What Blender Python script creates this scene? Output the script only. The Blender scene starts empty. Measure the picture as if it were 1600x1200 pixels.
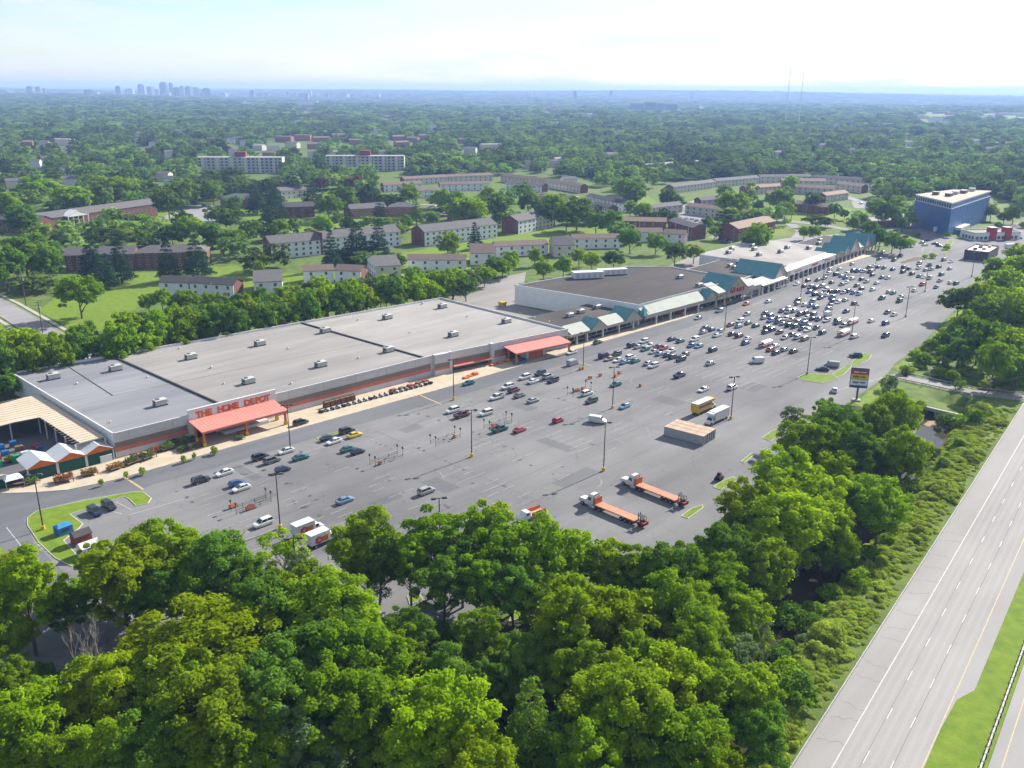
import bpy, bmesh, math, random
import numpy as np
from mathutils import Matrix, Vector

# ------------------------------------------------------------------ camera, sky, sun, exposure
SC = bpy.context.scene
COL = SC.collection
FOC, CAMH = 1400.0, 94.0                       # focal length in photo pixels, flying height in metres
ROLL = math.atan(10 / 1600.0)
PITCH = math.atan((600 - 138) / FOC)
SUN_AZ, SUN_EL = math.radians(45), math.radians(33)
cs, sn, cp, sp = math.cos(ROLL), math.sin(ROLL), math.cos(PITCH), math.sin(PITCH)

cam = bpy.data.cameras.new('camera')
cam.sensor_width = 36.0
cam.lens = 36.0 * FOC / 1600.0
cam.clip_start, cam.clip_end = 1.0, 80000.0
camo = bpy.data.objects.new('camera', cam)
COL.objects.link(camo)
camo.matrix_world = Matrix(((cs, -sn, 0, 0), (sn * sp, cs * sp, -cp, 0), (sn * cp, cs * cp, sp, CAMH), (0, 0, 0, 1)))
SC.camera = camo

world = bpy.data.worlds.new('World')
SC.world = world
world.use_nodes = True
nt = world.node_tree
nt.nodes.clear()
N = nt.nodes.new
out = N('ShaderNodeOutputWorld')
bg = N('ShaderNodeBackground')
sky = N('ShaderNodeTexSky')
sky.sky_type = 'NISHITA'
sky.sun_disc = False
sky.sun_elevation = SUN_EL
sky.sun_rotation = SUN_AZ
sky.altitude = 100
sky.air_density, sky.dust_density, sky.ozone_density = 1.0, 0.4, 3.0
bg.inputs[1].default_value = 0.074
# thin broken cloud spread evenly over the whole dome
tc = N('ShaderNodeTexCoord')
sep = N('ShaderNodeSeparateXYZ')
nt.links.new(tc.outputs['Generated'], sep.inputs[0])
zc = N('ShaderNodeMath'); zc.operation = 'ADD'; zc.inputs[1].default_value = 0.11
za = N('ShaderNodeMath'); za.operation = 'MAXIMUM'; za.inputs[1].default_value = 0.0
nt.links.new(sep.outputs[2], za.inputs[0]); nt.links.new(za.outputs[0], zc.inputs[0])
dx = N('ShaderNodeMath'); dx.operation = 'DIVIDE'
dy = N('ShaderNodeMath'); dy.operation = 'DIVIDE'
nt.links.new(sep.outputs[0], dx.inputs[0]); nt.links.new(zc.outputs[0], dx.inputs[1])
nt.links.new(sep.outputs[1], dy.inputs[0]); nt.links.new(zc.outputs[0], dy.inputs[1])
cmb = N('ShaderNodeCombineXYZ')
nt.links.new(dx.outputs[0], cmb.inputs[0]); nt.links.new(dy.outputs[0], cmb.inputs[1])
noi = N('ShaderNodeTexNoise'); noi.inputs['Scale'].default_value = 0.9; noi.inputs['Detail'].default_value = 7; noi.inputs['Roughness'].default_value = 0.6
nt.links.new(cmb.outputs[0], noi.inputs['Vector'])
rmp = N('ShaderNodeValToRGB')
rmp.color_ramp.elements[0].position = 0.42; rmp.color_ramp.elements[0].color = (0, 0, 0, 1)
rmp.color_ramp.elements[1].position = 0.60; rmp.color_ramp.elements[1].color = (0.85, 0.85, 0.85, 1)
nt.links.new(noi.outputs[0], rmp.inputs[0])
mixc = N('ShaderNodeMixRGB'); mixc.inputs[2].default_value = (5.6, 5.9, 6.4, 1)
nt.links.new(rmp.outputs[0], mixc.inputs[0]); nt.links.new(sky.outputs[0], mixc.inputs[1])
nt.links.new(mixc.outputs[0], bg.inputs[0]); nt.links.new(bg.outputs[0], out.inputs[0])

sun = bpy.data.lights.new('sun', 'SUN')
sun.energy, sun.angle, sun.color = 5.0, math.radians(0.53), (1.0, 0.94, 0.85)
suno = bpy.data.objects.new('sun', sun)
COL.objects.link(suno)
suno.rotation_euler = (math.radians(90) - SUN_EL, 0, SUN_AZ + math.radians(90))
suno.location = (300, 300, 400)

SC.view_settings.view_transform = 'Standard'
SC.view_settings.look = 'None'
SC.view_settings.exposure = 1.2
SC.view_settings.gamma = 1.0
SC.render.engine = 'CYCLES'
SC.cycles.max_bounces = 4
SC.cycles.diffuse_bounces = 2
SC.cycles.glossy_bounces = 2
SC.cycles.transmission_bounces = 3
SC.cycles.transparent_max_bounces = 6
SC.cycles.volume_bounces = 0
SC.cycles.sample_clamp_indirect = 4.0
SC.cycles.use_denoising = True
try:
    SC.cycles.denoiser = 'OPENIMAGEDENOISE'
except Exception:
    pass
SC.cycles.use_light_tree = False
SC.cycles.use_adaptive_sampling = True
SC.cycles.adaptive_threshold = 0.02

RNG = np.random.default_rng(7)
random.seed(7)

# ------------------------------------------------------------------ photo pixel -> point on a level plane
def ray(px, py):
    x, y = (px - 800) / FOC, (600 - py) / FOC
    xr, yr = x * cs - y * sn, x * sn + y * cs
    return np.array([xr, cp + yr * sp, -sp + yr * cp])
def G(px, py, z=0.0):
    d = ray(px, py)
    t = (z - CAMH) / d[2]
    return Vector((d[0] * t, d[1] * t, z))
def ground_poly(pts, z=0.0):
    return [G(x, y, 0).to_2d() for x, y in pts]
class Frame:
    """A level frame: x along its own direction, y to the left of it."""
    def __init__(s, o, ang):
        s.o = Vector((o[0], o[1], 0)); s.a = math.radians(ang)
        s.u = Vector((math.cos(s.a), math.sin(s.a), 0)); s.v = Vector((-math.sin(s.a), math.cos(s.a), 0))
        s.M = Matrix.Translation(s.o) @ Matrix.Rotation(s.a, 4, 'Z')
    def w(s, x, y, z=0.0):
        return s.o + s.u * x + s.v * y + Vector((0, 0, z))
    def loc(s, p):
        d = Vector((p[0], p[1], 0)) - s.o
        return d.dot(s.u), d.dot(s.v)
E0 = G(182, 717)
FU = Frame(E0, 46)          # the shopping centre's own axes, origin at the big store's near front corner

# ------------------------------------------------------------------ materials
MATS = {}
def mat(name, col, rough=0.8, spec=0.3, metal=0.0, var=0.12, scale=0.6, bump=0.0, bscale=6.0, vary_obj=0.0, col2=None, coords='Object', detail=4):
    if name in MATS:
        return MATS[name]
    col = tuple(c * 0.78 for c in col); col2 = tuple(c * 0.78 for c in col2) if col2 else None
    m = bpy.data.materials.new(name)
    m.use_nodes = True
    t = m.node_tree
    b = t.nodes['Principled BSDF']
    b.inputs['Roughness'].default_value = rough
    b.inputs['Specular IOR Level'].default_value = spec
    b.inputs['Metallic'].default_value = metal
    tcn = t.nodes.new('ShaderNodeTexCoord')
    nz = t.nodes.new('ShaderNodeTexNoise')
    nz.inputs['Scale'].default_value = scale
    nz.inputs['Detail'].default_value = detail
    t.links.new(tcn.outputs[coords], nz.inputs['Vector'])
    rp = t.nodes.new('ShaderNodeValToRGB')
    c2 = col2 or tuple(min(1, c * (1 + var)) for c in col)
    c1 = tuple(c * (1 - var) for c in col) if col2 is None else col
    rp.color_ramp.elements[0].position, rp.color_ramp.elements[1].position = 0.3, 0.7
    rp.color_ramp.elements[0].color = (*c1, 1); rp.color_ramp.elements[1].color = (*c2, 1)
    t.links.new(nz.outputs[0], rp.inputs[0])
    src = rp.outputs[0]
    if vary_obj:
        oi = t.nodes.new('ShaderNodeObjectInfo')
        hs = t.nodes.new('ShaderNodeHueSaturation')
        mr = t.nodes.new('ShaderNodeMapRange')
        mr.inputs[3].default_value, mr.inputs[4].default_value = 1 - vary_obj, 1 + vary_obj
        t.links.new(oi.outputs['Random'], mr.inputs[0]); t.links.new(mr.outputs[0], hs.inputs['Value'])
        t.links.new(src, hs.inputs['Color']); src = hs.outputs[0]
    t.links.new(src, b.inputs['Base Color'])
    if bump:
        n2 = t.nodes.new('ShaderNodeTexNoise'); n2.inputs['Scale'].default_value = bscale; n2.inputs['Detail'].default_value = 3
        t.links.new(tcn.outputs[coords], n2.inputs['Vector'])
        bp = t.nodes.new('ShaderNodeBump'); bp.inputs['Strength'].default_value = bump; bp.inputs['Distance'].default_value = 0.05
        t.links.new(n2.outputs[0], bp.inputs['Height']); t.links.new(bp.outputs[0], b.inputs['Normal'])
    MATS[name] = m
    return m

def asphalt(name, base, light, patch=0.35, cracks=True):
    """Worn asphalt: broad tonal patches, streaks of wear, fine grain and sealed cracks."""
    if name in MATS:
        return MATS[name]
    base = tuple(c * 0.77 for c in base); light = tuple(c * 0.85 for c in light)
    m = bpy.data.materials.new(name); m.use_nodes = True
    t = m.node_tree; b = t.nodes['Principled BSDF']
    b.inputs['Roughness'].default_value = 0.9; b.inputs['Specular IOR Level'].default_value = 0.15
    tcn = t.nodes.new('ShaderNodeTexCoord')
    mp = t.nodes.new('ShaderNodeMapping'); mp.inputs['Rotation'].default_value = (0, 0, -FU.a)
    t.links.new(tcn.outputs['Object'], mp.inputs[0])
    def noise(sc, det, vec, ro=0.55):
        n = t.nodes.new('ShaderNodeTexNoise'); n.inputs['Scale'].default_value = sc; n.inputs['Detail'].default_value = det; n.inputs['Roughness'].default_value = ro
        t.links.new(vec, n.inputs['Vector']); return n.outputs[0]
    st = t.nodes.new('ShaderNodeMapping'); st.inputs['Scale'].default_value = (0.012, 0.11, 1)
    t.links.new(mp.outputs[0], st.inputs[0])
    a1 = noise(0.022, 5, mp.outputs[0]); a2 = noise(1.0, 4, st.outputs[0]); a3 = noise(2.5, 3, mp.outputs[0])
    def mth(op, x, y):
        q = t.nodes.new('ShaderNodeMath'); q.operation = op
        for i, s in enumerate((x, y)):
            if isinstance(s, (int, float)): q.inputs[i].default_value = s
            else: t.links.new(s, q.inputs[i])
        return q.outputs[0]
    s = mth('ADD', mth('MULTIPLY', a1, 0.5), mth('ADD', mth('MULTIPLY', a2, 0.36), mth('MULTIPLY', a3, 0.14)))
    rp = t.nodes.new('ShaderNodeValToRGB')
    rp.color_ramp.elements[0].position, rp.color_ramp.elements[1].position = 0.38, 0.62
    rp.color_ramp.elements[0].color = (*base, 1); rp.color_ramp.elements[1].color = (*light, 1)
    t.links.new(s, rp.inputs[0]); src = rp.outputs[0]
    if cracks:
        vo = t.nodes.new('ShaderNodeTexVoronoi'); vo.feature = 'DISTANCE_TO_EDGE'; vo.inputs['Scale'].default_value = 0.075
        wv = t.nodes.new('ShaderNodeVectorMath'); wv.operation = 'MULTIPLY_ADD'
        wn = t.nodes.new('ShaderNodeTexNoise'); wn.inputs['Scale'].default_value = 0.12; wn.inputs['Detail'].default_value = 3
        t.links.new(mp.outputs[0], wn.inputs['Vector'])
        t.links.new(wn.outputs['Color'], wv.inputs[0]); wv.inputs[1].default_value = (9, 9, 9); t.links.new(mp.outputs[0], wv.inputs[2])
        t.links.new(wv.outputs[0], vo.inputs['Vector'])
        cr = t.nodes.new('ShaderNodeMath'); cr.operation = 'LESS_THAN'; cr.inputs[1].default_value = 0.005
        t.links.new(vo.outputs['Distance'], cr.inputs[0])
        mx = t.nodes.new('ShaderNodeMixRGB'); mx.inputs[2].default_value = (*[c * 0.45 for c in base], 1)
        f = mth('MULTIPLY', cr.outputs[0], 0.28)
        t.links.new(f, mx.inputs[0]); t.links.new(src, mx.inputs[1]); src = mx.outputs[0]
    t.links.new(src, b.inputs['Base Color'])
    MATS[name] = m
    return m

# ------------------------------------------------------------------ mesh helpers
class MB:
    """Collects boxes, prisms, tubes and quads; build() links them as ONE mesh object."""
    def __init__(s):
        s.v, s.f, s.m = [], [], []
    def add(s, vs, fs, mi=0):
        k = len(s.v); s.v += [tuple(p) for p in vs]
        s.f += [tuple(i + k for i in f) for f in fs]; s.m += [mi] * len(fs)
        return s
    def box(s, x0, x1, y0, y1, z0, z1, mi=0):
        vs = [(x, y, z) for z in (z0, z1) for x, y in ((x0, y0), (x1, y0), (x1, y1), (x0, y1))]
        return s.add(vs, [(3, 2, 1, 0), (4, 5, 6, 7), (0, 1, 5, 4), (1, 2, 6, 5), (2, 3, 7, 6), (3, 0, 4, 7)], mi)
    def frustum(s, b, t, z0, z1, mi=0, cap=True):
        """b, t: (x0, x1, y0, y1) rectangles."""
        vs = [(b[0], b[2], z0), (b[1], b[2], z0), (b[1], b[3], z0), (b[0], b[3], z0), (t[0], t[2], z1), (t[1], t[2], z1), (t[1], t[3], z1), (t[0], t[3], z1)]
        fs = [(0, 1, 5, 4), (1, 2, 6, 5), (2, 3, 7, 6), (3, 0, 4, 7)] + ([(3, 2, 1, 0), (4, 5, 6, 7)] if cap else [])
        return s.add(vs, fs, mi)
    def prism(s, poly, z0, z1, mi=0, bottom=True):
        n = len(poly)
        vs = [(p[0], p[1], z0) for p in poly] + [(p[0], p[1], z1) for p in poly]
        ar = sum(poly[i][0] * poly[(i + 1) % n][1] - poly[(i + 1) % n][0] * poly[i][1] for i in range(n))
        fs = [(i, (i + 1) % n, n + (i + 1) % n, n + i) for i in range(n)] + [tuple(range(n, 2 * n))]
        if bottom: fs.append(tuple(reversed(range(n))))
        if ar < 0: fs = [tuple(reversed(f)) for f in fs]
        return s.add(vs, fs, mi)
    def sheet(s, poly, z, mi=0):
        n = len(poly)
        ar = sum(poly[i][0] * poly[(i + 1) % n][1] - poly[(i + 1) % n][0] * poly[i][1] for i in range(n))
        f = tuple(range(n)) if ar > 0 else tuple(reversed(range(n)))
        return s.add([(p[0], p[1], z) for p in poly], [f], mi)
    def tube(s, p0, p1, r0, r1=None, n=8, mi=0, cap=True):
        p0, p1 = Vector(p0), Vector(p1); r1 = r0 if r1 is None else r1
        d = (p1 - p0).normalized(); a = d.orthogonal().normalized(); b = d.cross(a)
        vs = []
        for p, r in ((p0, r0), (p1, r1)):
            for i in range(n):
                t = 2 * math.pi * i / n
                vs.append(p + a * (r * math.cos(t)) + b * (r * math.sin(t)))
        fs = [(i, (i + 1) % n, n + (i + 1) % n, n + i) for i in range(n)]
        if cap: fs += [tuple(reversed(range(n))), tuple(range(n, 2 * n))]
        return s.add(vs, fs, mi)
    def gable(s, x0, x1, y0, y1, z0, z1, axis='x', over=0.0, th=0.25, mi=0):
        """Two sloping roof slabs over a rectangle, ridge along axis."""
        if axis == 'x':
            c = (y0 + y1) / 2
            for ya in (y0 - over, y1 + over):
                k = (z1 - z0) / abs(c - (y0 if ya < c else y1)) * over
                vs = [(x0 - over, ya, z0 - k), (x1 + over, ya, z0 - k), (x1 + over, c, z1), (x0 - over, c, z1)]
                vs += [(a, b, q + th) for a, b, q in vs]
                fs = [(0, 1, 2, 3), (7, 6, 5, 4), (0, 4, 5, 1), (1, 5, 6, 2), (2, 6, 7, 3), (3, 7, 4, 0)]
                if ya < c: fs = [tuple(reversed(f)) for f in fs]
                s.add(vs, fs, mi)
        else:
            c = (x0 + x1) / 2
            for xa in (x0 - over, x1 + over):
                k = (z1 - z0) / abs(c - (x0 if xa < c else x1)) * over
                vs = [(xa, y0 - over, z0 - k), (xa, y1 + over, z0 - k), (c, y1 + over, z1), (c, y0 - over, z1)]
                vs += [(a, b, q + th) for a, b, q in vs]
                fs = [(0, 1, 2, 3), (7, 6, 5, 4), (0, 4, 5, 1), (1, 5, 6, 2), (2, 6, 7, 3), (3, 7, 4, 0)]
                if xa > c: fs = [tuple(reversed(f)) for f in fs]
                s.add(vs, fs, mi)
        return s
    def mesh(s, name, mats=()):
        me = bpy.data.meshes.new(name)
        me.from_pydata(s.v, [], s.f)
        for m in mats: me.materials.append(m)
        if any(s.m): me.polygons.foreach_set('material_index', s.m)
        me.update()
        return me
    def build(s, name, mats, parent=None, loc=None, rotz=None):
        mats = mats if isinstance(mats, (list, tuple)) else [mats]
        return link(name, s.mesh(name, mats), parent, loc, rotz)

def link(name, me, parent=None, loc=None, rotz=None):
    o = bpy.data.objects.new(name, me)
    COL.objects.link(o)
    if parent is not None: o.parent = parent
    if loc is not None: o.location = loc
    if rotz is not None: o.rotation_euler = (0, 0, rotz)
    return o
def tag(o, label=None, cat=None, group=None, kind=None):
    if label: o['label'] = label
    if cat: o['category'] = cat
    if group: o['group'] = group
    if kind: o['kind'] = kind
    return o
def thing(name, label, cat, loc=(0, 0, 0), rotz=0.0, group=None):
    o = bpy.data.objects.new(name, None)
    o.empty_display_size = 0.5
    COL.objects.link(o)
    o.location = loc; o.rotation_euler = (0, 0, rotz)
    return tag(o, label, cat, group)
def struct(name, mb, mats, parent=None):
    o = mb.build(name, mats, parent)
    if parent is None: o['kind'] = 'structure'
    return o
def ordinal(n):
    return f"{n}{'th' if 10 <= n % 100 <= 20 else {1: 'st', 2: 'nd', 3: 'rd'}.get(n % 10, 'th')}"
def inside(pts, poly):
    """Vectorised point-in-polygon: pts (n,2)."""
    x, y = pts[:, 0], pts[:, 1]
    r = np.zeros(len(pts), bool)
    n = len(poly)
    for i in range(n):
        x0, y0 = poly[i][0], poly[i][1]; x1, y1 = poly[(i + 1) % n][0], poly[(i + 1) % n][1]
        c = ((y0 > y) != (y1 > y)) & (x < (x1 - x0) * (y - y0) / ((y1 - y0) or 1e-9) + x0)
        r ^= c
    return r
# ------------------------------------------------------------------ the land
CREEK = [G(*p).to_2d() for p in ((1600, 575), (1530, 600), (1478, 635), (1452, 680), (1400, 752), (1335, 830), (1274, 888), (1225, 960), (1150, 1080), (1050, 1240), (950, 1400))]
def creek_dist(x, y):
    d = np.full(np.shape(x), 1e9)
    for a, b in zip(CREEK, CREEK[1:]):
        vx, vy = b.x - a.x, b.y - a.y
        t = np.clip(((x - a.x) * vx + (y - a.y) * vy) / (vx * vx + vy * vy), 0, 1)
        d = np.minimum(d, np.hypot(x - a.x - t * vx, y - a.y - t * vy))
    return d
ACCESS = [G(*p).to_2d() for p in ((1395, 585), (1422, 592), (1460, 600), (1520, 613), (1600, 622), (1750, 640), (1980, 668))]
def seg_dist(x, y, line):
    d = np.full(np.shape(x), 1e9)
    for a, b in zip(line, line[1:]):
        vx, vy = b.x - a.x, b.y - a.y
        t = np.clip(((x - a.x) * vx + (y - a.y) * vy) / (vx * vx + vy * vy), 0, 1)
        d = np.minimum(d, np.hypot(x - a.x - t * vx, y - a.y - t * vy))
    return d
def land_z(x, y):
    x = np.asarray(x, float); y = np.asarray(y, float)
    k = np.clip((9.5 - creek_dist(x, y)) / 6.0, 0, 1); k = k * k * (3 - 2 * k)
    k *= np.clip((seg_dist(x, y, ACCESS) - 7.0) / 2.0, 0, 1)          # the access road crosses on a bank
    r = np.hypot(x, y)
    far = np.clip((r - 2500) / 3000, 0, 1)
    hills = 16 * np.sin(x / 1900 + 0.8) * np.sin(y / 1500 + 0.3) + 9 * np.sin(x / 760 + y / 1100)
    return -3.0 * k + far * hills + 48 * np.clip((r - 8800) / 3200, 0, 1) ** 1.5
def axis(lo, hi, step, far, grow=1.22):
    a = list(np.arange(lo, hi + step, step))
    s = step
    while a[-1] < far: s *= grow; a.append(a[-1] + s)
    s = step
    while a[0] > -far: s *= grow; a.insert(0, a[0] - s)
    return np.array(a)
gx, gy = axis(-160, 330, 3.0, 42000), axis(70, 440, 3.0, 42000)
GX, GY = np.meshgrid(gx, gy)
GZ = land_z(GX, GY)
nx, ny = len(gx), len(gy)
idx = np.arange(nx * ny).reshape(ny, nx)
quads = np.stack([idx[:-1, :-1], idx[:-1, 1:], idx[1:, 1:], idx[1:, :-1]], -1).reshape(-1, 4)
def np_mesh(name, verts, quads, mats, smooth=False, tris=False):
    k = quads.shape[1]
    me = bpy.data.meshes.new(name)
    me.vertices.add(len(verts)); me.vertices.foreach_set('co', np.ascontiguousarray(verts, np.float32).ravel())
    me.loops.add(quads.size); me.loops.foreach_set('vertex_index', np.ascontiguousarray(quads, np.int32).ravel())
    me.polygons.add(len(quads)); me.polygons.foreach_set('loop_start', np.arange(0, quads.size, k, dtype=np.int32))
    if smooth: me.polygons.foreach_set('use_smooth', np.ones(len(quads), bool))
    for m in mats: me.materials.append(m)
    me.update(calc_edges=True)
    return me

def grass_mat(name, dark, lite, dry, scale=0.05, dryness=0.5):
    m = bpy.data.materials.new(name); m.use_nodes = True
    t = m.node_tree; b = t.nodes['Principled BSDF']; b.inputs['Roughness'].default_value = 0.9; b.inputs['Specular IOR Level'].default_value = 0.15
    tcn = t.nodes.new('ShaderNodeTexCoord')
    def noise(sc, det):
        n = t.nodes.new('ShaderNodeTexNoise'); n.inputs['Scale'].default_value = sc; n.inputs['Detail'].default_value = det; n.inputs['Roughness'].default_value = 0.6
        t.links.new(tcn.outputs['Object'], n.inputs['Vector']); return n.outputs[0]
    r1 = t.nodes.new('ShaderNodeValToRGB'); r1.color_ramp.elements[0].position, r1.color_ramp.elements[1].position = 0.35, 0.65
    r1.color_ramp.elements[0].color = (*dark, 1); r1.color_ramp.elements[1].color = (*lite, 1)
    t.links.new(noise(scale * 6, 6), r1.inputs[0])
    r2 = t.nodes.new('ShaderNodeValToRGB'); r2.color_ramp.elements[0].position, r2.color_ramp.elements[1].position = dryness, dryness + 0.18
    t.links.new(noise(scale, 6), r2.inputs[0])
    mx = t.nodes.new('ShaderNodeMixRGB'); mx.inputs[2].default_value = (*dry, 1)
    sc = t.nodes.new('ShaderNodeMath'); sc.operation = 'MULTIPLY'; sc.inputs[1].default_value = 0.7
    t.links.new(r2.outputs[0], sc.inputs[0]); t.links.new(sc.outputs[0], mx.inputs[0]); t.links.new(r1.outputs[0], mx.inputs[1])
    t.links.new(mx.outputs[0], b.inputs['Base Color'])
    bp = t.nodes.new('ShaderNodeBump'); bp.inputs['Strength'].default_value = 0.6; bp.inputs['Distance'].default_value = 0.12
    t.links.new(noise(3.0, 4), bp.inputs['Height']); t.links.new(bp.outputs[0], b.inputs['Normal'])
    MATS[name] = m
    return m
M_GROUND = grass_mat('meadow', (0.055, 0.095, 0.018), (0.11, 0.16, 0.026), (0.15, 0.145, 0.045), 0.03, 0.55)
M_LAWN = grass_mat('lawn', (0.09, 0.155, 0.012), (0.145, 0.205, 0.018), (0.17, 0.19, 0.03), 0.06, 0.6)
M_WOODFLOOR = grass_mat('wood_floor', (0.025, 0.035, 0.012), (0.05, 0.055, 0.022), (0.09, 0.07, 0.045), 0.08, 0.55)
g = link('ground', np_mesh('ground', np.stack([GX, GY, GZ], -1).reshape(-1, 3), quads, [M_GROUND], True)); g['kind'] = 'structure'

M_ASPH = asphalt('lot_asphalt', (0.146, 0.145, 0.149), (0.222, 0.219, 0.220))
M_DRIVE = asphalt('drive_asphalt', (0.112, 0.116, 0.128), (0.160, 0.163, 0.174))
M_OLDASPH = asphalt('old_asphalt', (0.24, 0.228, 0.215), (0.31, 0.295, 0.275))
M_HWY = asphalt('highway_concrete', (0.275, 0.266, 0.260), (0.345, 0.334, 0.326), cracks=False)
M_CONC = mat('concrete', (0.42, 0.39, 0.34), 0.85, var=0.12, scale=0.3)
M_WALK = mat('walkway_concrete', (0.50, 0.42, 0.31), 0.85, var=0.12, scale=0.25)
M_KERB = mat('kerb_concrete', (0.52, 0.49, 0.43), 0.85, var=0.15, scale=0.5)
M_WHITEPAINT = mat('road_paint_white', (0.50, 0.49, 0.47), 0.7, var=0.2, scale=1.5)
M_FADED = mat('faded_stall_paint', (0.40, 0.40, 0.39), 0.8, var=0.2, scale=0.4)
M_YELLOWPAINT = mat('road_paint_yellow', (0.50, 0.37, 0.17), 0.7, var=0.2, scale=1.5)
M_MULCH = mat('mulch', (0.10, 0.07, 0.045), 0.95, var=0.3, scale=1.0)

KERB_PX = [(-120, 800), (0, 771), (50, 770), (105, 766), (180, 750), (350, 702), (700, 605), (900, 546), (1070, 497), (1160, 467), (1205, 449), (1240, 434), (1372, 397)]
LOT_PX = KERB_PX + [(1420, 384), (1440, 372), (1432, 362), (1400, 360), (1398, 350), (1440, 351), (1500, 376), (1545, 362), (1600, 344), (1680, 350), (1640, 400), (1548, 424), (1530, 442), (1500, 475), (1442, 535), (1398, 568), (1388, 582), (1368, 600), (1335, 622), (1290, 655), (1240, 700), (1180, 760), (1150, 800), (1130, 828), (1085, 854), (1030, 890), (900, 940), (700, 975), (400, 1022), (100, 1054), (-200, 1085)]
LOT = ground_poly(LOT_PX)
struct('parking_lot', MB().sheet(LOT, 0.03), M_ASPH)
# the darker drive along the storefronts and round the island
DRIVE = ground_poly([(-120, 801), (0, 772), (50, 771), (105, 767), (180, 751), (350, 703), (700, 606), (900, 547), (1070, 498), (1160, 468), (1205, 450), (1238, 436), (1250, 442), (1215, 459), (1168, 478), (1075, 511), (905, 562), (706, 622), (560, 664), (350, 727), (240, 757), (220, 766), (130, 780), (60, 796), (38, 812), (55, 850), (110, 905), (60, 960), (-40, 900), (-160, 850)])
struct('drive', MB().sheet(DRIVE, 0.034), M_DRIVE)
SERVICE = ground_poly([(690, 458), (770, 437), (822, 425), (812, 478), (905, 500), (900, 520), (840, 508), (740, 484)])
struct('service_yard', MB().sheet(SERVICE, 0.034), M_OLDASPH)
YARD2 = ground_poly([(1035, 420), (1085, 398), (1110, 392), (1230, 372), (1310, 366), (1320, 380), (1200, 400), (1100, 425)])
struct('service_yard', MB().sheet(YARD2, 0.03), M_OLDASPH)
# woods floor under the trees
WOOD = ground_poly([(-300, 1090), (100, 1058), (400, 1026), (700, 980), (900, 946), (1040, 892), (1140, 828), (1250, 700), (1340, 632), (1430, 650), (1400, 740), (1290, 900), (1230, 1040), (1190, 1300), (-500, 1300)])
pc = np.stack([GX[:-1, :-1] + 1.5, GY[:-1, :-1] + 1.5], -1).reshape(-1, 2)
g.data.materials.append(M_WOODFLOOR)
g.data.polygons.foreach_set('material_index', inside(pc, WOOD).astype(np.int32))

def island(poly_px, name='planting_island', top=M_LAWN, inset=0.32):
    poly = [G(*p).to_2d() for p in poly_px]
    n = len(poly)
    ar = sum(poly[i].x * poly[(i + 1) % n].y - poly[(i + 1) % n].x * poly[i].y for i in range(n))
    if ar < 0: poly.reverse()
    inn = []
    for i in range(n):
        a, b, c = poly[i - 1], poly[i], poly[(i + 1) % n]
        n1 = Vector((-(b - a).y, (b - a).x)).normalized(); n2 = Vector((-(c - b).y, (c - b).x)).normalized()
        m = (n1 + n2); k = max(0.45, m.length_squared / 2)
        inn.append(b + m * (inset / k) * 0.5 * 1.0)
    o = MB().prism([(p.x, p.y) for p in poly], 0.0, 0.17).build(name, M_KERB); o['kind'] = 'structure'
    MB().sheet([(p.x, p.y) for p in inn], 0.185).build('grass_top', top, o)
    return o
island([(42.5, 810), (57, 799), (125, 784), (207, 769), (225, 769.5), (237, 779), (232, 787), (212, 791), (202, 781), (194, 776.5), (180, 781), (110, 804), (130, 819), (124, 826), (100, 845), (132, 880), (112, 886), (85, 872), (60, 848), (43, 822)])
island([(1064, 807), (1075, 811), (1099, 794), (1098, 789), (1080, 795)])
island([(1114, 762), (1127, 766), (1152, 751), (1146, 745), (1126, 753)])
island([(1190, 685), (1204, 690), (1228, 675), (1223, 669), (1205, 674)])
island([(1157, 722), (1163, 724), (1180, 710), (1174, 708)])
island([(1245, 590), (1260, 584), (1300, 586), (1312, 592), (1285, 599), (1255, 595)])
island([(1300, 585), (1331, 567), (1330, 574), (1318, 586), (1308, 590)])
island([(1330, 566), (1350, 551), (1362, 555), (1358, 562), (1335, 574)])
island([(495, 684), (540, 672), (533, 677), (497, 688)])
island([(636, 932), (655, 927), (662, 938), (640, 945)])
island([(800, 955), (840, 948), (835, 962), (795, 972)])
island([(1404, 410), (1428, 402), (1442, 403), (1438, 407), (1410, 412)], top=M_MULCH)
island([(1437, 398), (1465, 396), (1462, 404), (1438, 402)])
island([(1472, 390), (1483, 375), (1490, 377), (1477, 400)])
# grass banks that border the lot
for nm, pl in (('grass_verge', [(1335, 630), (1370, 603), (1392, 585), (1386, 606), (1352, 640)]), ('grass_verge', [(1397, 574), (1442, 540), (1502, 480), (1512, 490), (1450, 560), (1415, 590)]),
               ('grass_verge', [(1085, 858), (1130, 832), (1152, 802), (1162, 812), (1140, 845), (1090, 872)]), ('grass_verge', [(-40, 865), (0, 852), (40, 905), (-10, 920)])):
    o = MB().sheet(ground_poly(pl), 0.05).build(nm, M_LAWN); o['kind'] = 'structure'
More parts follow.
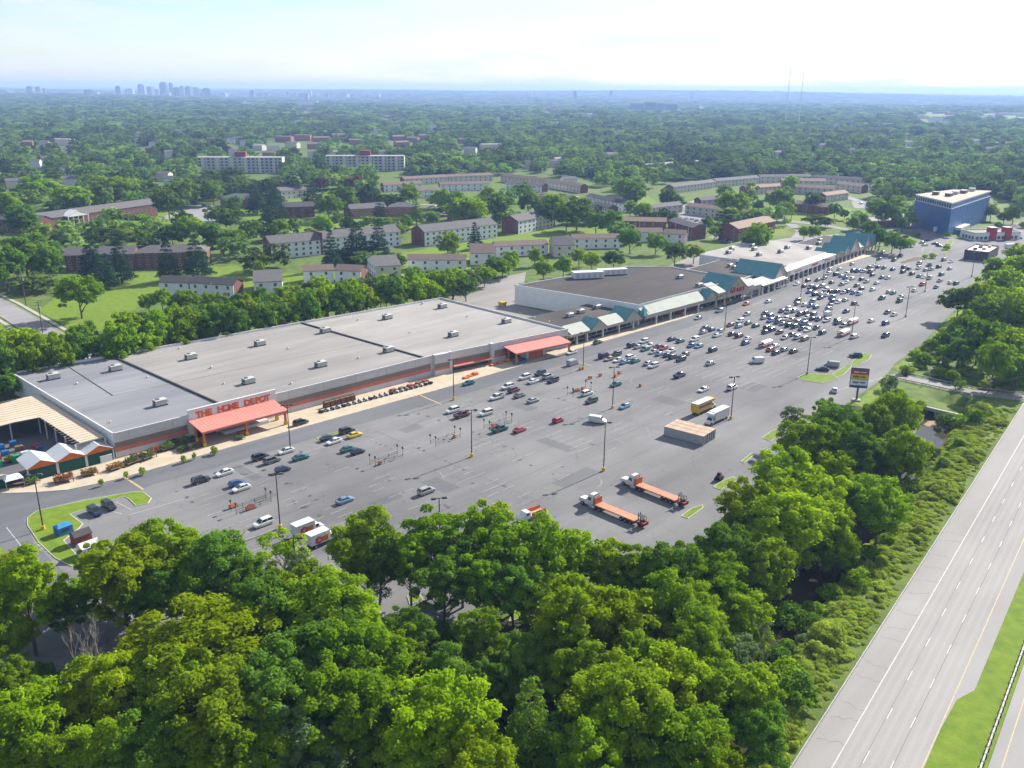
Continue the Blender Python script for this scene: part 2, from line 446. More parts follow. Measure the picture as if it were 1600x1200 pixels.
# mown lawns between the apartment blocks
LAWNS = [[(-100, 525), (0, 505), (45, 525), (60, 545), (0, 560), (-100, 560)],
         [(60, 485), (100, 455), (180, 430), (370, 415), (400, 430), (640, 418), (760, 395), (760, 420), (640, 440), (400, 455), (230, 470), (150, 520), (110, 515)],
         [(600, 400), (770, 372), (830, 360), (1000, 350), (1010, 365), (900, 385), (760, 395), (640, 420)],
         [(160, 350), (230, 330), (290, 330), (360, 360), (400, 345), (500, 340), (620, 335), (700, 345), (640, 360), (400, 365), (370, 390), (250, 350)],
         [(345, 320), (500, 300), (560, 310), (480, 340), (390, 345)],
         [(1180, 325), (1300, 320), (1370, 335), (1300, 348), (1190, 345)],
         [(960, 308), (1010, 305), (1030, 318), (990, 325)], [(1195, 352), (1235, 355), (1225, 368), (1190, 372)], [(1375, 228), (1430, 226), (1430, 234), (1380, 236)]]
for pl in LAWNS:
    o = MB().sheet(ground_poly(pl), 0.02).build('lawn', M_LAWN); o['kind'] = 'structure'

# ------------------------------------------------------------------ storefront walk, kerb and road paint
WALK_BACK = [(-120, 745), (0, 742), (40, 742), (178, 716), (350, 672), (560, 617), (690, 583), (890, 540), (1000, 508), (1100, 480), (1160, 459), (1200, 447), (1236, 428), (1366, 390)]
walk = struct('sidewalk', MB().prism(ground_poly(KERB_PX + WALK_BACK[::-1]), 0.0, 0.15), M_WALK)
kb = MB()
for a, b in zip(KERB_PX, KERB_PX[1:]):
    p, q = G(*a), G(*b); d = (q - p).normalized(); nrm = Vector((d.y, -d.x, 0))
    kb.prism([(p + nrm * 0.05).to_2d(), (q + nrm * 0.05).to_2d(), (q - nrm * 0.14).to_2d(), (p - nrm * 0.14).to_2d()], 0.0, 0.165)
kb.build('kerb', M_KERB, walk)
pk = MB()
rs = random.Random(3)
for a0 in (4, 21, 40, 58, 77, 95, 113, 131, 150):                       # faint stall lines: rows run away from the storefront
    for b0 in np.arange(-92, -30, 2.75):
        if rs.random() < 0.30: continue
        for k in (-1, 1):
            if rs.random() < 0.35: continue
            x0 = a0 if k > 0 else a0 - rs.uniform(3.5, 5.2); x1 = x0 + rs.uniform(3.0, 5.2)
            p = [FU.w(x0, b0).to_2d(), FU.w(x1, b0).to_2d(), FU.w(x1, b0 + 0.11).to_2d(), FU.w(x0, b0 + 0.11).to_2d()]
            pk.sheet(p, 0.042)
for a0 in np.arange(176, 420, 18.3):
    for b0 in np.arange(-88, -26, 2.75):
        for k in (-1, 1):
            if rs.random() < 0.25: continue
            x0 = a0 if k > 0 else a0 - 5
            p = [FU.w(x0, b0).to_2d(), FU.w(x0 + 5, b0).to_2d(), FU.w(x0 + 5, b0 + 0.12).to_2d(), FU.w(x0, b0 + 0.12).to_2d()]
            pk.sheet(p, 0.042)
o = pk.build('stall_markings', M_FADED, bpy.data.objects['parking_lot']); o['kind'] = 'stuff'
def stripe(p, q, w, m=M_YELLOWPAINT, z=0.044, name='painted_line'):
    p, q = G(*p), G(*q); d = (q - p).normalized(); n_ = Vector((-d.y, d.x, 0)) * (w / 2)
    MB().sheet([(p + n_).to_2d(), (p - n_).to_2d(), (q - n_).to_2d(), (q + n_).to_2d()], z).build(name, m, bpy.data.objects['parking_lot'])
stripe((192, 744), (224, 765), 0.55); stripe((655, 617), (690, 632), 0.5); stripe((900, 565), (925, 571), 0.4)
stripe((0, 855), (28, 885), 0.15, M_WHITEPAINT); stripe((10, 824), (58, 885), 0.15, M_WHITEPAINT)
for p, q in (((160, 795), (190, 803)), ((181, 784), (206, 797)), ((201, 805), (287, 780)), ((255, 812), (280, 835)), ((1440, 395), (1447, 372)), ((1462, 378), (1452, 396)), ((1300, 612), (1380, 590))):
    stripe(p, q, 0.14, M_WHITEPAINT if p[0] < 1400 else M_YELLOWPAINT)
for x in (0, 7, 14, 21):
    stripe((59 + x * 0.9, 851 + x * 0.75), (70 + x * 0.9, 855 + x * 0.75), 0.35, M_WHITEPAINT)

lotp = bpy.data.objects['parking_lot']
M_OIL = mat('oil_stain', (0.085, 0.085, 0.09), 0.6, var=0.2, scale=0.8); M_PATCH = asphalt('patched_asphalt', (0.125, 0.127, 0.135), (0.165, 0.167, 0.175)); M_SCUFF = asphalt('scuffed_asphalt', (0.235, 0.235, 0.24), (0.27, 0.27, 0.272), cracks=False)
om = MB().sheet([(math.cos(i * .628) * (1 + .25 * math.sin(i * 2.3)), math.sin(i * .628) * .7 * (1 + .2 * math.cos(i * 1.7)), 0) for i in range(10)], 0).mesh('oil_stain', [M_OIL])
rs = random.Random(8)
for k in range(120):
    a0 = rs.choice((4, 21, 40, 58, 77, 95, 113, 131, 150)) + rs.choice((-2.4, 2.4)); b0 = rs.uniform(-90, -28); p = FU.w(a0 + rs.uniform(-.5, .5), b0, .0385); o = link('oil_stain', om, lotp, p, rs.uniform(0, 6)); o.scale = (rs.uniform(.2, .75),) * 3
for k, (a0, b0, w, l) in enumerate(((12, -50, 6, 3), (47, -78, 5, 9), (66, -40, 7, 4), (88, -82, 4, 12), (30, -72, 9, 3), (104, -52, 5, 7), (70, -96, 14, 4), (140, -82, 6, 10), (170, -92, 9, 6), (122, -36, 10, 4), (18, -38, 3, 12), (215, -84, 12, 6))):
    MB().sheet([FU.w(a0, b0).to_2d(), FU.w(a0 + w, b0).to_2d(), FU.w(a0 + w, b0 + l).to_2d(), FU.w(a0, b0 + l).to_2d()], .0365).build('asphalt_patch', M_PATCH, lotp)
for k in range(26):                                                     # pale sweeps left by turning tyres and washing-down
    c = FU.w(rs.uniform(0, 170), rs.uniform(-98, -34)); r0 = rs.uniform(6, 16); t0 = rs.uniform(0, 6.28); sw = rs.uniform(.4, 1.2); w = rs.uniform(.12, .5); P_ = []
    for i in range(9): P_.append((c.x + r0 * math.cos(t0 + sw * i / 8), c.y + r0 * math.sin(t0 + sw * i / 8)))
    for i in range(8, -1, -1): P_.append((c.x + (r0 + w * math.sin(math.pi * i / 8) + .02) * math.cos(t0 + sw * i / 8), c.y + (r0 + w * math.sin(math.pi * i / 8) + .02) * math.sin(t0 + sw * i / 8)))
    MB().sheet(P_, .0375).build('tyre_sweep', M_SCUFF if k % 2 else M_PATCH, lotp)
for a0, b0, a1, b1 in ((2, -96, 165, -96.6), (-2, -60, 160, -61), (60, -98, 61, -30), (120, -98, 119, -28), (20, -84, 168, -85)):     # sealed paving joints
    p, q = FU.w(a0, b0), FU.w(a1, b1); d = (q - p).normalized(); n_ = Vector((-d.y, d.x, 0)) * .06; MB().sheet([(p + n_).to_2d(), (p - n_).to_2d(), (q - n_).to_2d(), (q + n_).to_2d()], .0395).build('sealed_joint', M_OIL, lotp)

# ------------------------------------------------------------------ highway
FH = Frame(G(1243, 1200), 53.1)
def hsheet(x0, x1, y0, y1, z):
    return [FH.w(x0, y0).to_2d(), FH.w(x1, y0).to_2d(), FH.w(x1, y1).to_2d(), FH.w(x0, y1).to_2d()]
hb = MB()
edge = [(-90, -14.95), (12, -14.95), (22, -14.9), (31, -15.3), (35.5, -17.1), (120, -17.2), (420, -17.4)]
hb.sheet([FH.w(-90, 0.6).to_2d(), *[FH.w(a, b).to_2d() for a, b in edge], FH.w(420, 0.6).to_2d()], 0.03)
hw = struct('highway', hb, M_HWY)
hw2 = struct('highway', MB().sheet(hsheet(-90, 420, -40.0, -22.4, 0), 0.03), M_HWY)
struct('median_grass', MB().sheet([*[FH.w(a, b - 0.02).to_2d() for a, b in edge], FH.w(420, -22.3).to_2d(), FH.w(-90, -22.3).to_2d()], 0.022), M_LAWN)
MB().sheet(hsheet(-90, 420, -4.30, -4.14, 0), 0.036).build('edge_line', M_WHITEPAINT, hw)
MB().sheet(hsheet(-90, 420, -14.80, -14.66, 0), 0.036).build('edge_line', M_YELLOWPAINT, hw)
MB().sheet(hsheet(-90, 420, -24.1, -23.95, 0), 0.036).build('edge_line', M_YELLOWPAINT, hw2)
dm = MB().sheet([(-1.6, -0.08), (1.6, -0.08), (1.6, 0.08), (-1.6, 0.08)], 0).mesh('lane_dash', [M_WHITEPAINT])
for k in range(-4, 20):
    for y in (-7.55, -11.1):
        p = FH.w(8.7 + 12.2 * k, y, 0.036)
        link('lane_dash', dm, hw, p, FH.a)
M_WORN = asphalt('tyre_track_concrete', (0.30, 0.29, 0.284), (0.36, 0.35, 0.342), cracks=False)
for y in (-5.3, -6.6, -8.7, -10.1, -12.2, -13.6):
    MB().sheet(hsheet(-90, 420, y - 0.28, y + 0.28, 0), 0.033).build('tyre_track', M_WORN, hw)
M_JOINT = mat('pavement_seam', (0.15, 0.14, 0.135), 0.9)
MB().sheet(hsheet(-90, 420, -7.42, -7.36, 0), 0.035).build('pavement_seam', M_JOINT, hw)
MB().sheet(hsheet(-90, 420, -11.28, -11.20, 0), 0.035).build('pavement_seam', M_JOINT, hw)
rs = random.Random(11)
for k in range(16):                                                     # tar-filled cracks in the shoulder
    x = -5 + k * 6.5 + rs.uniform(-2, 2); y = -0.2; b_ = MB()
    for j in range(7):
        x2, y2 = x + rs.uniform(-0.5, 0.7), y - rs.uniform(0.4, 0.75)
        p, q = FH.w(x, y), FH.w(x2, y2); d = (q - p).normalized(); n_ = Vector((-d.y, d.x, 0)) * 0.035
        b_.sheet([(p + n_).to_2d(), (p - n_).to_2d(), (q - n_).to_2d(), (q + n_).to_2d()], 0.035); x, y = x2, y2
    b_.build('crack_seal', M_JOINT, hw)
M_GALV = mat('galvanised_steel', (0.34, 0.34, 0.33), 0.6, 0.3, 0.2, var=0.15, scale=1.0)
M_POST = mat('weathered_post', (0.09, 0.085, 0.08), 0.8)
def guardrail(y, x0, x1, label, post_m, post_w, both=False):
    t = thing('guardrail', label, 'guardrail', FH.w(x0, y), FH.a)
    L = x1 - x0; prof = [(-0.02, 0.45), (0.05, 0.50), (-0.01, 0.58), (-0.01, 0.62), (0.05, 0.70), (-0.02, 0.76)]
    for sgn in ((-1, 1) if both else (-1,)):
        vs = []
        for x in (0, L):
            vs += [(x, sgn * (0.10 + a), z) for a, z in prof] + [(x, sgn * (0.03 + a), z) for a, z in reversed(prof)]
        n = len(prof) * 2
        fs = [(i, (i + 1) % n, n + (i + 1) % n, n + i) for i in range(n)] + [tuple(range(n)), tuple(range(n, 2 * n))]
        MB().add(vs, fs).build('rail', M_GALV, t)
    pm = MB().box(-0.08, 0.08, -post_w, post_w, 0, 0.78).mesh('post', [post_m])
    for i in range(int(L / 1.905)):
        link('post', pm, t, (1.0 + i * 1.905, 0, 0))
    return t
guardrail(0.45, -30, 200, 'long steel guardrail between the highway shoulder and the brush bank', M_GALV, 0.07)
guardrail(-21.6, -20, 130, 'double-faced guardrail on dark posts beside the highway median grass', M_POST, 0.30, True)

# ------------------------------------------------------------------ access road, culvert, creek
def ribbon(line, w0, w1, z, mb=None, th=None):
    mb = mb or MB(); L, R = [], []
    for i, p in enumerate(line):
        d = (line[min(i + 1, len(line) - 1)] - line[max(i - 1, 0)]).normalized(); n_ = Vector((-d.y, d.x))
        L.append(p + n_ * w0); R.append(p + n_ * w1)
    if th: mb.prism([*L, *R[::-1]], z - th, z)
    else: mb.sheet([*L, *R[::-1]], z)
    return mb
struct('access_road', ribbon(ACCESS, 3.6, -3.6, 0.05), M_OLDASPH)
rl = thing('road_guardrail', 'low dark guardrail along the near side of the bridge road', 'guardrail')
ribbon(ACCESS[:6], -4.0, -4.12, 0.75, th=0.35).build('rail', M_GALV, rl)
rl2 = thing('road_guardrail', 'low dark guardrail along the wooded far side of the bridge road', 'guardrail')
ribbon(ACCESS[:6], 4.12, 4.0, 0.75, th=0.35).build('rail', M_GALV, rl2)
for t_, off in ((rl, -4.06), (rl2, 4.06)):
    pmesh = MB().box(-0.07, 0.07, -0.07, 0.07, 0, 0.5).mesh('post', [M_POST])
    for a, b in zip(ACCESS[:6], ACCESS[1:6]):
        d = (b - a); n_ = Vector((-d.y, d.x)).normalized(); k = int(d.length / 2.5)
        for i in range(k):
            p = a + d * (i / k) + n_ * off; link('post', pmesh, t_, (p.x, p.y, 0))
# culvert under the access road: wing walls, deck slab and a pier seen from downstream
cc = G(1462, 640); cd = (ACCESS[3] - ACCESS[2]).normalized(); FC = Frame(cc, math.degrees(math.atan2(cd.y, cd.x)))
cv = thing('culvert', 'concrete culvert mouth under the bridge road at the creek', 'culvert', FC.w(0, 0, -3.0), FC.a)
MB().box(-7.5, 7.5, 0.2, 1.1, 2.0, 3.1).build('headwall', M_CONC, cv)
MB().box(-0.25, 0.25, 0.3, 8, -0.3, 2.0).build('pier', M_CONC, cv)
for s_ in (-1, 1):
    MB().box(min(s_ * 7.0, s_ * 7.6), max(s_ * 7.0, s_ * 7.6), 0.25, 8, -0.3, 1.99).build('side_wall', M_CONC, cv)
MB().box(-7.45, 7.45, 1.12, 8.3, 2.0, 2.98).build('deck_slab', M_GROUND, cv)
MB().box(-7.4, 7.4, 7.9, 8.2, -0.3, 1.98).build('back_wall', mat('damp_concrete', (0.05, 0.05, 0.05), 0.8), cv)  # closing wall coloured near-black for the dark of the culvert opening
mw = bpy.data.materials.new('creek_water'); mw.use_nodes = True
b_ = mw.node_tree.nodes['Principled BSDF']; b_.inputs['Base Color'].default_value = (0.05, 0.04, 0.022, 1); b_.inputs['Roughness'].default_value = 0.06; b_.inputs['IOR'].default_value = 1.33
nz = mw.node_tree.nodes.new('ShaderNodeTexNoise'); nz.inputs['Scale'].default_value = 1.3
bp = mw.node_tree.nodes.new('ShaderNodeBump'); bp.inputs['Strength'].default_value = 0.08
mw.node_tree.links.new(nz.outputs[0], bp.inputs['Height']); mw.node_tree.links.new(bp.outputs[0], b_.inputs['Normal'])
struct('creek_water', ribbon(CREEK, 5.0, -5.0, -2.55), mw)
M_SAND = mat('creek_sand', (0.33, 0.22, 0.13), 0.95, var=0.25, scale=0.8, bump=0.4)
struct('sand_bar', MB().prism([G(*p, -2.7).to_2d() for p in ((1443, 664), (1450, 659), (1460, 658), (1470, 661), (1468, 664), (1459, 667), (1449, 668))], -3.2, -2.47), M_SAND)

# ------------------------------------------------------------------ streets among the houses
M_STREET = asphalt('street_asphalt', (0.25, 0.24, 0.245), (0.31, 0.30, 0.30))
STREETS = []
def street(px, w=4.5, walk_w=0.0):
    line = [G(*p).to_2d() for p in px]
    STREETS.append((line, w + walk_w + 1.0))
    o = struct('street', ribbon(line, w, -w, 0.04), M_STREET)
    if walk_w:
        for s_ in (1, -1):
            ribbon(line, s_ * (w + 1.6 + walk_w), s_ * (w + 1.6), 0.12, th=0.12).build('pavement', M_CONC, o)
            ribbon(line, s_ * (w + 0.2), s_ * w, 0.15, th=0.15).build('kerb', M_KERB, o)
street([(-160, 400), (0, 478), (70, 520), (130, 562), (160, 590)], 5.2, 1.6)
street([(85, 380), (150, 374), (205, 366), (240, 352), (262, 338), (300, 326)], 3.4)
street([(-30, 250), (40, 262), (70, 285), (50, 310)], 3.2)
street([(560, 330), (640, 318), (700, 322), (690, 335), (640, 345)], 4)
street([(1085, 345), (1060, 330), (1070, 320), (1100, 310), (1180, 300)], 3.6)
street([(1110, 370), (1130, 372), (1165, 345), (1230, 345), (1290, 352), (1330, 360), (1400, 356)], 4.5)
street([(1210, 392), (1240, 378), (1255, 362), (1235, 350)], 4)
street([(1440, 352), (1420, 338), (1390, 330), (1300, 300)], 4.5)
LOTS = [[(283, 325), (318, 320), (348, 324), (360, 334), (350, 346), (325, 350), (305, 342)], [(1060, 335), (1090, 332), (1112, 345), (1105, 358), (1070, 350)], [(1330, 315), (1380, 312), (1375, 326), (1335, 325)], [(845, 308), (905, 306), (900, 318), (850, 320)]]
for pl in LOTS:
    o = MB().sheet(ground_poly(pl), 0.046).build('residents_parking', M_STREET); o['kind'] = 'structure'
# ------------------------------------------------------------------ foliage
def leaf_material(name, dark, lite, transl=0.35, spread=0.018, vspread=0.22, patches=False):
    m = bpy.data.materials.new(name); m.use_nodes = True
    t = m.node_tree; t.nodes.clear()
    o = t.nodes.new('ShaderNodeOutputMaterial')
    at = t.nodes.new('ShaderNodeAttribute'); at.attribute_name = 'tone'
    rp = t.nodes.new('ShaderNodeValToRGB')
    rp.color_ramp.elements[0].color = (*dark, 1); rp.color_ramp.elements[1].color = (*lite, 1)
    t.links.new(at.outputs['Fac'], rp.inputs[0])
    oi = t.nodes.new('ShaderNodeObjectInfo')
    hs = t.nodes.new('ShaderNodeHueSaturation')
    mh = t.nodes.new('ShaderNodeMapRange'); mh.inputs[3].default_value, mh.inputs[4].default_value = 0.5 - spread * 0.15, 0.5 + spread
    t.links.new(oi.outputs['Random'], mh.inputs[0]); t.links.new(mh.outputs[0], hs.inputs['Hue'])
    fr = t.nodes.new('ShaderNodeMath'); fr.operation = 'MULTIPLY'; fr.inputs[1].default_value = 7.31
    fc = t.nodes.new('ShaderNodeMath'); fc.operation = 'FRACT'
    t.links.new(oi.outputs['Random'], fr.inputs[0]); t.links.new(fr.outputs[0], fc.inputs[0])
    mv = t.nodes.new('ShaderNodeMapRange'); mv.inputs[3].default_value, mv.inputs[4].default_value = 1 - vspread, 1 + vspread
    t.links.new(fc.outputs[0], mv.inputs[0]); val = mv.outputs[0]
    if patches:                                   # stands of lighter and darker species across the land
        ns = t.nodes.new('ShaderNodeTexNoise'); ns.inputs['Scale'].default_value = 0.006; ns.inputs['Detail'].default_value = 4
        t.links.new(oi.outputs['Location'], ns.inputs['Vector'])
        m2 = t.nodes.new('ShaderNodeMapRange'); m2.inputs[1].default_value, m2.inputs[2].default_value, m2.inputs[3].default_value, m2.inputs[4].default_value = 0.35, 0.65, 0.55, 1.4
        t.links.new(ns.outputs[0], m2.inputs[0]); ml = t.nodes.new('ShaderNodeMath'); ml.operation = 'MULTIPLY'; t.links.new(val, ml.inputs[0]); t.links.new(m2.outputs[0], ml.inputs[1]); val = ml.outputs[0]
    t.links.new(val, hs.inputs['Value'])
    t.links.new(rp.outputs[0], hs.inputs['Color'])
    df = t.nodes.new('ShaderNodeBsdfDiffuse'); tr = t.nodes.new('ShaderNodeBsdfTranslucent'); mx = t.nodes.new('ShaderNodeMixShader')
    mx.inputs[0].default_value = transl
    gl = t.nodes.new('ShaderNodeHueSaturation'); gl.inputs['Hue'].default_value = 0.496; gl.inputs['Value'].default_value = 1.25
    t.links.new(hs.outputs[0], gl.inputs['Color']); t.links.new(gl.outputs[0], tr.inputs[0])
    t.links.new(hs.outputs[0], df.inputs[0]); t.links.new(df.outputs[0], mx.inputs[1]); t.links.new(tr.outputs[0], mx.inputs[2])
    t.links.new(mx.outputs[0], o.inputs[0])
    MATS[name] = m
    return m
LEAF = {
    'bright': leaf_material('leaves_bright', (0.16, 0.26, 0.006), (0.31, 0.40, 0.010), 0.50),
    'mid': leaf_material('leaves_mid', (0.125, 0.225, 0.008), (0.255, 0.355, 0.013), 0.48),
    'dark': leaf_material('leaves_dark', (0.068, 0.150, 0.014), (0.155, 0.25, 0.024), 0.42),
    'grey': leaf_material('leaves_grey', (0.085, 0.14, 0.045), (0.18, 0.23, 0.085), 0.33),
    'yellow': leaf_material('leaves_yellow', (0.165, 0.275, 0.006), (0.30, 0.40, 0.010), 0.50),
    'pine': leaf_material('needles', (0.020, 0.056, 0.026), (0.050, 0.105, 0.042), 0.15, 0.01),
    'far': leaf_material('leaves_far', (0.058, 0.125, 0.022), (0.195, 0.27, 0.044), 0.36, 0.02, 0.55, patches=True),
    'vine': leaf_material('leaves_vine', (0.20, 0.285, 0.03), (0.37, 0.44, 0.065), 0.42, 0.015),
    'rust': leaf_material('leaves_rust', (0.12, 0.06, 0.03), (0.22, 0.12, 0.06), 0.3, 0.01),
}
M_BARK = mat('bark', (0.13, 0.105, 0.085), 0.95, var=0.3, scale=2.0, bump=0.5)
M_BARE = mat('bare_wood', (0.30, 0.27, 0.24), 0.9, var=0.2, scale=2.0)

def leaves_mesh(name, rng, cen, rad, n, size, mats, up=0.35, flat=1.0, cull=0.62, stray=0.0):
    """n small leaf-spray faces spread through the lobes (cen, rad)."""
    w = (rad.prod(1)) ** (2 / 3); li = rng.choice(len(cen), n, p=w / w.sum())
    d = rng.normal(size=(n, 3)); d /= np.linalg.norm(d, axis=1, keepdims=True)
    d[:, 2] = np.where(d[:, 2] < -0.35, -d[:, 2], d[:, 2])
    rho = 1 - 0.42 * rng.random(n) ** 1.6
    rho = np.where(rng.random(n) < stray, 1.0 + 0.55 * rng.random(n), rho)
    p = cen[li] + d * rad[li] * rho[:, None]
    keep = np.ones(n, bool)
    for k in range(len(cen)):
        q = (p - cen[k]) / rad[k]
        keep &= ~(((q * q).sum(1) < cull * cull) & (li != k))
    p, d, li = p[keep], d[keep], li[keep]; n = len(p)
    nr = d + rng.normal(size=(n, 3)) * 0.55; nr[:, 2] += up; nr /= np.linalg.norm(nr, axis=1, keepdims=True)
    a = np.cross(nr, rng.normal(size=(n, 3))); a /= np.linalg.norm(a, axis=1, keepdims=True); b = np.cross(nr, a)
    s = size * (0.6 + 0.8 * rng.random(n))[:, None]
    k1, k2 = 1.25, 0.85 * flat
    bow = nr * s * 0.35
    v = np.stack([p - a * s * k1, p - b * s * k2 + bow, p + a * s * k1, p + b * s * k2 + bow], 1).reshape(-1, 3)
    f = np.arange(4 * n).reshape(n, 4)
    me = np_mesh(name, v, f, mats)
    lobe_tone = rng.random(len(cen))
    tone = np.clip(0.55 * rng.random(n) + 0.45 * lobe_tone[li], 0, 1)
    at = me.attributes.new('tone', 'FLOAT', 'FACE'); at.data.foreach_set('value', tone.astype(np.float32))
    return me

def broad_lobes(rng, R, H, base, nl, lobe, droop=0.0):
    """Lobe centres over an uneven ellipsoidal crown of radius R between heights base and H."""
    cz, hz = (base + H) / 2, (H - base) / 2
    sx, sy = rng.uniform(0.85, 1.12), rng.uniform(0.85, 1.12)
    cen, rad = [], []
    big = [(rng.uniform(0, 6.28), rng.uniform(-0.2, 0.8)) for _ in range(4)]; ph = rng.uniform(0, 6.28, 3); am = rng.uniform(.04, .16, 3)
    for i in range(nl):
        th = i * 2.39996 + rng.uniform(-0.4, 0.4); z = 1 - 1.75 * (i + 0.5) / nl
        r = math.sqrt(max(0, 1 - z * z)); bulge = 1.0
        for bt, bz in big:
            if math.cos(th - bt) > 0.55 and abs(z - bz) < 0.5: bulge = rng.uniform(1.02, 1.22)
        k = rng.uniform(0.55, 0.98) * bulge * (1 + am[0] * math.sin(2 * th + ph[0]) + am[1] * math.sin(3 * th + ph[1] + 2 * z) + am[2] * math.sin(5 * z + ph[2] + th)); k = min(k, 1.06)
        lr = lobe * rng.uniform(0.7, 1.35)
        cen.append((R * sx * r * k * math.cos(th), R * sy * r * k * math.sin(th), cz + hz * z * k)); rad.append((lr, lr, lr * rng.uniform(0.7, 0.95)))
    for _ in range(max(3, nl // 6)):
        cen.append((rng.uniform(-.4, .4) * R, rng.uniform(-.4, .4) * R, cz + rng.uniform(-.3, .5) * hz)); rad.append((lobe * 1.3,) * 3)
    return np.array(cen), np.array(rad)

def trunk_mesh(name, rng, H, R, base, r0, cen, nb=10, m=M_BARK, fork=0.5):
    mb = MB()
    lean = Vector((rng.uniform(-.4, .4), rng.uniform(-.4, .4), 0)); pts = [Vector((0, 0, -0.4))]
    zt = base + (H - base) * fork
    for k in range(1, 6):
        t = k / 5; pts.append(Vector((lean.x * t + rng.uniform(-.12, .12), lean.y * t + rng.uniform(-.12, .12), zt * t)))
    for k in range(5):
        mb.tube(pts[k], pts[k + 1], r0 * (1 - 0.14 * k), r0 * (1 - 0.14 * (k + 1)), 7, cap=k in (0, 4))
    order = rng.permutation(len(cen))[:nb]
    for j in order:
        e = Vector(cen[j]); zs = max(1.5, min(zt, e.z - 0.8 * math.hypot(e.x, e.y) - rng.uniform(0, 1.5))); t = zs / zt
        s = pts[min(4, int(t * 5))].lerp(pts[min(5, int(t * 5) + 1)], (t * 5) % 1 if t < 1 else 1)
        mid = s.lerp(e, 0.55) + Vector((0, 0, 0.08 * (e - s).length))
        mb.tube(s, mid, r0 * 0.42, r0 * 0.24, 5, cap=False); mb.tube(mid, e, r0 * 0.24, r0 * 0.07, 5, cap=False)
    return mb.mesh(name, [m])

SPECIES = {}
def species(key, n, fn):
    SPECIES[key] = [fn(np.random.default_rng(hash_seed(key) + i)) for i in range(n)]
def hash_seed(k):
    return sum(ord(c) * (i + 3) for i, c in enumerate(k))
# each entry: (crown mesh, trunk mesh, nominal radius, nominal height)
def near_broad(rng):
    R, H, base = 5.6, 18.0, rng.uniform(2.5, 5.0)
    c, r = broad_lobes(rng, R, H, base, int(rng.uniform(70, 110)), rng.uniform(.9, 1.25))
    return leaves_mesh('crown', rng, c, r, 29000, 0.165, [LEAF['mid']], stray=0.10), trunk_mesh('trunk', rng, H, R, base, 0.34, c, 12), R, H
def near_open(rng):
    R, H, base = 5.2, 18.0, rng.uniform(4.0, 6.0)
    c, r = broad_lobes(rng, R, H, base, 52, 0.98)
    return leaves_mesh('crown', rng, c, r, 14000, 0.17, [LEAF['mid']], cull=0.4, stray=0.08), trunk_mesh('trunk', rng, H, R, base, 0.28, c, 20, fork=0.7), R, H
def thin_tree(rng):
    R, H, base = 3.8, 12.0, 3.0
    c, r = broad_lobes(rng, R, H, base, 20, 0.95)
    return leaves_mesh('crown', rng, c, r, 2600, 0.17, [LEAF['mid']], cull=0.2), trunk_mesh('trunk', rng, H, R, base, 0.17, c, 18, fork=0.8), R, H
def mid_broad(rng):
    R, H, base = 5.4, 13.5, rng.uniform(1.8, 3.2)
    c, r = broad_lobes(rng, R, H, base, 44, 1.3)
    return leaves_mesh('crown', rng, c, r, 5200, 0.31, [LEAF['mid']], stray=0.06), trunk_mesh('trunk', rng, H, R, base, 0.30, c, 8), R, H
def conifer(rng):
    R, H = 4.6, 17.0; cen, rad = [], []
    for k in range(11):
        z = 2.2 + (H - 3.0) * k / 10; rr = R * (1 - k / 11.5) ** 0.8 * rng.uniform(0.85, 1.1)
        nb = max(3, int(9 - 0.6 * k))
        for j in range(nb):
            th = j * 6.283 / nb + k * 0.9 + rng.uniform(-.3, .3); q = rng.uniform(0.55, 0.78)
            cen.append((rr * q * math.cos(th), rr * q * math.sin(th), z + rng.uniform(-.3, .3))); rad.append((max(0.7, rr * 0.42), max(0.7, rr * 0.42), 0.62))
    cen.append((0, 0, H - 0.8)); rad.append((0.5, 0.5, 1.0))
    cen, rad = np.array(cen), np.array(rad)
    tm = MB().tube((0, 0, -0.3), (0, 0, H * 0.55), 0.30, 0.16, 7).tube((0, 0, H * 0.55), (0, 0, H - 0.5), 0.16, 0.04, 6)
    return leaves_mesh('crown', rng, cen, rad, 4200, 0.27, [LEAF['pine']], up=0.1, flat=0.55, cull=0.3), tm.mesh('trunk', [M_BARK]), R, H
def bush(rng):
    c, r = broad_lobes(rng, 1.9, 2.9, 0.1, 13, 0.85)
    st = MB()
    for e in c[:7]: st.tube((0, 0, -0.2), tuple(e), 0.06, 0.02, 5)
    return leaves_mesh('crown', rng, c, r, 1500, 0.16, [LEAF['mid']]), st.mesh('trunk', [M_BARK]), 2.2, 3.2
def far_broad(rng):
    R, H, base = 5.6, 13.5, 0.6
    c, r = broad_lobes(rng, R, H, base, 16, 2.2)
    return leaves_mesh('crown', rng, c, r, 520, 0.80, [LEAF['far']], cull=0.7), None, R, H
def bare(rng):
    mb = MB(); H = 10.0
    def grow(p, d, L, r, lev):
        q = p + d * L; mb.tube(p, q, r, r * 0.6, 5, cap=False)
        if lev == 0: return
        for _ in range(3):
            dd = (d + Vector((rng.uniform(-.8, .8), rng.uniform(-.8, .8), rng.uniform(-.1, .5)))).normalized(); grow(p.lerp(q, rng.uniform(.5, 1)), dd, L * 0.66, r * 0.55, lev - 1)
    grow(Vector((0, 0, -0.3)), Vector((0.05, 0, 1)).normalized(), 4.2, 0.16, 4)
    return None, mb.mesh('trunk', [M_BARE]), 3.5, H
species('near', 9, near_broad); species('open', 4, near_open); species('thin', 3, thin_tree); species('midb', 6, mid_broad)
species('pine', 3, conifer); species('bush', 4, bush); species('farb', 5, far_broad); species('bare', 2, bare)

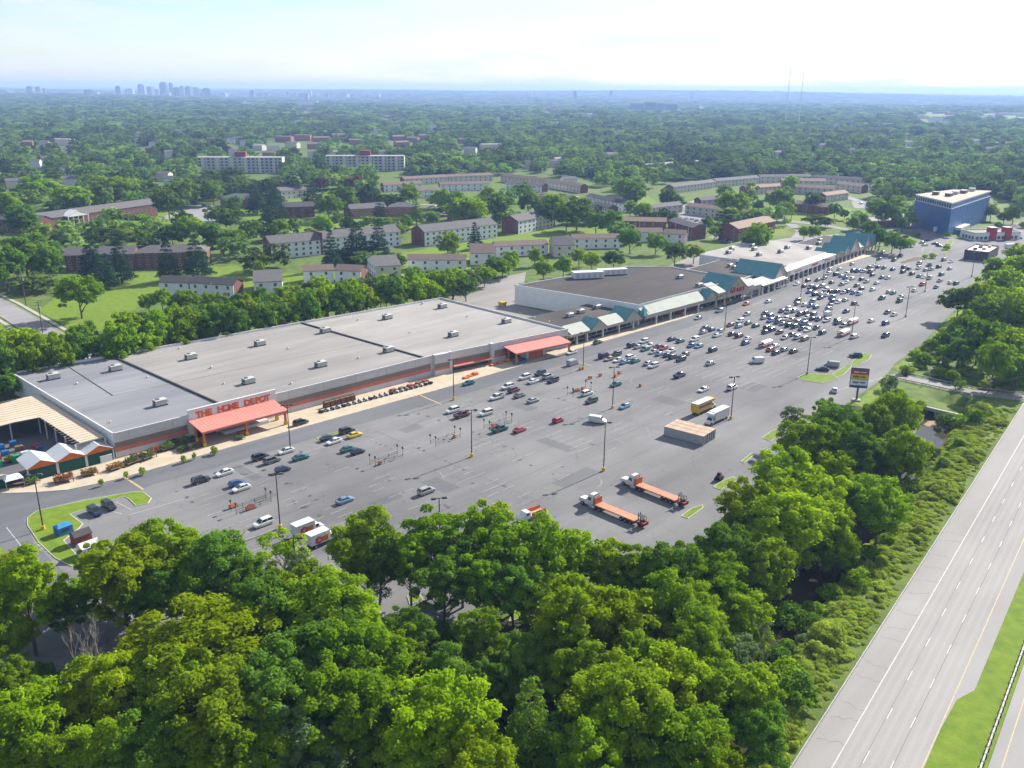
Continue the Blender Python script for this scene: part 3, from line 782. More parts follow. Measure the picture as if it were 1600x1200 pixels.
TONE_WORD = {'bright': 'bright green', 'mid': 'mid-green', 'dark': 'dark green', 'grey': 'grey-green', 'yellow': 'yellow-green', 'pine': 'blackish green', 'rust': 'rusty brown', 'vine': 'pale green', 'far': 'green'}
TREES = []            # (sort x, group phrase, object, words)
tr_rng = random.Random(21)
def plant(key, x, y, radius, tone='mid', height=None, zone='wood', variant=None, base_z=None, rot=None):
    lst = SPECIES[key]; i = tr_rng.randrange(len(lst)) if variant is None else variant % len(lst)
    crown, trunk, R, H = lst[i]
    s = radius / R; sz = (height / H) if height else s
    name = {'pine': 'conifer_tree', 'bush': 'shrub', 'bare': 'bare_tree'}.get(key, 'tree')
    o = bpy.data.objects.new(name, None); o.empty_display_size = 0.5; COL.objects.link(o)
    zb = float(land_z(x, y)) if base_z is None else base_z
    o.location = (x, y, zb); o.rotation_euler = (0, 0, tr_rng.uniform(0, 6.28) if rot is None else rot); o.scale = (s * tr_rng.uniform(.88, 1.14), s * tr_rng.uniform(.88, 1.14), sz); o.rotation_euler.x, o.rotation_euler.y = tr_rng.uniform(-.05, .05), tr_rng.uniform(-.05, .05)
    if trunk: link('trunk', trunk, o)
    if crown:
        c = link('crown', crown, o)
        c.material_slots[0].link = 'OBJECT'; c.material_slots[0].material = LEAF[tone]
    kind = {'pine': 'tall conifer', 'bush': 'low shrub', 'bare': 'leafless grey tree', 'thin': 'thin sparse tree', 'open': 'tall open-crowned tree'}.get(key, 'leafy tree')
    TREES.append((zone, x, y, o, f"{TONE_WORD[tone]} {kind}" if key != 'bare' else kind, key))
    return o
def plant_px(key, px, py, rpx, tone, zone, h=None, hc=0.66):
    """Crown centre and radius in the photograph; the trunk stands on the ground below that centre."""
    p = G(px, py, 0); Rn, Hn = SPECIES[key][0][2], SPECIES[key][0][3]
    hh = h or 12.0
    for _ in range(4):
        q = G(px, py, hh * hc); depth = q.y * cp + (CAMH - hh * hc) * sp
        r = rpx * depth / FOC
        if h is None: hh = max(2.0, min({'near': 19, 'open': 19, 'midb': 22, 'pine': 22, 'bush': 4.5, 'thin': 13}.get(key, 18), Hn * (r / Rn) * 0.95))
    return plant(key, q.x, q.y, r, tone, hh, zone)
# ------------------------------------------------------------------ the big store
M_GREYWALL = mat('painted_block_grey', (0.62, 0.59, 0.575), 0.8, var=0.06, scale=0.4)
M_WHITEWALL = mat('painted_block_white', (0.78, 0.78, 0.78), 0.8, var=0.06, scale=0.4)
M_TAN = mat('painted_band_tan', (0.27, 0.20, 0.15), 0.8, var=0.08, scale=0.5)
M_CORAL = mat('painted_band_coral', (0.62, 0.19, 0.13), 0.75, var=0.08, scale=0.5)
M_CORALROOF = mat('coral_metal_roof', (0.64, 0.25, 0.20), 0.5, 0.4, var=0.06, scale=0.4)
M_ORANGE = mat('orange_paint', (0.72, 0.17, 0.02), 0.5, 0.4, var=0.06, scale=0.5)
M_ORANGE2 = mat('orange_sign', (0.75, 0.14, 0.015), 0.45, 0.4, var=0.04)
M_YEL = mat('yellow_paint', (0.72, 0.48, 0.03), 0.6, var=0.08)
M_CAP = mat('white_coping', (0.62, 0.62, 0.61), 0.5, 0.4, var=0.05)
M_DARK = mat('dark_interior', (0.03, 0.032, 0.036), 0.7)
def glass(name, col, rough=0.08):
    if name in MATS: return MATS[name]
    m = bpy.data.materials.new(name); m.use_nodes = True; b = m.node_tree.nodes['Principled BSDF']
    nz_ = m.node_tree.nodes.new('ShaderNodeTexNoise'); nz_.inputs['Scale'].default_value = 0.7
    r_ = m.node_tree.nodes.new('ShaderNodeValToRGB'); r_.color_ramp.elements[0].color = (*[c * 0.7 for c in col], 1); r_.color_ramp.elements[1].color = (*[c * 1.4 for c in col], 1)
    m.node_tree.links.new(nz_.outputs[0], r_.inputs[0]); m.node_tree.links.new(r_.outputs[0], b.inputs['Base Color'])
    b.inputs['Roughness'].default_value = rough; b.inputs['Specular IOR Level'].default_value = 0.8
    MATS[name] = m; return m
M_GLASS = glass('shop_glass', (0.035, 0.045, 0.05))
def roof_mat(name, a, b_, line=6.0, seam=0.72, patch=(0.5, 0.42, 0.32)):
    """Flat membrane roof: long sheets with seams, ponding stains and scuffs."""
    k_ = .84 if a[0] > .15 else .7; a = tuple(c * k_ for c in a); b_ = tuple(c * k_ * 1.07 for c in b_); patch = tuple(c * .7 for c in patch)
    m = bpy.data.materials.new(name); m.use_nodes = True; t = m.node_tree; bs = t.nodes['Principled BSDF']; bs.inputs['Roughness'].default_value = 0.92; bs.inputs['Specular IOR Level'].default_value = 0.12
    tcn = t.nodes.new('ShaderNodeTexCoord'); mp = t.nodes.new('ShaderNodeMapping'); mp.inputs['Rotation'].default_value = (0, 0, -FU.a); t.links.new(tcn.outputs['Object'], mp.inputs[0])
    n1 = t.nodes.new('ShaderNodeTexNoise'); n1.inputs['Scale'].default_value = 0.05; n1.inputs['Detail'].default_value = 6; n1.inputs['Roughness'].default_value = 0.65
    st = t.nodes.new('ShaderNodeMapping'); st.inputs['Scale'].default_value = (0.25, 1.4, 1); t.links.new(mp.outputs[0], st.inputs[0])
    t.links.new(st.outputs[0], n1.inputs['Vector'])
    rp = t.nodes.new('ShaderNodeValToRGB'); rp.color_ramp.elements[0].position, rp.color_ramp.elements[1].position = 0.36, 0.64
    rp.color_ramp.elements[0].color = (*a, 1); rp.color_ramp.elements[1].color = (*b_, 1); t.links.new(n1.outputs[0], rp.inputs[0])
    sx = t.nodes.new('ShaderNodeSeparateXYZ'); t.links.new(mp.outputs[0], sx.inputs[0])
    md = t.nodes.new('ShaderNodeMath'); md.operation = 'PINGPONG'; md.inputs[1].default_value = line / 2; t.links.new(sx.outputs[1], md.inputs[0])
    lt = t.nodes.new('ShaderNodeMath'); lt.operation = 'LESS_THAN'; lt.inputs[1].default_value = 0.08; t.links.new(md.outputs[0], lt.inputs[0])
    n2 = t.nodes.new('ShaderNodeTexNoise'); n2.inputs['Scale'].default_value = 0.035; n2.inputs['Detail'].default_value = 5; t.links.new(mp.outputs[0], n2.inputs['Vector'])
    r2 = t.nodes.new('ShaderNodeValToRGB'); r2.color_ramp.elements[0].position, r2.color_ramp.elements[1].position = 0.60, 0.72; t.links.new(n2.outputs[0], r2.inputs[0])
    m0 = t.nodes.new('ShaderNodeMixRGB'); m0.inputs[2].default_value = (*[a[i] * 0.5 + patch[i] * 0.22 for i in range(3)], 1)
    k = t.nodes.new('ShaderNodeMath'); k.operation = 'MULTIPLY'; k.inputs[1].default_value = 0.55; t.links.new(r2.outputs[0], k.inputs[0]); t.links.new(k.outputs[0], m0.inputs[0]); t.links.new(rp.outputs[0], m0.inputs[1])
    m1 = t.nodes.new('ShaderNodeMixRGB'); m1.blend_type = 'MULTIPLY'; m1.inputs[2].default_value = (seam, seam, seam, 1)
    t.links.new(lt.outputs[0], m1.inputs[0]); t.links.new(m0.outputs[0], m1.inputs[1]); t.links.new(m1.outputs[0], bs.inputs['Base Color'])
    MATS[name] = m; return m
M_ROOF1 = roof_mat('grey_membrane', (0.185, 0.19, 0.212), (0.25, 0.253, 0.268))
M_ROOF2 = roof_mat('worn_grey_membrane', (0.235, 0.225, 0.22), (0.31, 0.295, 0.28))
M_DARKROOF = roof_mat('brown_membrane', (0.072, 0.064, 0.062), (0.098, 0.088, 0.083), seam=0.9)
M_LIGHTROOF = roof_mat('pale_membrane', (0.28, 0.265, 0.25), (0.36, 0.34, 0.315))
M_HVAC = mat('hvac_cream', (0.50, 0.50, 0.47), 0.5, 0.4, var=0.08)
M_HVAC2 = mat('hvac_grille', (0.10, 0.11, 0.12), 0.6)

def wall_strip(parent, name, p, q, z0, z1, th, m, off=0.0):
    """A wall between two plan points, thickness th measured inwards (to the left of p->q), pushed out by off."""
    p, q = Vector((p[0], p[1])), Vector((q[0], q[1])); d = (q - p).normalized(); n_ = Vector((-d.y, d.x))
    p, q = p - n_ * off, q - n_ * off
    return MB().prism([p, q, q + n_ * th, p + n_ * th], z0, z1).build(name, m, parent)
HR = 7.1
F1 = Frame(E0, 43.75)
def polar(o, L, ang): return Vector((o[0] + L * math.cos(math.radians(ang)), o[1] + L * math.sin(math.radians(ang))))
e0 = E0.to_2d(); e1 = F1.w(107, 0).to_2d(); e3 = polar(e0, 168.2, 41.42); eb = polar(e0, 75.9, 136.27); ec = polar(e3, 74.2, 135.08)
d2 = e3 - e1; F2 = Frame(e1, math.degrees(math.atan2(d2.y, d2.x))); L2 = d2.length
store = thing('home_improvement_store', 'long grey-roofed store with orange lettering and coral awnings', 'store', (0, 0, 0))
MB().sheet([e0, e1, e3, ec, eb], 6.5).build('roof', M_ROOF1, store)
ring = [('front_wall', e0, e1), ('front_wall', e1, e3), ('side_wall', e3, ec), ('rear_wall', ec, eb), ('side_wall', eb, e0)]
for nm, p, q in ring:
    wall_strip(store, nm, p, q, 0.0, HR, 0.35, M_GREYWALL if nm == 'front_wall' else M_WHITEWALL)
    wall_strip(store, 'coping', p, q, HR, HR + 0.12, 0.42, M_CAP if nm != 'rear_wall' else M_GREYWALL, 0.03)
# worn right-hand roof sections and dark expansion joints
j1f, j1b = G(349, 626, 6.5), G(185, 551, 6.5); j2f, j2b = G(678, 556, 6.5), G(497, 499, 6.5)
def lerp2(a, b, t): return Vector((a[0] + (b[0] - a[0]) * t, a[1] + (b[1] - a[1]) * t))
jb1, jb2 = lerp2(eb, ec, 0.185), lerp2(eb, ec, 0.605); jf1, jf2 = F1.w(32.5, 0.5).to_2d(), F1.w(105, 0.5).to_2d()
MB().sheet([jf1, jf2, jb2, jb1], 6.52).build('roof_section', M_ROOF2, store)
MB().sheet([jf2, e3, ec, jb2], 6.52).build('roof_section', M_LIGHTROOF, store).material_slots[0].material = roof_mat('mid_membrane', (0.27, 0.26, 0.25), (0.35, 0.335, 0.32))
M_EXP = mat('expansion_joint', (0.05, 0.05, 0.055), 0.8)
for a_, b_ in ((jf1, jb1), (jf2, jb2)):
    wall_strip(store, 'expansion_joint', a_, b_, 6.5, 6.95, 0.55, M_EXP)
a_, b_ = F1.w(12.5, 33).to_2d(), F1.w(13, 72).to_2d(); wall_strip(store, 'roof_seam', a_, b_, 6.5, 6.58, 0.3, M_EXP)
a_, b_ = F1.w(12.5, 33).to_2d(), F1.w(100, 30).to_2d(); wall_strip(store, 'roof_seam', a_, b_, 6.5, 6.57, 0.25, mat('tan_roof_strip', (0.33, 0.28, 0.19), 0.9))
# colour bands
for F_, x0, x1 in ((F1, 0.0, 20.0), (F1, 47.5, 106.5), (F2, 7.0, L2)):
    MB().box(x0, x1, -0.03, 0.0, 3.0, 4.5).build('tan_band', M_TAN, store, F_.o, F_.a)
    MB().box(x0, x1, -0.045, 0.0, 1.85, 3.0).build('coral_band', M_CORAL, store, F_.o, F_.a)
for x in np.arange(4, 104, 12.0):
    if not 18 < x < 49: MB().box(x, x + 0.06, -0.05, 0, 0, HR).build('control_joint', mat('joint_grey', (0.30, 0.30, 0.30)), store, F1.o, F1.a)
# raised sign wall with the lettering
MB().box(20.5, 47.5, -0.30, 0.35, 0, 8.5).build('sign_wall', M_WHITEWALL, store, F1.o, F1.a)
MB().box(20.4, 47.6, -0.36, 0.41, 8.5, 8.64).build('coping', M_CAP, store, F1.o, F1.a)
def letters(text, parent, frame, x0, x1, y, zb, h, m, depth=0.16):
    """Each character its own solid letter, spaced evenly over x0..x1 on a wall facing -y."""
    n = len(text); st = (x1 - x0) / n
    for i, ch in enumerate(text):
        if ch == ' ': continue
        cu = bpy.data.curves.new('letter', 'FONT'); cu.body = ch; cu.size = h * 1.42; cu.extrude = depth / 2; cu.align_x = 'CENTER'; cu.offset = 0.055 * h; cu.resolution_u = 3
        cu.materials.append(m)
        tmp = bpy.data.objects.new('letter_curve', cu); COL.objects.link(tmp); bpy.context.view_layer.update()
        me = bpy.data.meshes.new_from_object(tmp.evaluated_get(bpy.context.evaluated_depsgraph_get())); bpy.data.objects.remove(tmp); bpy.data.curves.remove(cu)
        if not me.materials: me.materials.append(m)
        o = bpy.data.objects.new('letter', me); COL.objects.link(o); o.parent = parent
        p = frame.w(x0 + (i + 0.5) * st, y, zb)
        o.matrix_local = Matrix.Translation(p) @ Matrix.Rotation(frame.a, 4, 'Z') @ Matrix.Rotation(math.radians(90), 4, 'X') @ Matrix.Diagonal((min(1.1, st / (h * 0.86)), 1, 1, 1))
letters('THE HOME DEPOT', store, F1, 22.6, 45.6, -0.40, 5.95, 1.75, M_ORANGE2)
def awning(F_, x0, x1, zw, zf, dep, posts, cname='entrance_awning'):
    vs = [(x0, 0, zw), (x1, 0, zw), (x1, -dep, zf), (x0, -dep, zf)]; vs += [(a, b, c + 0.28) for a, b, c in vs]
    aw = MB().add(vs, [(0, 1, 2, 3), (7, 6, 5, 4), (0, 4, 5, 1), (1, 5, 6, 2), (2, 6, 7, 3), (3, 7, 4, 0)]).build(cname, M_CORALROOF, store, F_.o, F_.a)
    MB().box(x0, x1, -dep - 0.12, -dep, zf - 0.35, zf + 0.2).build('fascia', M_CORAL, aw)
    rm = MB().add([(-0.05, 0, zw + 0.28), (0.05, 0, zw + 0.28), (0.05, -dep, zf + 0.28), (-0.05, -dep, zf + 0.28), (0, 0, zw + 0.32), (0, -dep, zf + 0.32)], [(0, 4, 5, 3), (4, 1, 2, 5)]).mesh('roof_rib', [M_CORALROOF])
    for x in np.arange(x0 + 0.6, x1, 1.2): link('roof_rib', rm, aw, (x, 0, 0))
    pm = MB().box(-0.28, 0.28, -0.28, 0.28, 0, zf).mesh('post', [M_ORANGE]); bm_ = MB().box(-0.42, 0.42, -0.42, 0.42, 0, 1.15).mesh('post_base', [M_YEL])
    for x, y in posts:
        o = link('post', pm, aw, (x, y, 0)); o2 = link('post_base', bm_, aw, (x, y, 0.0))
    return aw
awning(F1, 20.2, 46.6, 5.5, 4.35, 8.6, [(20.9, -8.0), (45.9, -8.0), (20.9, -3.0), (45.9, -3.0), (33.5, -8.0)])
for x0, x1, z1, m in ((22, 28, 3.3, M_DARK), (29, 43, 3.0, M_GLASS), (43.5, 46, 2.8, M_WHITEWALL)):
    MB().box(x0, x1, -0.38, -0.3, 0.15, z1).build('shopfront', m, store, F1.o, F1.a)
for x in np.arange(29, 43.1, 1.75): MB().box(x - 0.06, x + 0.06, -0.5, -0.36, 0.15, 3.0).build('mullion', M_CAP, store, F1.o, F1.a)
MB().box(29, 43, -3.6, -0.5, 0.15, 1.0).build('entrance_wall', M_WHITEWALL, store, F1.o, F1.a)
# corner turret, secondary entrance, loading canopy
MB().box(0.5, 6.6, -1.2, 0.3, 0, HR + 0.35).build('entrance_block', M_GREYWALL, store, F2.o, F2.a)
MB().box(0.5, 6.6, -1.24, -1.2, 2.7, 4.3).build('tan_band', M_TAN, store, F2.o, F2.a); MB().box(0.5, 6.6, -1.26, -1.2, 1.9, 2.7).build('coral_band', M_CORAL, store, F2.o, F2.a)
MB().box(6.6, 7.6, -1.35, 0.3, 0, HR + 0.5).build('pilaster', M_CAP, store, F2.o, F2.a)
MB().box(24.4, 25.6, -1.35, 0.3, 0, HR + 0.5).build('pilaster', M_CAP, store, F2.o, F2.a)
MB().box(8.5, 23.8, -0.12, -0.05, 0.3, 1.9).build('shopfront', M_GLASS, store, F2.o, F2.a)
MB().box(7.8, 24.2, -2.2, -0.05, 2.15, 2.45).build('door_awning', M_CORAL, store, F2.o, F2.a)
awning(F2, 30.5, 56.5, 5.2, 4.2, 7.6, [(31.1, -7.1), (55.9, -7.1), (31.1, -2.5), (48.0, -2.5)], 'loading_awning')
MB().box(38.5, 47.5, -3.4, 0.0, 0, 4.4).build('door_block', M_WHITEWALL, store, F2.o, F2.a)
dr = MB().box(39.6, 46.4, -3.48, -3.40, 0.15, 3.7).build('orange_door', M_ORANGE, store, F2.o, F2.a)
for k in range(6): MB().box(39.6, 46.4, -3.51, -3.48, 0.72 + 0.6 * k, 0.76 + 0.6 * k).build('door_rib', M_CORAL, dr)
MB().box(32, 38, -0.1, -0.05, 0.15, 3.4).build('shopfront', M_DARK, store, F2.o, F2.a)

# rooftop air handlers, each lifted on its own curb
hv = {}
def rtu(px, py, z, L=3.4, W=2.2, Hh=1.5, label='', ang=None, grp='air handlers on the big store roof'):
    p = G(px, py, z + 0.6); a = FU.a if ang is None else ang
    t = thing('rooftop_unit', label, 'air handler', (p.x, p.y, z), a, grp)
    key = (L, W, Hh)
    if key not in hv:
        c = MB().box(-L / 2 - .1, L / 2 + .1, -W / 2 - .1, W / 2 + .1, 0, 0.32).mesh('curb', [M_EXP])
        b = MB().box(-L / 2, L / 2, -W / 2, W / 2, 0.32, Hh + .25).frustum((-L / 2 - .05, L / 2 + .05, -W / 2 - .05, W / 2 + .05), (-L / 2, L / 2, -W / 2 + .15, W / 2 - .15), Hh + .25, Hh + .4).mesh('casing', [M_HVAC])
        g_ = MB().box(-L / 2 - .03, -L / 2, -W * .36, W * .36, 0.55, Hh).mesh('grille', [M_HVAC2])
        h_ = MB().add([(L / 2, -W * .4, Hh), (L / 2, W * .4, Hh), (L / 2 + .7, W * .4, .8), (L / 2 + .7, -W * .4, .8), (L / 2, -W * .4, .7), (L / 2, W * .4, .7)], [(0, 1, 2, 3), (3, 2, 5, 4), (0, 3, 4), (1, 5, 2), (0, 4, 5, 1)]).mesh('intake_hood', [M_HVAC])
        f_ = MB().tube((-L * .2, 0, Hh + .4), (-L * .2, 0, Hh + .55), W * .3, n=12).mesh('fan_ring', [M_HVAC2])
        hv[key] = (c, b, g_, h_, f_)
    for nm, me in zip(('curb', 'casing', 'grille', 'intake_hood', 'fan_ring'), hv[key]): link(nm, me, t)
for i, (px, py) in enumerate(((83, 589), (180, 576), (250, 630), (298, 558), (388, 596), (406, 537), (508, 517), (607, 547), (501, 570), (708, 523), (605, 496), (691, 479), (791, 502))):
    rtu(px, py, 6.55, label=f'cream rooftop air handler, {ordinal(i + 1)} listed across the big store roof', )
hvs = sorted([o for o in bpy.data.objects if o.name.startswith('rooftop_unit')], key=lambda o: o.location.dot(Vector((1, 0.35, 0))))
for i, o in enumerate(hvs): o['label'] = f"cream air handler, {ordinal(i + 1)} from the left across the big store's grey roof"
for px, py, s_ in ((172, 660, .5), (120, 600, .6), (230, 590, .5), (330, 575, .7), (450, 545, .6), (350, 600, .5), (560, 560, .6), (640, 520, .5), (560, 500, .6), (730, 495, .6), (470, 505, .5), (280, 545, .5), (660, 475, .8), (772, 487, .7), (835, 497, .6), (858, 503, .5), (455, 600, .6)):
    p = G(px, py, 6.55)
    t = thing('roof_vent', '', 'roof vent', (p.x, p.y, 6.5), 0); k = s_
    MB().tube((0, 0, 0), (0, 0, .8 * k), .45 * k, n=10).build('stack', M_HVAC, t); MB().tube((0, 0, .8 * k), (0, 0, 1.1 * k), .7 * k, .3 * k, n=10).build('cowl', M_HVAC, t)
for i, o in enumerate(sorted([o for o in bpy.data.objects if o.name.startswith('roof_vent')], key=lambda o: o.location.x)): tag(o, f"small pipe vent, {ordinal(i + 1)} from the left on the big store roof", None, 'roof vents')

# ------------------------------------------------------------------ garden centre at the store's left end
M_BEIGE = mat('beige_metal_roof', (0.60, 0.50, 0.37), 0.5, 0.4, var=0.07, scale=0.2)
M_WHITEMETAL = mat('white_metal_roof', (0.66, 0.67, 0.68), 0.4, 0.5, var=0.06, scale=0.3)
M_GREEN = mat('green_screen', (0.012, 0.085, 0.065), 0.7, var=0.15, scale=0.5)
gc = thing('garden_centre', 'open garden centre with beige canopy, white gables and green screen wall', 'garden centre')
GP = [G(*p, 5.6).to_2d() for p in ((-90, 655), (59, 616), (162, 682), (125, 692), (62, 652), (21, 660), (-90, 688))]
cn = MB().prism(GP, 5.45, 5.65).build('canopy_roof', M_BEIGE, gc)
for k in range(26):                                                        # standing seams of the canopy
    y = 51.5 - k * 1.95
    if y < 1.5: break
    x0 = -9.3 if y < 33 else -32.0
    MB().box(x0 + 0.2, -0.8, y - 0.05, y + 0.05, 5.66, 5.74).build('standing_seam', M_BEIGE, cn, F1.o, F1.a)
pm = MB().box(-.15, .15, -.15, .15, 0, 5.45).mesh('canopy_post', [M_WHITEMETAL])
for x, y in ((-8.6, 3), (-8.6, 11), (-8.6, 19), (-8.6, 27), (-8.6, 33), (-16, 33), (-24, 33), (-32, 33), (-1.2, 3)):
    p = F1.w(x, y); link('canopy_post', pm, gc, p, F1.a)
for k in range(3):
    x0 = -21.6 + 7.05 * k; x1 = x0 + 6.95
    r_ = MB().gable(x0, x1, -0.5, 8.5, 3.35, 5.0, 'y', 0.0, 0.12).build('gable_roof', M_WHITEMETAL, gc, F1.o, F1.a)
    MB().add([(x0, -0.52, 3.2), (x1, -0.52, 3.2), (x1, -0.52, 3.45), ((x0 + x1) / 2, -0.52, 5.1), (x0, -0.52, 3.45), (x0, -0.3, 3.2), (x1, -0.3, 3.2), (x1, -0.3, 3.45), ((x0 + x1) / 2, -0.3, 5.1), (x0, -0.3, 3.45)],
             [(0, 1, 2, 3, 4), (9, 8, 7, 6, 5), (0, 5, 6, 1), (1, 6, 7, 2), (2, 7, 8, 3), (3, 8, 9, 4), (4, 9, 5, 0)]).build('orange_gable_front', M_ORANGE, gc, F1.o, F1.a)
    for xx in (x0 + .1, x1 - .1): MB().box(xx - .14, xx + .14, -0.45, -0.17, 0, 3.3).build('gable_post', M_WHITEMETAL, gc, F1.o, F1.a)
for x0, x1, z1 in ((-21.4, -14.8, 3.1), (-7.3, -0.4, 3.1), (-40, -21.8, 2.6)):
    MB().box(x0, x1, -0.25, -0.1, 0.0, z1).build('screen_panel', M_GREEN, gc, F1.o, F1.a)
gd = MB().box(-14.2, -8.0, -0.3, -0.12, 0.0, 3.0).build('green_gate', mat('green_gate_paint', (0.01, 0.11, 0.06), 0.6), gc, F1.o, F1.a)
for k in range(5): MB().box(-14.2, -8.0, -0.34, -0.3, 0.5 * k + .4, 0.5 * k + .45).build('gate_rib', M_GREEN, gd)
MB().box(-4.2, -1.2, -0.7, -0.3, 0, 2.0).build('service_hatch', M_WHITEWALL, gc, F1.o, F1.a)
yb = [F1.w(-40, -0.1).to_2d(), F1.w(-0.4, -0.1).to_2d(), F1.w(-0.6, 52).to_2d(), F1.w(-40, 52).to_2d()]
MB().sheet(yb, 0.06).build('yard_floor', M_DRIVE, gc)

# goods in the yard and along the walk
gr = random.Random(9)
M_GOODS = [mat('tarp_green', (0.02, 0.28, 0.12), 0.5), mat('wrap_white', (0.55, 0.55, 0.58), 0.5), mat('bag_lilac', (0.32, 0.27, 0.36), 0.7), mat('goods_blue', (0.03, 0.13, 0.32), 0.6), mat('goods_brown', (0.20, 0.11, 0.06), 0.8), mat('goods_red', (0.35, 0.06, 0.05), 0.7)]
M_PALLET = mat('pallet_wood', (0.28, 0.20, 0.12), 0.9, var=0.2, scale=3)
def pallet_stack(p, ang, m, hh, L, W, label, grp):
    t = thing('pallet_stack', label, 'pallet', p, ang, grp)
    b = MB()
    for k in range(3): b.box(-L / 2, L / 2, -W / 2 + k * W / 2.2, -W / 2 + k * W / 2.2 + .09, 0, .1)
    b.box(-L / 2, L / 2, -W / 2, W / 2, .1, .14); b.build('pallet', M_PALLET, t)
    n = max(1, int(hh / .42))
    for k in range(n):
        o1, o2 = gr.uniform(-.05, .05), gr.uniform(-.05, .05)
        MB().frustum((-L / 2 + o1 + .05, L / 2 + o1 - .05, -W / 2 + o2 + .05, W / 2 + o2 - .05), (-L / 2 + o1 + .14, L / 2 + o1 - .14, -W / 2 + o2 + .14, W / 2 + o2 - .14), .14 + k * .42, .14 + k * .42 + .40).build('layer', m, t)
    return t
ys = []
for x in (-13.5, -17.0, -20.5, -24, -28):
    for y in (11, 15, 19, 23, 27.5):
        if gr.random() < .2: continue
        m = gr.choice(M_GOODS); p = F1.w(x + gr.uniform(-.5, .5), y + gr.uniform(-.6, .6), .06)
        ys.append(pallet_stack(p, F1.a + gr.uniform(-.1, .1), m, gr.uniform(1.0, 2.3), gr.uniform(1.6, 2.4), gr.uniform(1.3, 1.8), m.name, 'pallets in the garden yard'))
ys.sort(key=lambda o: (o.location.x, o.location.y))
for i, o in enumerate(ys): o['label'] = f"{o['label'].split('_')[1]} wrapped pallet stack, {ordinal(i + 1)} from the left in the garden yard"
M_FLOW = [leaf_material('flowers_red', (0.14, 0.05, 0.02), (0.40, 0.07, 0.05), 0.2), leaf_material('flowers_orange', (0.10, 0.12, 0.02), (0.42, 0.18, 0.04), 0.2), leaf_material('flowers_green', (0.05, 0.12, 0.02), (0.16, 0.25, 0.03), 0.25), leaf_material('flowers_purple', (0.10, 0.06, 0.10), (0.24, 0.10, 0.30), 0.2)]
FLOW_W = ['red-flowered', 'orange-flowered', 'leafy green', 'purple-flowered']
M_BENCH = mat('bench_wood', (0.16, 0.11, 0.075), 0.9)
fl_mesh = []
for i in range(4):
    rg_ = np.random.default_rng(60 + i); c = np.column_stack([rg_.uniform(-1.6, 1.6, 22), rg_.uniform(-1.1, 1.1, 22), rg_.uniform(.95, 1.35, 22)])
    fl_mesh.append(leaves_mesh('flowers', rg_, c, np.full((22, 3), .42), 700, .10, [M_FLOW[i]], cull=.2))
bench = MB().box(-1.9, 1.9, -1.3, 1.3, .62, .75)
for x in (-1.7, 1.7):
    for y in (-1.1, 1.1): bench.box(x - .06, x + .06, y - .06, y + .06, 0, .62)
bench = bench.mesh('bench', [M_BENCH]); fd = []
for px, py, k, s_ in ((100, 752, 0, 1.2), (140, 742, 1, 1.0), (180, 733, 1, 1.0), (206, 724, 2, 1.1), (214, 717, 0, .9), (231, 716, 2, 1.1), (244, 706, 0, .9), (262, 702, 2, 1.1), (270, 695, 2, 1.0), (285, 693, 2, 1.1), (298, 690, 2, .9), (310, 698, 1, .8), (288, 704, 2, .9), (24, 758, 3, 1.1), (50, 755, 2, .9), (20, 720, 2, 1.0), (375, 686, 2, .7)):
    p = G(px, py, .15); t = thing('plant_display', FLOW_W[k], 'plant display', p, F1.a + gr.uniform(-.3, .3), 'plant tables outside the garden centre'); t.scale = (s_, s_, s_)
    link('bench', bench, t); link('flowers', fl_mesh[k], t); fd.append(t)
fd.sort(key=lambda o: o.location.x)
for i, o in enumerate(fd): o['label'] = f"{o['label']} plant table, {ordinal(i + 1)} from the left along the store walk"
# white-roofed flower tent at the left edge
t = thing('market_tent', 'small white peaked tent over purple flowers at the left edge', 'tent', G(22, 760, .15), F1.a)
MB().frustum((-2.1, 2.1, -1.7, 1.7), (-1.3, 1.3, -.3, .3), 2.3, 3.2).build('tent_roof', M_WHITEMETAL, t)
for x in (-2, 2):
    for y in (-1.6, 1.6): MB().box(x - .05, x + .05, y - .05, y + .05, 0, 2.3).build('pole', M_CAP, t)

# mowers, grills, timber packs and sheds lined up outside
M_MOWW = mat('mower_white', (0.62, 0.62, 0.62), 0.4, .5); M_MOWD = mat('mower_dark', (0.045, 0.045, 0.05), 0.5); M_TYRE = mat('tyre_rubber', (0.02, 0.02, 0.022), 0.9)
def mower_meshes(m):
    hood = MB().frustum((.1, 1.0, -.32, .32), (.2, .9, -.26, .26), .35, .8).mesh('hood', [m]); seat = MB().box(-.5, -.15, -.25, .25, .5, .62).box(-.58, -.48, -.25, .25, .55, 1.0).mesh('seat', [M_MOWD])
    deck = MB().prism([(-.3, -.6), (.4, -.6), (.55, 0), (.4, .6), (-.3, .6)], .14, .3).mesh('deck', [m]); w1 = MB().tube((0, -.12, 0), (0, .12, 0), .27, n=10).mesh('wheel', [M_TYRE]); fr_ = MB().box(-.8, 1, -.2, .2, .28, .42).mesh('chassis', [M_MOWD])
    return hood, seat, deck, w1, fr_
MW = [mower_meshes(M_MOWW), mower_meshes(M_MOWD), mower_meshes(mat('mower_grey', (.25, .25, .26), .45))]
k0 = G(502, 645); k1 = G(672, 600); nmo = 22; mws = []
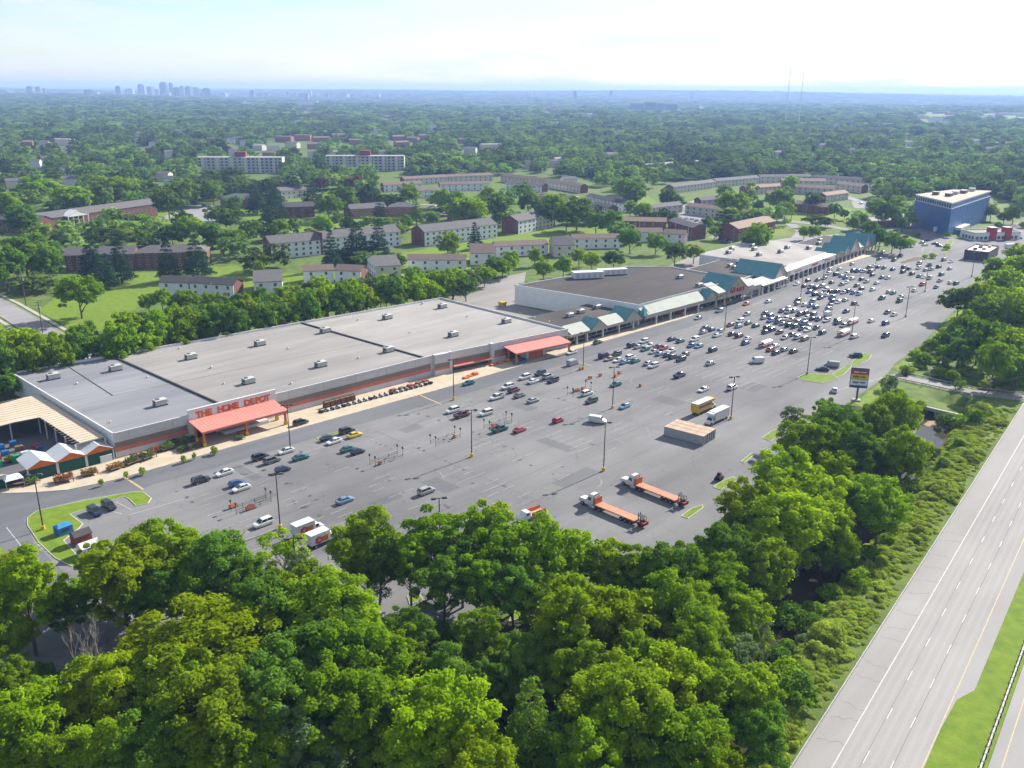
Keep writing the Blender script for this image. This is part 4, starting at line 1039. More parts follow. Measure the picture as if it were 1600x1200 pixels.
for i in range(nmo):
    p = k0.lerp(k1, i / (nmo - 1)); v_ = gr.choice((0, 0, 1, 2)); t = thing('riding_mower', ('white', 'black', 'grey')[v_] + f' riding mower, {ordinal(i + 1)} from the left in the line outside the store', 'mower', (p.x, p.y, .15), F1.a - 1.2, 'mowers outside the store')
    ho, se, de, wh, ch = MW[v_]; link('hood', ho, t); link('seat', se, t); link('deck', de, t); link('chassis', ch, t)
    for x, y in ((-.55, -.42), (-.55, .42), (.65, -.4), (.65, .4)): link('wheel', wh, t, (x, y, .27))
for i, (px, py, L, m, lab) in enumerate(((531, 631, 11, M_GOODS[4], 'long brown timber rack standing behind the mowers'),)):
    p = G(px, py, .15); t = thing('timber_rack', lab, 'timber rack', p, F1.a)
    for k in range(6): MB().box(-5.5 + k * 1.9, -3.9 + k * 1.9, -.5, .5, .1, 1.75).build('board_pack', m, t)
    MB().box(-5.8, 5.8, .5, .62, 0, 2.1).build('backing', M_PALLET, t)
orr = []
for px, py in ((614, 610), (628, 607), (641, 603), (654, 599), (664, 596), (735, 588), (728, 591), (742, 586), (770, 571), (780, 568), (792, 565)):
    p = G(px, py, .15); m = gr.choice((M_ORANGE, M_GOODS[5], M_GOODS[4])) if px < 700 else M_ORANGE
    orr.append(pallet_stack(p, F1.a, m, gr.uniform(.5, .9), 2.2, 1.6, m.name, 'goods stacked on the store walk'))
orr.sort(key=lambda o: o.location.x)
for i, o in enumerate(orr): o['label'] = f"low {'orange' if 'orange' in o['label'] else 'brown-red'} goods stack, {ordinal(i + 1)} from the left on the walk"
p = G(380, 680, .15); pallet_stack(p, F1.a, M_GOODS[5], 1.4, 3.0, 1.4, 'reddish planter crate standing before the orange-lettered entrance', 'goods stacked on the store walk')
# ------------------------------------------------------------------ the shopping strip
FS = Frame(FU.w(168, -14.2), 44.05)
d_ = FU.w(472.6, -4.3) - FU.w(322.9, -15.9); FT = Frame(FU.w(322.9, -15.9), math.degrees(math.atan2(d_.y, d_.x)))
M_TEAL_SHADED = mat('teal_metal_roof', (0.09, 0.26, 0.27), 0.45, 0.4, 0.0, var=0.08, scale=0.3)  # shaded tone of the strip's roof metal, coloured into every gable face
M_TEAL_GLARE = mat('pale_green_metal_roof', (0.44, 0.47, 0.42), 0.75, 0.08, var=0.06, scale=0.3)  # the same roof metal with sun glare put into a pale colour
M_CREAM = mat('cream_stucco', (0.48, 0.41, 0.33), 0.85, var=0.06, scale=0.4)
M_FASCIA = mat('fascia_stucco', (0.42, 0.37, 0.32), 0.85, var=0.06, scale=0.4)
M_COLW = mat('white_column', (0.70, 0.68, 0.65), 0.7, var=0.05)
M_RED = mat('sign_red', (0.45, 0.02, 0.05), 0.5)
def slope(F_, x0, x1, y0, y1, z0, z1, m, parent, name='mansard_roof', th=0.15):
    vs = [(x0, y0, z0), (x1, y0, z0), (x1, y1, z1), (x0, y1, z1)]; vs += [(a, b, c + th) for a, b, c in vs]
    o = MB().add(vs, [(3, 2, 1, 0), (4, 5, 6, 7), (1, 5, 4, 0), (2, 6, 5, 1), (3, 7, 6, 2), (0, 4, 7, 3)]).build(name, m, parent, F_.o, F_.a)
    return o
def gable_bay(F_, x0, x1, y0, y1, ze, zp, parent, roof=None, front=None):
    roof = roof or M_TEAL_SHADED; front = front or M_CREAM; c = (x0 + x1) / 2
    # the two slopes are separate sheets of one metal roof
    MB().gable(x0, x1, y0, y1, ze, zp, 'y', 0.25, 0.14).build('gable_roof', roof, parent, F_.o, F_.a)
    g_ = MB().add([(x0, y0, ze - .6), (x1, y0, ze - .6), (x1, y0, ze), (c, y0, zp - .05), (x0, y0, ze), (x0, y0 + .3, ze - .6), (x1, y0 + .3, ze - .6), (x1, y0 + .3, ze), (c, y0 + .3, zp - .05), (x0, y0 + .3, ze)],
                  [(0, 1, 2, 3, 4), (9, 8, 7, 6, 5), (0, 5, 6, 1), (1, 6, 7, 2), (4, 9, 5, 0)]).build('gable_front', front, parent, F_.o, F_.a)
    return g_
colm = MB().box(-.4, .4, -.4, .4, 0, .9).box(-.3, .3, -.3, .3, .9, 3.4).box(-.42, .42, -.42, .42, 3.4, 3.6).mesh('column', [M_COLW])
def colonnade(F_, xs, y, parent, yb, sz=1.0):
    for x in xs: o = link('column', colm, parent, F_.w(x, y), F_.a); o.scale = (1, 1, sz)
def shopfronts(F_, x0, x1, y, parent, step=6.5, h=2.9):
    x = x0
    while x < x1 - 1:
        w = min(step, x1 - x); MB().box(x + .3, x + w - .3, y - .06, y, .35, h).build('shop_window', M_GLASS, parent, F_.o, F_.a)
        MB().box(x + w / 2 - .05, x + w / 2 + .05, y - .1, y - .06, .35, h).build('mullion', M_COLW, parent, F_.o, F_.a); x += w
# low shops between the big store and the supermarket
low = thing('shop_row', 'low shop row with glare-white mansard and two teal gables beside the big store', 'shops')
MB().box(1, 44.5, 5.0, 28, 0, 5.6).build('building_block', M_WHITEWALL, low, FS.o, FS.a)
MB().box(1.4, 44.2, 5.6, 27.8, 5.6, 5.66).build('roof', M_DARKROOF, low, FS.o, FS.a)
MB().box(0, 44.5, .4, 5.0, 3.6, 4.3).build('walk_ceiling', M_FASCIA, low, FS.o, FS.a)
MB().box(0, 44.5, .1, .4, 3.5, 4.5).build('fascia', M_CREAM, low, FS.o, FS.a)
for x0, x1 in ((1.0, 12.0), (21.6, 33.0)): slope(FS, x0, x1, 0.0, 5.2, 4.45, 7.0, M_TEAL_GLARE, low)
gable_bay(FS, 12.0, 21.6, 0, 7.5, 4.5, 8.0, low); gable_bay(FS, 33.0, 43.5, 0, 9.5, 4.5, 8.6, low)
colonnade(FS, (4.7, 10.7, 20.1, 30.1, 39.2), .8, low, 5); shopfronts(FS, 1.5, 43, 4.95, low)
# supermarket
sm = thing('supermarket', 'supermarket with broad brown roof and red script sign in its gable', 'supermarket')
SMP = [FS.w(45, 3).to_2d(), FS.w(124, 5).to_2d(), FS.w(124, 44).to_2d(), FS.w(108, 60).to_2d(), FS.w(34.5, 66).to_2d()]
MB().sheet(SMP, 8.45).build('roof', M_DARKROOF, sm)
for i, (p, q) in enumerate(zip(SMP, SMP[1:] + SMP[:1])):
    wall_strip(sm, 'wall', p, q, 0, 8.9, .35, M_WHITEWALL); wall_strip(sm, 'coping', p, q, 8.9, 9.0, .42, M_CAP if i != 0 else M_TEAL_GLARE, .03)
MB().box(45, 128, -.6, 3.0, 3.7, 4.3).build('walk_ceiling', M_FASCIA, sm, FS.o, FS.a)
MB().box(45, 97, -.9, -.6, 3.5, 4.9).build('fascia', M_CREAM, sm, FS.o, FS.a)
slope(FS, 45.0, 48.4, -.9, 3.4, 4.9, 7.4, M_TEAL_GLARE, sm); slope(FS, 48.4, 88, -.9, 3.6, 4.9, 8.2, M_TEAL_GLARE, sm)
MB().frustum((43.6, 46.6, -1.2, 1.8), (45.05, 45.15, .25, .35), 4.9, 8.8).build('pyramid_roof', M_TEAL_SHADED, sm, FS.o, FS.a)
gable_bay(FS, 88.5, 96.5, -1.2, 8, 5.2, 8.8, sm)
MB().box(96.8, 103.5, -1.6, 3, 3.6, 6.6).build('shoulder_wall', M_CREAM, sm, FS.o, FS.a); slope(FS, 96.8, 103.5, -1.7, 7, 6.6, 9.6, M_TEAL_GLARE, sm)
# main gable with the sign
MB().box(103.5, 119.5, -2.0, 2.9, 3.9, 6.2).build('gable_wall', M_CREAM, sm, FS.o, FS.a)
gable_bay(FS, 102.8, 120.2, -2.2, 14, 6.3, 12.4, sm)
MB().box(119.6, 126.5, -1.6, 3, 3.6, 6.4).build('shoulder_wall', M_CREAM, sm, FS.o, FS.a); slope(FS, 119.6, 126.5, -1.7, 5, 6.4, 9.0, M_TEAL_GLARE, sm)
slope(FS, 126.6, 134, -1.4, 5, 5.6, 7.6, M_TEAL_GLARE, sm); MB().box(126.6, 134, -1.2, 3, 3.6, 5.6).build('shoulder_wall', M_CREAM, sm, FS.o, FS.a)
for x in (98.5, 124.5): MB().box(x - 1.8, x + 1.8, -1.66, -1.6, 5.0, 5.5).build('sign_strip', M_RED if x < 100 else M_CAP, sm, FS.o, FS.a)
letters('Giant', sm, FS, 105.5, 117.5, -2.3, 5.6, 2.6, M_RED, .2)
for i, (dx_, dz_, m) in enumerate(((-.9, 0, M_YEL), (0, .9, M_YEL), (.9, 0, M_YEL), (0, 0, mat('emblem_red', (.5, .04, .04))))):
    MB().tube((111.5 + dx_, -2.45, 9.0 + dz_), (111.5 + dx_, -2.22, 9.0 + dz_), .75, n=14).build('emblem_disc', m, sm, FS.o, FS.a)
colonnade(FS, (52.9, 62.8, 73.3, 83.2, 97, 103.8, 119.2, 126.5, 133.6), -.6, sm, 3)
MB().box(72, 88, 2.5, 2.95, .4, 2.2).build('red_display', mat('burgundy_panel', (.16, .02, .045), .6), sm, FS.o, FS.a)
shopfronts(FS, 46, 124, 2.9, sm, 8.0, 3.2)
for i, (x, y, L, W, Hh) in enumerate(((73, 56, 15, 5, 3.2), (88, 53.5, 15, 4, 2.8))):
    t = thing('rooftop_plant', ('long pale rooftop plant house, the nearer of two on the brown roof', 'long pale rooftop plant house, the farther of two on the brown roof')[i], 'roof plant', FS.w(x, y, 8.45), FS.a + math.radians(-30), 'plant houses on the brown roof')
    MB().box(-L / 2, L / 2, -W / 2, W / 2, .3, Hh).build('casing', M_WHITEMETAL, t); MB().box(-L / 2 + .2, L / 2 - .2, -W / 2 + .2, W / 2 - .2, 0, .3).build('curb', M_EXP, t)
    for k in range(5): MB().box(-L / 2 + 1 + k * 2.8, -L / 2 + 2.8 + k * 2.8, -W / 2 - .04, -W / 2, .6, Hh - .5).build('louvre', M_HVAC, t)
for px, py, z, w in ((1062, 433, 8.45, 'left of three near the supermarket gable'), (1104, 436, 8.45, 'farthest of three near the supermarket gable'), (1092, 446, 8.45, 'nearest of three near the supermarket gable'), (890, 493, 5.66, 'first of three on the low shop roof'), (907, 487, 5.66, 'middle of three on the low shop roof'), (933, 480, 5.66, 'last of three on the low shop roof')):
    rtu(px, py, z, 3.0, 2.0, 1.3, f'small pale air handler, {w}', FS.a, 'air handlers on the brown roofs')
# loading side clutter of the supermarket
for i, (px, py, m, L, lab) in enumerate(((838, 475, M_GOODS[3], 6, 'blue compactor skip against the white supermarket wall'), (862, 478, M_GOODS[0], 4, 'green skip against the white supermarket wall'), (815, 470, M_GOODS[4], 5, 'brown crates stacked by the supermarket loading door'), (785, 478, mat('digger_yellow', (.6, .38, .02), .5), 3.5, 'yellow loader tub parked behind the big store'))):
    p = G(px, py); t = thing('skip_bin', lab, 'skip', p, FS.a + 1.57)
    MB().frustum((-L / 2 + .4, L / 2 - .4, -1, 1), (-L / 2, L / 2, -1.2, 1.2), .15, 1.9).build('tub', m, t); MB().box(-L / 2, L / 2, -1.25, -1.2, 1.6, 1.9).build('rim', m, t)
    for x in (-L / 3, L / 3): MB().box(x - .1, x + .1, -1.15, 1.15, 0, .16).build('skid', M_DARK, t)
# white walkway canopy between the supermarket and the far shops
cn2 = thing('walk_canopy', 'bright white sloping canopy over the walk past the supermarket', 'canopy')
FCN = Frame(FS.w(136, 0.5), 48.5)
slope(FCN, 0, 27, -1.5, 7.0, 4.4, 5.6, M_CAP, cn2, 'canopy_roof'); MB().box(0, 27, -1.6, -1.5, 3.9, 4.5).build('fascia', M_FASCIA, cn2, FCN.o, FCN.a)
for x in (.6, 7, 13.5, 20, 26.4): link('column', colm, cn2, FCN.w(x, -1.0), FCN.a)
MB().box(0, 27, 7.0, 7.4, 0, 5.4).build('rear_wall', M_CREAM, cn2, FCN.o, FCN.a); shopfronts(FCN, 1, 26, 6.98, cn2)
# lower dark-roofed wing behind it
wing = thing('rear_wing', 'low brown-roofed wing with blue-white parapet behind the supermarket', 'shops')
MB().box(-18, 27, 11, 44, 0, 5.4).build('building_block', M_WHITEWALL, wing, FT.o, FT.a); MB().box(-17.6, 26.6, 11.4, 43.6, 5.4, 5.45).build('roof', M_DARKROOF, wing, FT.o, FT.a)
for i, (x, y) in enumerate(((2, 22), (7, 26), (12, 20), (10, 30), (17, 24), (20, 30))):
    p = FT.w(x, y, 5.45); t = thing('rooftop_unit', f'small grey air handler, {ordinal(i + 1)} along the cluttered brown wing roof', 'air handler', p, FT.a, 'air handlers on the wing roof')
    for nm, me in zip(('curb', 'casing', 'grille', 'intake_hood', 'fan_ring'), hv[(3.0, 2.0, 1.3)]): link(nm, me, t)
# far shops: pale roofs, big teal gable at the near end, five gables at the far end
fs_ = thing('far_shop_row', 'far shop row with pale roof and five pointed teal gables', 'shops')
MB().box(27.2, 100, 6, 57, 0, 6.6).build('building_block', M_WHITEWALL, fs_, FT.o, FT.a); MB().box(27.6, 99.6, 6.4, 56.6, 6.6, 6.66).build('roof', M_LIGHTROOF, fs_, FT.o, FT.a)
MB().box(100, 148, 5, 34, 0, 5.6).build('building_block', M_WHITEWALL, fs_, FT.o, FT.a); MB().box(100.4, 147.6, 5.4, 33.6, 5.6, 5.66).build('roof', M_DARKROOF, fs_, FT.o, FT.a)
MB().box(10, 96, -.2, 6, 3.6, 6.3).build('parapet_wall', M_GREYWALL, fs_, FT.o, FT.a)
MB().box(-2, 10, -.3, 6, 3.6, 5.0).build('parapet_wall', M_CREAM, fs_, FT.o, FT.a)
gable_bay(FT, -2.5, 12.5, -.6, 22, 5.0, 11.5, fs_); MB().box(12.5, 17, -.5, 6, 3.6, 6.2).build('shoulder_wall', M_CREAM, fs_, FT.o, FT.a); slope(FT, 12.5, 17, -.6, 6, 6.2, 9, M_TEAL_GLARE, fs_)
for i, x in enumerate((24, 46, 66)): MB().box(x, x + 8, -.28, -.2, 4.7, 5.5).build('sign_strip', M_RED if i == 1 else M_FASCIA, fs_, FT.o, FT.a)
gx_ = [(80, 89, 8.4), (91, 101, 9.6), (101.5, 116, 12.4), (117.5, 125, 8.2), (125.5, 136, 11.6), (137, 147, 10.5)]
for i, (x0, x1, zp) in enumerate(gx_):
    MB().box(x0, x1, -.5, 5.2, 3.6, 5.4).build('gable_wall', M_CREAM, fs_, FT.o, FT.a)
    if i == 3: slope(FT, x0, x1, -.6, 5, 5.4, 8.4, M_TEAL_GLARE, fs_)
    else: gable_bay(FT, x0, x1, -.7, 13, 5.5, zp, fs_)
colonnade(FT, np.arange(-2, 149, 6.2), .0, fs_, 6); shopfronts(FT, -1, 148, 5.0, fs_, 6.2)
MB().box(-2, 148, .2, 5, 3.5, 3.62).build('walk_ceiling', M_FASCIA, fs_, FT.o, FT.a)
for i, (x, y, z) in enumerate(((40, 46, 6.66), (52, 50, 6.66), (60, 40, 6.66), (70, 46, 6.66), (45, 30, 6.66), (62, 25, 6.66), (78, 28, 6.66), (85, 18, 6.66), (110, 22, 5.66), (122, 26, 5.66), (135, 20, 5.66))):
    p = FT.w(x, y, z); t = thing('rooftop_unit', f'pale air handler, {ordinal(i + 1)} from the near end on the far shop roof', 'air handler', p, FT.a, 'air handlers on the far shops')
    for nm, me in zip(('curb', 'casing', 'grille', 'intake_hood', 'fan_ring'), hv[(3.4, 2.2, 1.5)]): link(nm, me, t)

# ------------------------------------------------------------------ tall slate-blue block and its neighbours
M_SLATE = mat('slate_cladding', (0.03, 0.12, 0.33), 0.5, 0.4, var=0.1, scale=0.15)
M_SLATE2 = mat('slate_cladding_pale', (0.055, 0.165, 0.38), 0.5, 0.4, var=0.1, scale=0.15)
BQ = [Vector((296, 612)), Vector((362, 691)), Vector((336, 698)), Vector((293, 663))]        # near, right, back and left corners
bb = thing('office_block', 'tall slate-blue block with a white-framed window band under the roof', 'building')
MB().prism(BQ, 0, 18.4).build('lower_wall', M_SLATE, bb)
def inset(poly, d):
    c_ = sum(poly, Vector((0, 0))) / len(poly); return [p_ + (c_ - p_).normalized() * d for p_ in poly]
MB().prism(inset(BQ, .8), 18.4, 21.6).build('window_band_wall', M_SLATE2, bb); MB().prism(inset(BQ, -.2), 21.6, 22.5).build('roof_parapet', M_WHITEMETAL, bb); MB().sheet(inset(BQ, .5), 22.53).build('roof', mat('buff_roof', (.42, .35, .28), .85), bb)
MB().prism(inset(BQ, -.3), 18.15, 18.55).build('string_course', M_WHITEMETAL, bb)
wm = MB().box(0, 2.6, -.05, .05, 0, 2.3).mesh('window', [glass('dark_blue_glass', (.02, .05, .10))]); pmm = MB().box(-.2, .2, -.12, .12, 0, 3.05).mesh('window_post', [M_WHITEMETAL])
for p_, q_ in ((BQ[0], BQ[1]), (BQ[3], BQ[0])):
    FB = Frame(p_, math.degrees(math.atan2((q_ - p_).y, (q_ - p_).x))); LB = (q_ - p_).length
    for k in range(int(LB / 3.3)): link('window', wm, bb, FB.w(.8 + k * 3.3, .30, 18.9), FB.a); link('window_post', pmm, bb, FB.w(.4 + k * 3.3, .25, 18.55), FB.a)
    for x in np.arange(5, LB, 9): MB().box(x, x + .3, -.05, 0, 0, 18.1).build('pilaster', M_SLATE, bb, FB.o, FB.a)
    if p_ is BQ[0]: MB().box(16, 40, -4, 0, 2.6, 4.4).build('entrance_canopy', M_WHITEMETAL, bb, FB.o, FB.a)
for i, (x, y, s_) in enumerate(((312, 652, 7), (322, 664, 5), (332, 672, 6), (345, 686, 4), (306, 660, 4))):
    t = thing('rooftop_plant', f'roof plant box, {ordinal(i + 1)} along the buff roof of the slate-blue block', 'roof plant', (x, y, 22.53), .87, 'plant boxes on the slate-blue block')
    MB().box(-s_ / 2, s_ / 2, -2, 2, 0, 2.2).build('casing', M_HVAC if i % 2 else mat('rust_plant', (.22, .12, .09)), t); MB().box(-s_ / 2 - .1, s_ / 2 + .1, -2.1, 2.1, 2.2, 2.4).build('cap', M_HVAC, t)
def flat_shop(name, o, ang, L, W, h, wall, roof, label, cat='building', parapet=.7, band=None):
    F_ = Frame(o, ang); t = thing(name, label, cat, F_.w(0, 0), F_.a)
    MB().box(0, L, 0, W, 0, h).build('wall', wall, t); MB().box(.3, L - .3, .3, W - .3, h, h + .05).build('roof', roof, t)
    for x0, x1, y0, y1 in ((0, L, -.05, .3), (0, L, W - .3, W + .05), (-.05, .3, .3, W - .3), (L - .3, L + .05, .3, W - .3)): MB().box(x0, x1, y0, y1, h, h + parapet).build('parapet', band or wall, t)
    for k in range(int(L / 3.2)): MB().box(.8 + k * 3.2, 3.0 + k * 3.2, -.06, 0, .6, 2.6).build('window', M_GLASS, t)
    for k in range(int(W / 3.2)): MB().box(-.06, 0, .8 + k * 3.2, 3.0 + k * 3.2, .6, 2.6).build('window', M_GLASS, t)
    return t
M_BRICK = mat('red_brick', (0.19, 0.085, 0.06), 0.9, var=0.18, scale=1.2)
M_BRICKO = mat('orange_brick', (0.34, 0.17, 0.10), 0.9, var=0.15, scale=1.2)
flat_shop('bank_building', G(1360, 358), 18, 34, 22, 5.2, M_BRICK, M_LIGHTROOF, 'low brick bank with pale roof left of the slate-blue block', band=M_CAP)
t = flat_shop('restaurant', G(1505, 405), -38, 13, 28, 5.0, mat('dark_panel', (.05, .05, .06), .6), M_CAP, 'dark-walled restaurant with bright white roof at the lot exit', 'restaurant', band=mat('maroon_trim', (.10, .03, .035)))
for i, (x, y) in enumerate(((4, 8), (8, 12), (5, 17), (9, 22), (4, 24))): MB().box(x - 1, x + 1, y - .8, y + .8, 5.05, 6.2).build('roof_box', M_HVAC if i % 2 else M_HVAC2, t)
t = flat_shop('restaurant', G(1522, 376), 10, 34, 15, 4.6, M_WHITEWALL, M_LIGHTROOF, 'white restaurant with two red tower fronts beside the slate-blue block', 'restaurant', band=M_CAP)
for x in (11, 22): MB().box(x, x + 4.5, -.8, 4, 0, 8.2).build('red_tower', mat('red_tower_paint', (.42, .03, .03), .6), t); MB().box(x - .1, x + 4.6, -.9, 4.1, 8.2, 8.5).build('tower_cap', M_CAP, t)

# ------------------------------------------------------------------ pole sign at the lot entrance
ps = thing('pole_sign', 'tall pole sign with red, yellow and white panels at the lot entrance', 'sign', G(1338, 626), math.radians(-14))
MB().box(-1.2, 1.2, -1.0, 1.0, 0, .5).build('footing', M_CONC, ps); MB().box(-.28, .28, -.28, .28, .5, 4.6).build('pole', mat('sign_pole_brown', (.20, .13, .12), .6), ps)
sf = MB().box(-2.7, 2.7, -.35, .35, 4.4, 11.0).build('sign_cabinet', mat('sign_frame_grey', (.12, .13, .15), .6), ps)
SG = [(9.0, 10.2, mat('panel_red', (.55, .05, .07), .5), mat('panel_red_print', (.80, .55, .62), .5)), (7.25, 8.85, mat('panel_yellow', (.80, .52, .04), .5), mat('panel_yellow_print', (.22, .17, .02), .5)), (5.3, 7.1, mat('panel_pale_blue', (.75, .80, .90), .5), mat('panel_blue_print', (.30, .16, .32), .5)), (4.45, 5.15, mat('panel_blue', (.05, .17, .38), .5), mat('panel_dark_print', (.02, .04, .10), .5))]
for z0, z1, m, pr in SG:
    f_ = MB().box(-2.55, 2.55, -.40, -.35, z0, z1).build('sign_panel', m, ps); h_ = (z1 - z0)
    MB().box(-1.9, -.1, -.42, -.40, z0 + h_ * .32, z0 + h_ * .68).build('print_block', pr, f_); MB().box(.15, 1.9, -.42, -.40, z0 + h_ * .38, z0 + h_ * .66).build('print_block', pr, f_)
MB().box(-2.7, 2.7, -.42, -.35, 10.25, 10.9).build('sign_header', mat('panel_slate', (.10, .14, .18), .5), ps)
# ------------------------------------------------------------------ apartments, terraces and houses
CLEAR = []
FRONT = []
FAR_CLEAR = []
FRONT = []
M_SIDING = mat('white_siding', (0.78, 0.80, 0.83), 0.75, var=0.05, scale=0.4)
M_SIDING2 = mat('cream_siding', (0.64, 0.59, 0.52), 0.8, var=0.06, scale=0.4)
M_SHINGLE = mat('grey_shingle', (0.135, 0.128, 0.13), 0.9, var=0.14, scale=0.7)
M_SHINGLEB = mat('brown_shingle', (0.20, 0.145, 0.12), 0.9, var=0.14, scale=0.7)
M_SHINGLET = mat('tan_shingle', (0.30, 0.21, 0.16), 0.9, var=0.14, scale=0.7)
M_SHINGLED = mat('dark_shingle', (0.075, 0.072, 0.075), 0.9, var=0.14, scale=0.7)
M_WIN = glass('house_glass', (0.03, 0.035, 0.045))
M_TRIM = mat('white_trim', (0.68, 0.68, 0.67), 0.6)
WINM = {}
def win_mesh(w, h):
    if (w, h) not in WINM:
        WINM[(w, h)] = (MB().box(-w / 2 - .1, w / 2 + .1, -.05, 0, -.1, h + .1).mesh('window', [M_TRIM]), MB().box(-w / 2, -.04, -.08, -.05, 0, h).box(.04, w / 2, -.08, -.05, 0, h).mesh('pane', [M_WIN]))
    return WINM[(w, h)]
def gable_wall(mb, x, y0, y1, z0, z1, th):
    c = (y0 + y1) / 2
    mb.add([(x, y0, z0), (x, y1, z0), (x, c, z1), (x + th, y0, z0), (x + th, y1, z0), (x + th, c, z1)], [(0, 1, 2), (5, 4, 3), (0, 3, 4, 1), (1, 4, 5, 2), (2, 5, 3, 0)])
def block(name, p, q, depth, h, rise, wall, roof, label, cat='house', end=None, floors=2, pitch=4.0, hip=False, win=(1.3, 1.4), ang=None, length=None, group=None, chimneys=0, z=0, plain=False):
    p = G(*p) if not isinstance(p, Vector) else p
    if q is not None: q = G(*q); dd = q - p; ang = math.degrees(math.atan2(dd.y, dd.x)); length = dd.length
    F_ = Frame(p, ang); L = length
    t = thing(name, label, cat, F_.w(0, 0, z), F_.a, group)
    CLEAR.append((*F_.w(L / 2, depth / 2).to_2d(), L / 2 + 5) if L < 40 else (*F_.w(L / 2, depth / 2).to_2d(), 18))
    if L >= 40:
        for k in np.arange(10, L, 15): CLEAR.append((*F_.w(k, depth / 2).to_2d(), depth / 2 + 8))
    if not plain:
        for k in np.arange(4, L, 8): FRONT.append((*F_.w(k, -10).to_2d(), 13.5))
    end = end or wall
    MB().box(0, L, 0, .3, 0, h).build('front_wall', wall, t); MB().box(0, L, depth - .3, depth, 0, h).build('rear_wall', wall, t)
    for x in (0.02, L - .32):
        o = MB().box(x, x + .3, .3, depth - .3, 0, h)
        if not hip: gable_wall(o, x, 0, depth, h, h + rise * .97, .3)
        o.build('end_wall', end, t)
    if hip:
        e = depth * .5; vs = [(-.4, -.4, h), (L + .4, -.4, h), (L + .4, depth + .4, h), (-.4, depth + .4, h), (e, depth / 2, h + rise), (L - e, depth / 2, h + rise)]
        r_ = MB().add(vs, [(0, 1, 5, 4), (1, 2, 5), (2, 3, 4, 5), (3, 0, 4), (3, 2, 1, 0)]).build('roof', roof, t)
    else:
        r_ = MB().gable(0, L, 0, depth, h, h + rise, 'x', .35, .2).build('roof', roof, t)
    for k in range(chimneys):
        x = L * (k + .5) / chimneys; MB().box(x - .5, x + .5, depth / 2 + .5, depth / 2 + 1.3, h + rise * .5, h + rise + 1.0).build('chimney', M_BRICK, r_)
    if not plain:
        fw, pw = win_mesh(*win); n = max(1, int(L / pitch)); fh = h / floors
        for f in range(floors):
            for k in range(n):
                x = (k + .5) * L / n
                w_ = link('window', fw, t, (x, 0, f * fh + .9)); link('pane', pw, w_)
        if not hip or True:
            m_ = max(1, int(depth / 5))
            for f in range(floors):
                for k in range(m_):
                    if end is M_BRICK and k % 2: continue
                    w_ = link('window', fw, t, (0.02, depth * (k + .5) / m_, f * fh + .9), -math.pi / 2); link('pane', pw, w_)
    return t
aptg = 'apartment blocks beyond the store'
block('apartment_block', (424.7, 405.5), None, 15, 8.8, 3.6, M_SIDING, M_SHINGLE, 'white-sided apartment block with brick end, its left half beside two dark pines', 'apartments', M_BRICK, 3, 4.2, ang=33, length=30, group=aptg)
fp = Frame(G(424.7, 405.5), 33); block('apartment_block', fp.w(30.5, 1.5), None, 15, 8.8, 3.6, M_SIDING, M_SHINGLE, 'white-sided apartment block half hidden behind dark pines', 'apartments', M_BRICK, 3, 4.2, ang=37, length=54, group=aptg)
MB().box(29.8, 30.9, -.6, 14, 0, 13.2).build('fire_wall', M_BRICK, bpy.data.objects['apartment_block'])
block('apartment_block', (664, 385), None, 16, 8.8, 3.4, M_SIDING, M_SHINGLE, 'white apartment block with brick end in the middle lawn', 'apartments', M_BRICK, 3, 4.2, ang=38, length=27, group=aptg)
fp = Frame(G(664, 385), 38); block('apartment_block', fp.w(27.4, 1.2), None, 16, 8.8, 3.4, M_SIDING, M_SHINGLE, 'white apartment block with a small dark pine before it', 'apartments', M_BRICK, 3, 4.2, ang=38, length=30, group=aptg)
block('apartment_block', (810, 366), None, 15, 8.6, 3.4, M_SIDING, M_SHINGLE, 'short white apartment block with brick end at the right of the lawn', 'apartments', M_BRICK, 3, 4.2, ang=52, length=20, group=aptg)
fp = Frame(G(810, 366), 52); block('apartment_block', fp.w(20.5, 1.5), None, 15, 8.6, 3.4, M_SIDING2, M_SHINGLE, 'cream apartment block joined behind the short white one', 'apartments', M_BRICK, 3, 4.2, ang=52, length=22, group=aptg)
block('apartment_block', (104, 424), (212, 421), 14, 8.4, 3.2, M_BRICK, M_SHINGLE, 'brick apartment block behind two big pines, left half', 'apartments', M_BRICK, 3, 4.0, group=aptg)
block('apartment_block', (213, 420), (325, 417), 14, 8.4, 3.2, M_BRICK, M_SHINGLE, 'hip-roofed brick apartment block at the right of the left-hand pines', 'apartments', M_BRICK, 3, 4.0, hip=True, group=aptg)
pt = block('apartment_block', (62, 365), (247, 337), 15, 9.0, 3.4, M_BRICK, M_SHINGLE, 'long brick apartment building with a white columned portico', 'apartments', M_BRICK, 3, 4.0, group=aptg)
px_ = pt.location; L_ = (G(247, 337) - G(62, 365)).length
x0 = L_ * .20
MB().box(x0, x0 + 17, -3.6, -.02, 8.6, 9.2).build('portico_beam', M_TRIM, pt); MB().gable(x0, x0 + 17, -3.6, 4, 9.2, 12.4, 'y', .2, .2).build('portico_roof', M_TRIM, pt)
MB().add([(x0, -3.55, 9.2), (x0 + 17, -3.55, 9.2), (x0 + 8.5, -3.55, 12.4)], [(0, 1, 2)]).build('pediment', M_TRIM, pt)
for k in range(5): MB().tube((x0 + .6 + k * 3.95, -3.2, 0), (x0 + .6 + k * 3.95, -3.2, 8.6), .4, .34, 10).build('portico_column', M_TRIM, pt)
block('apartment_block', (0, 362), (60, 367), 14, 8.5, 3.2, M_BRICK, M_SHINGLE, 'brick apartment block cut by the left edge of the view', 'apartments', M_BRICK, 3, 4.0, ang=None, group=aptg)
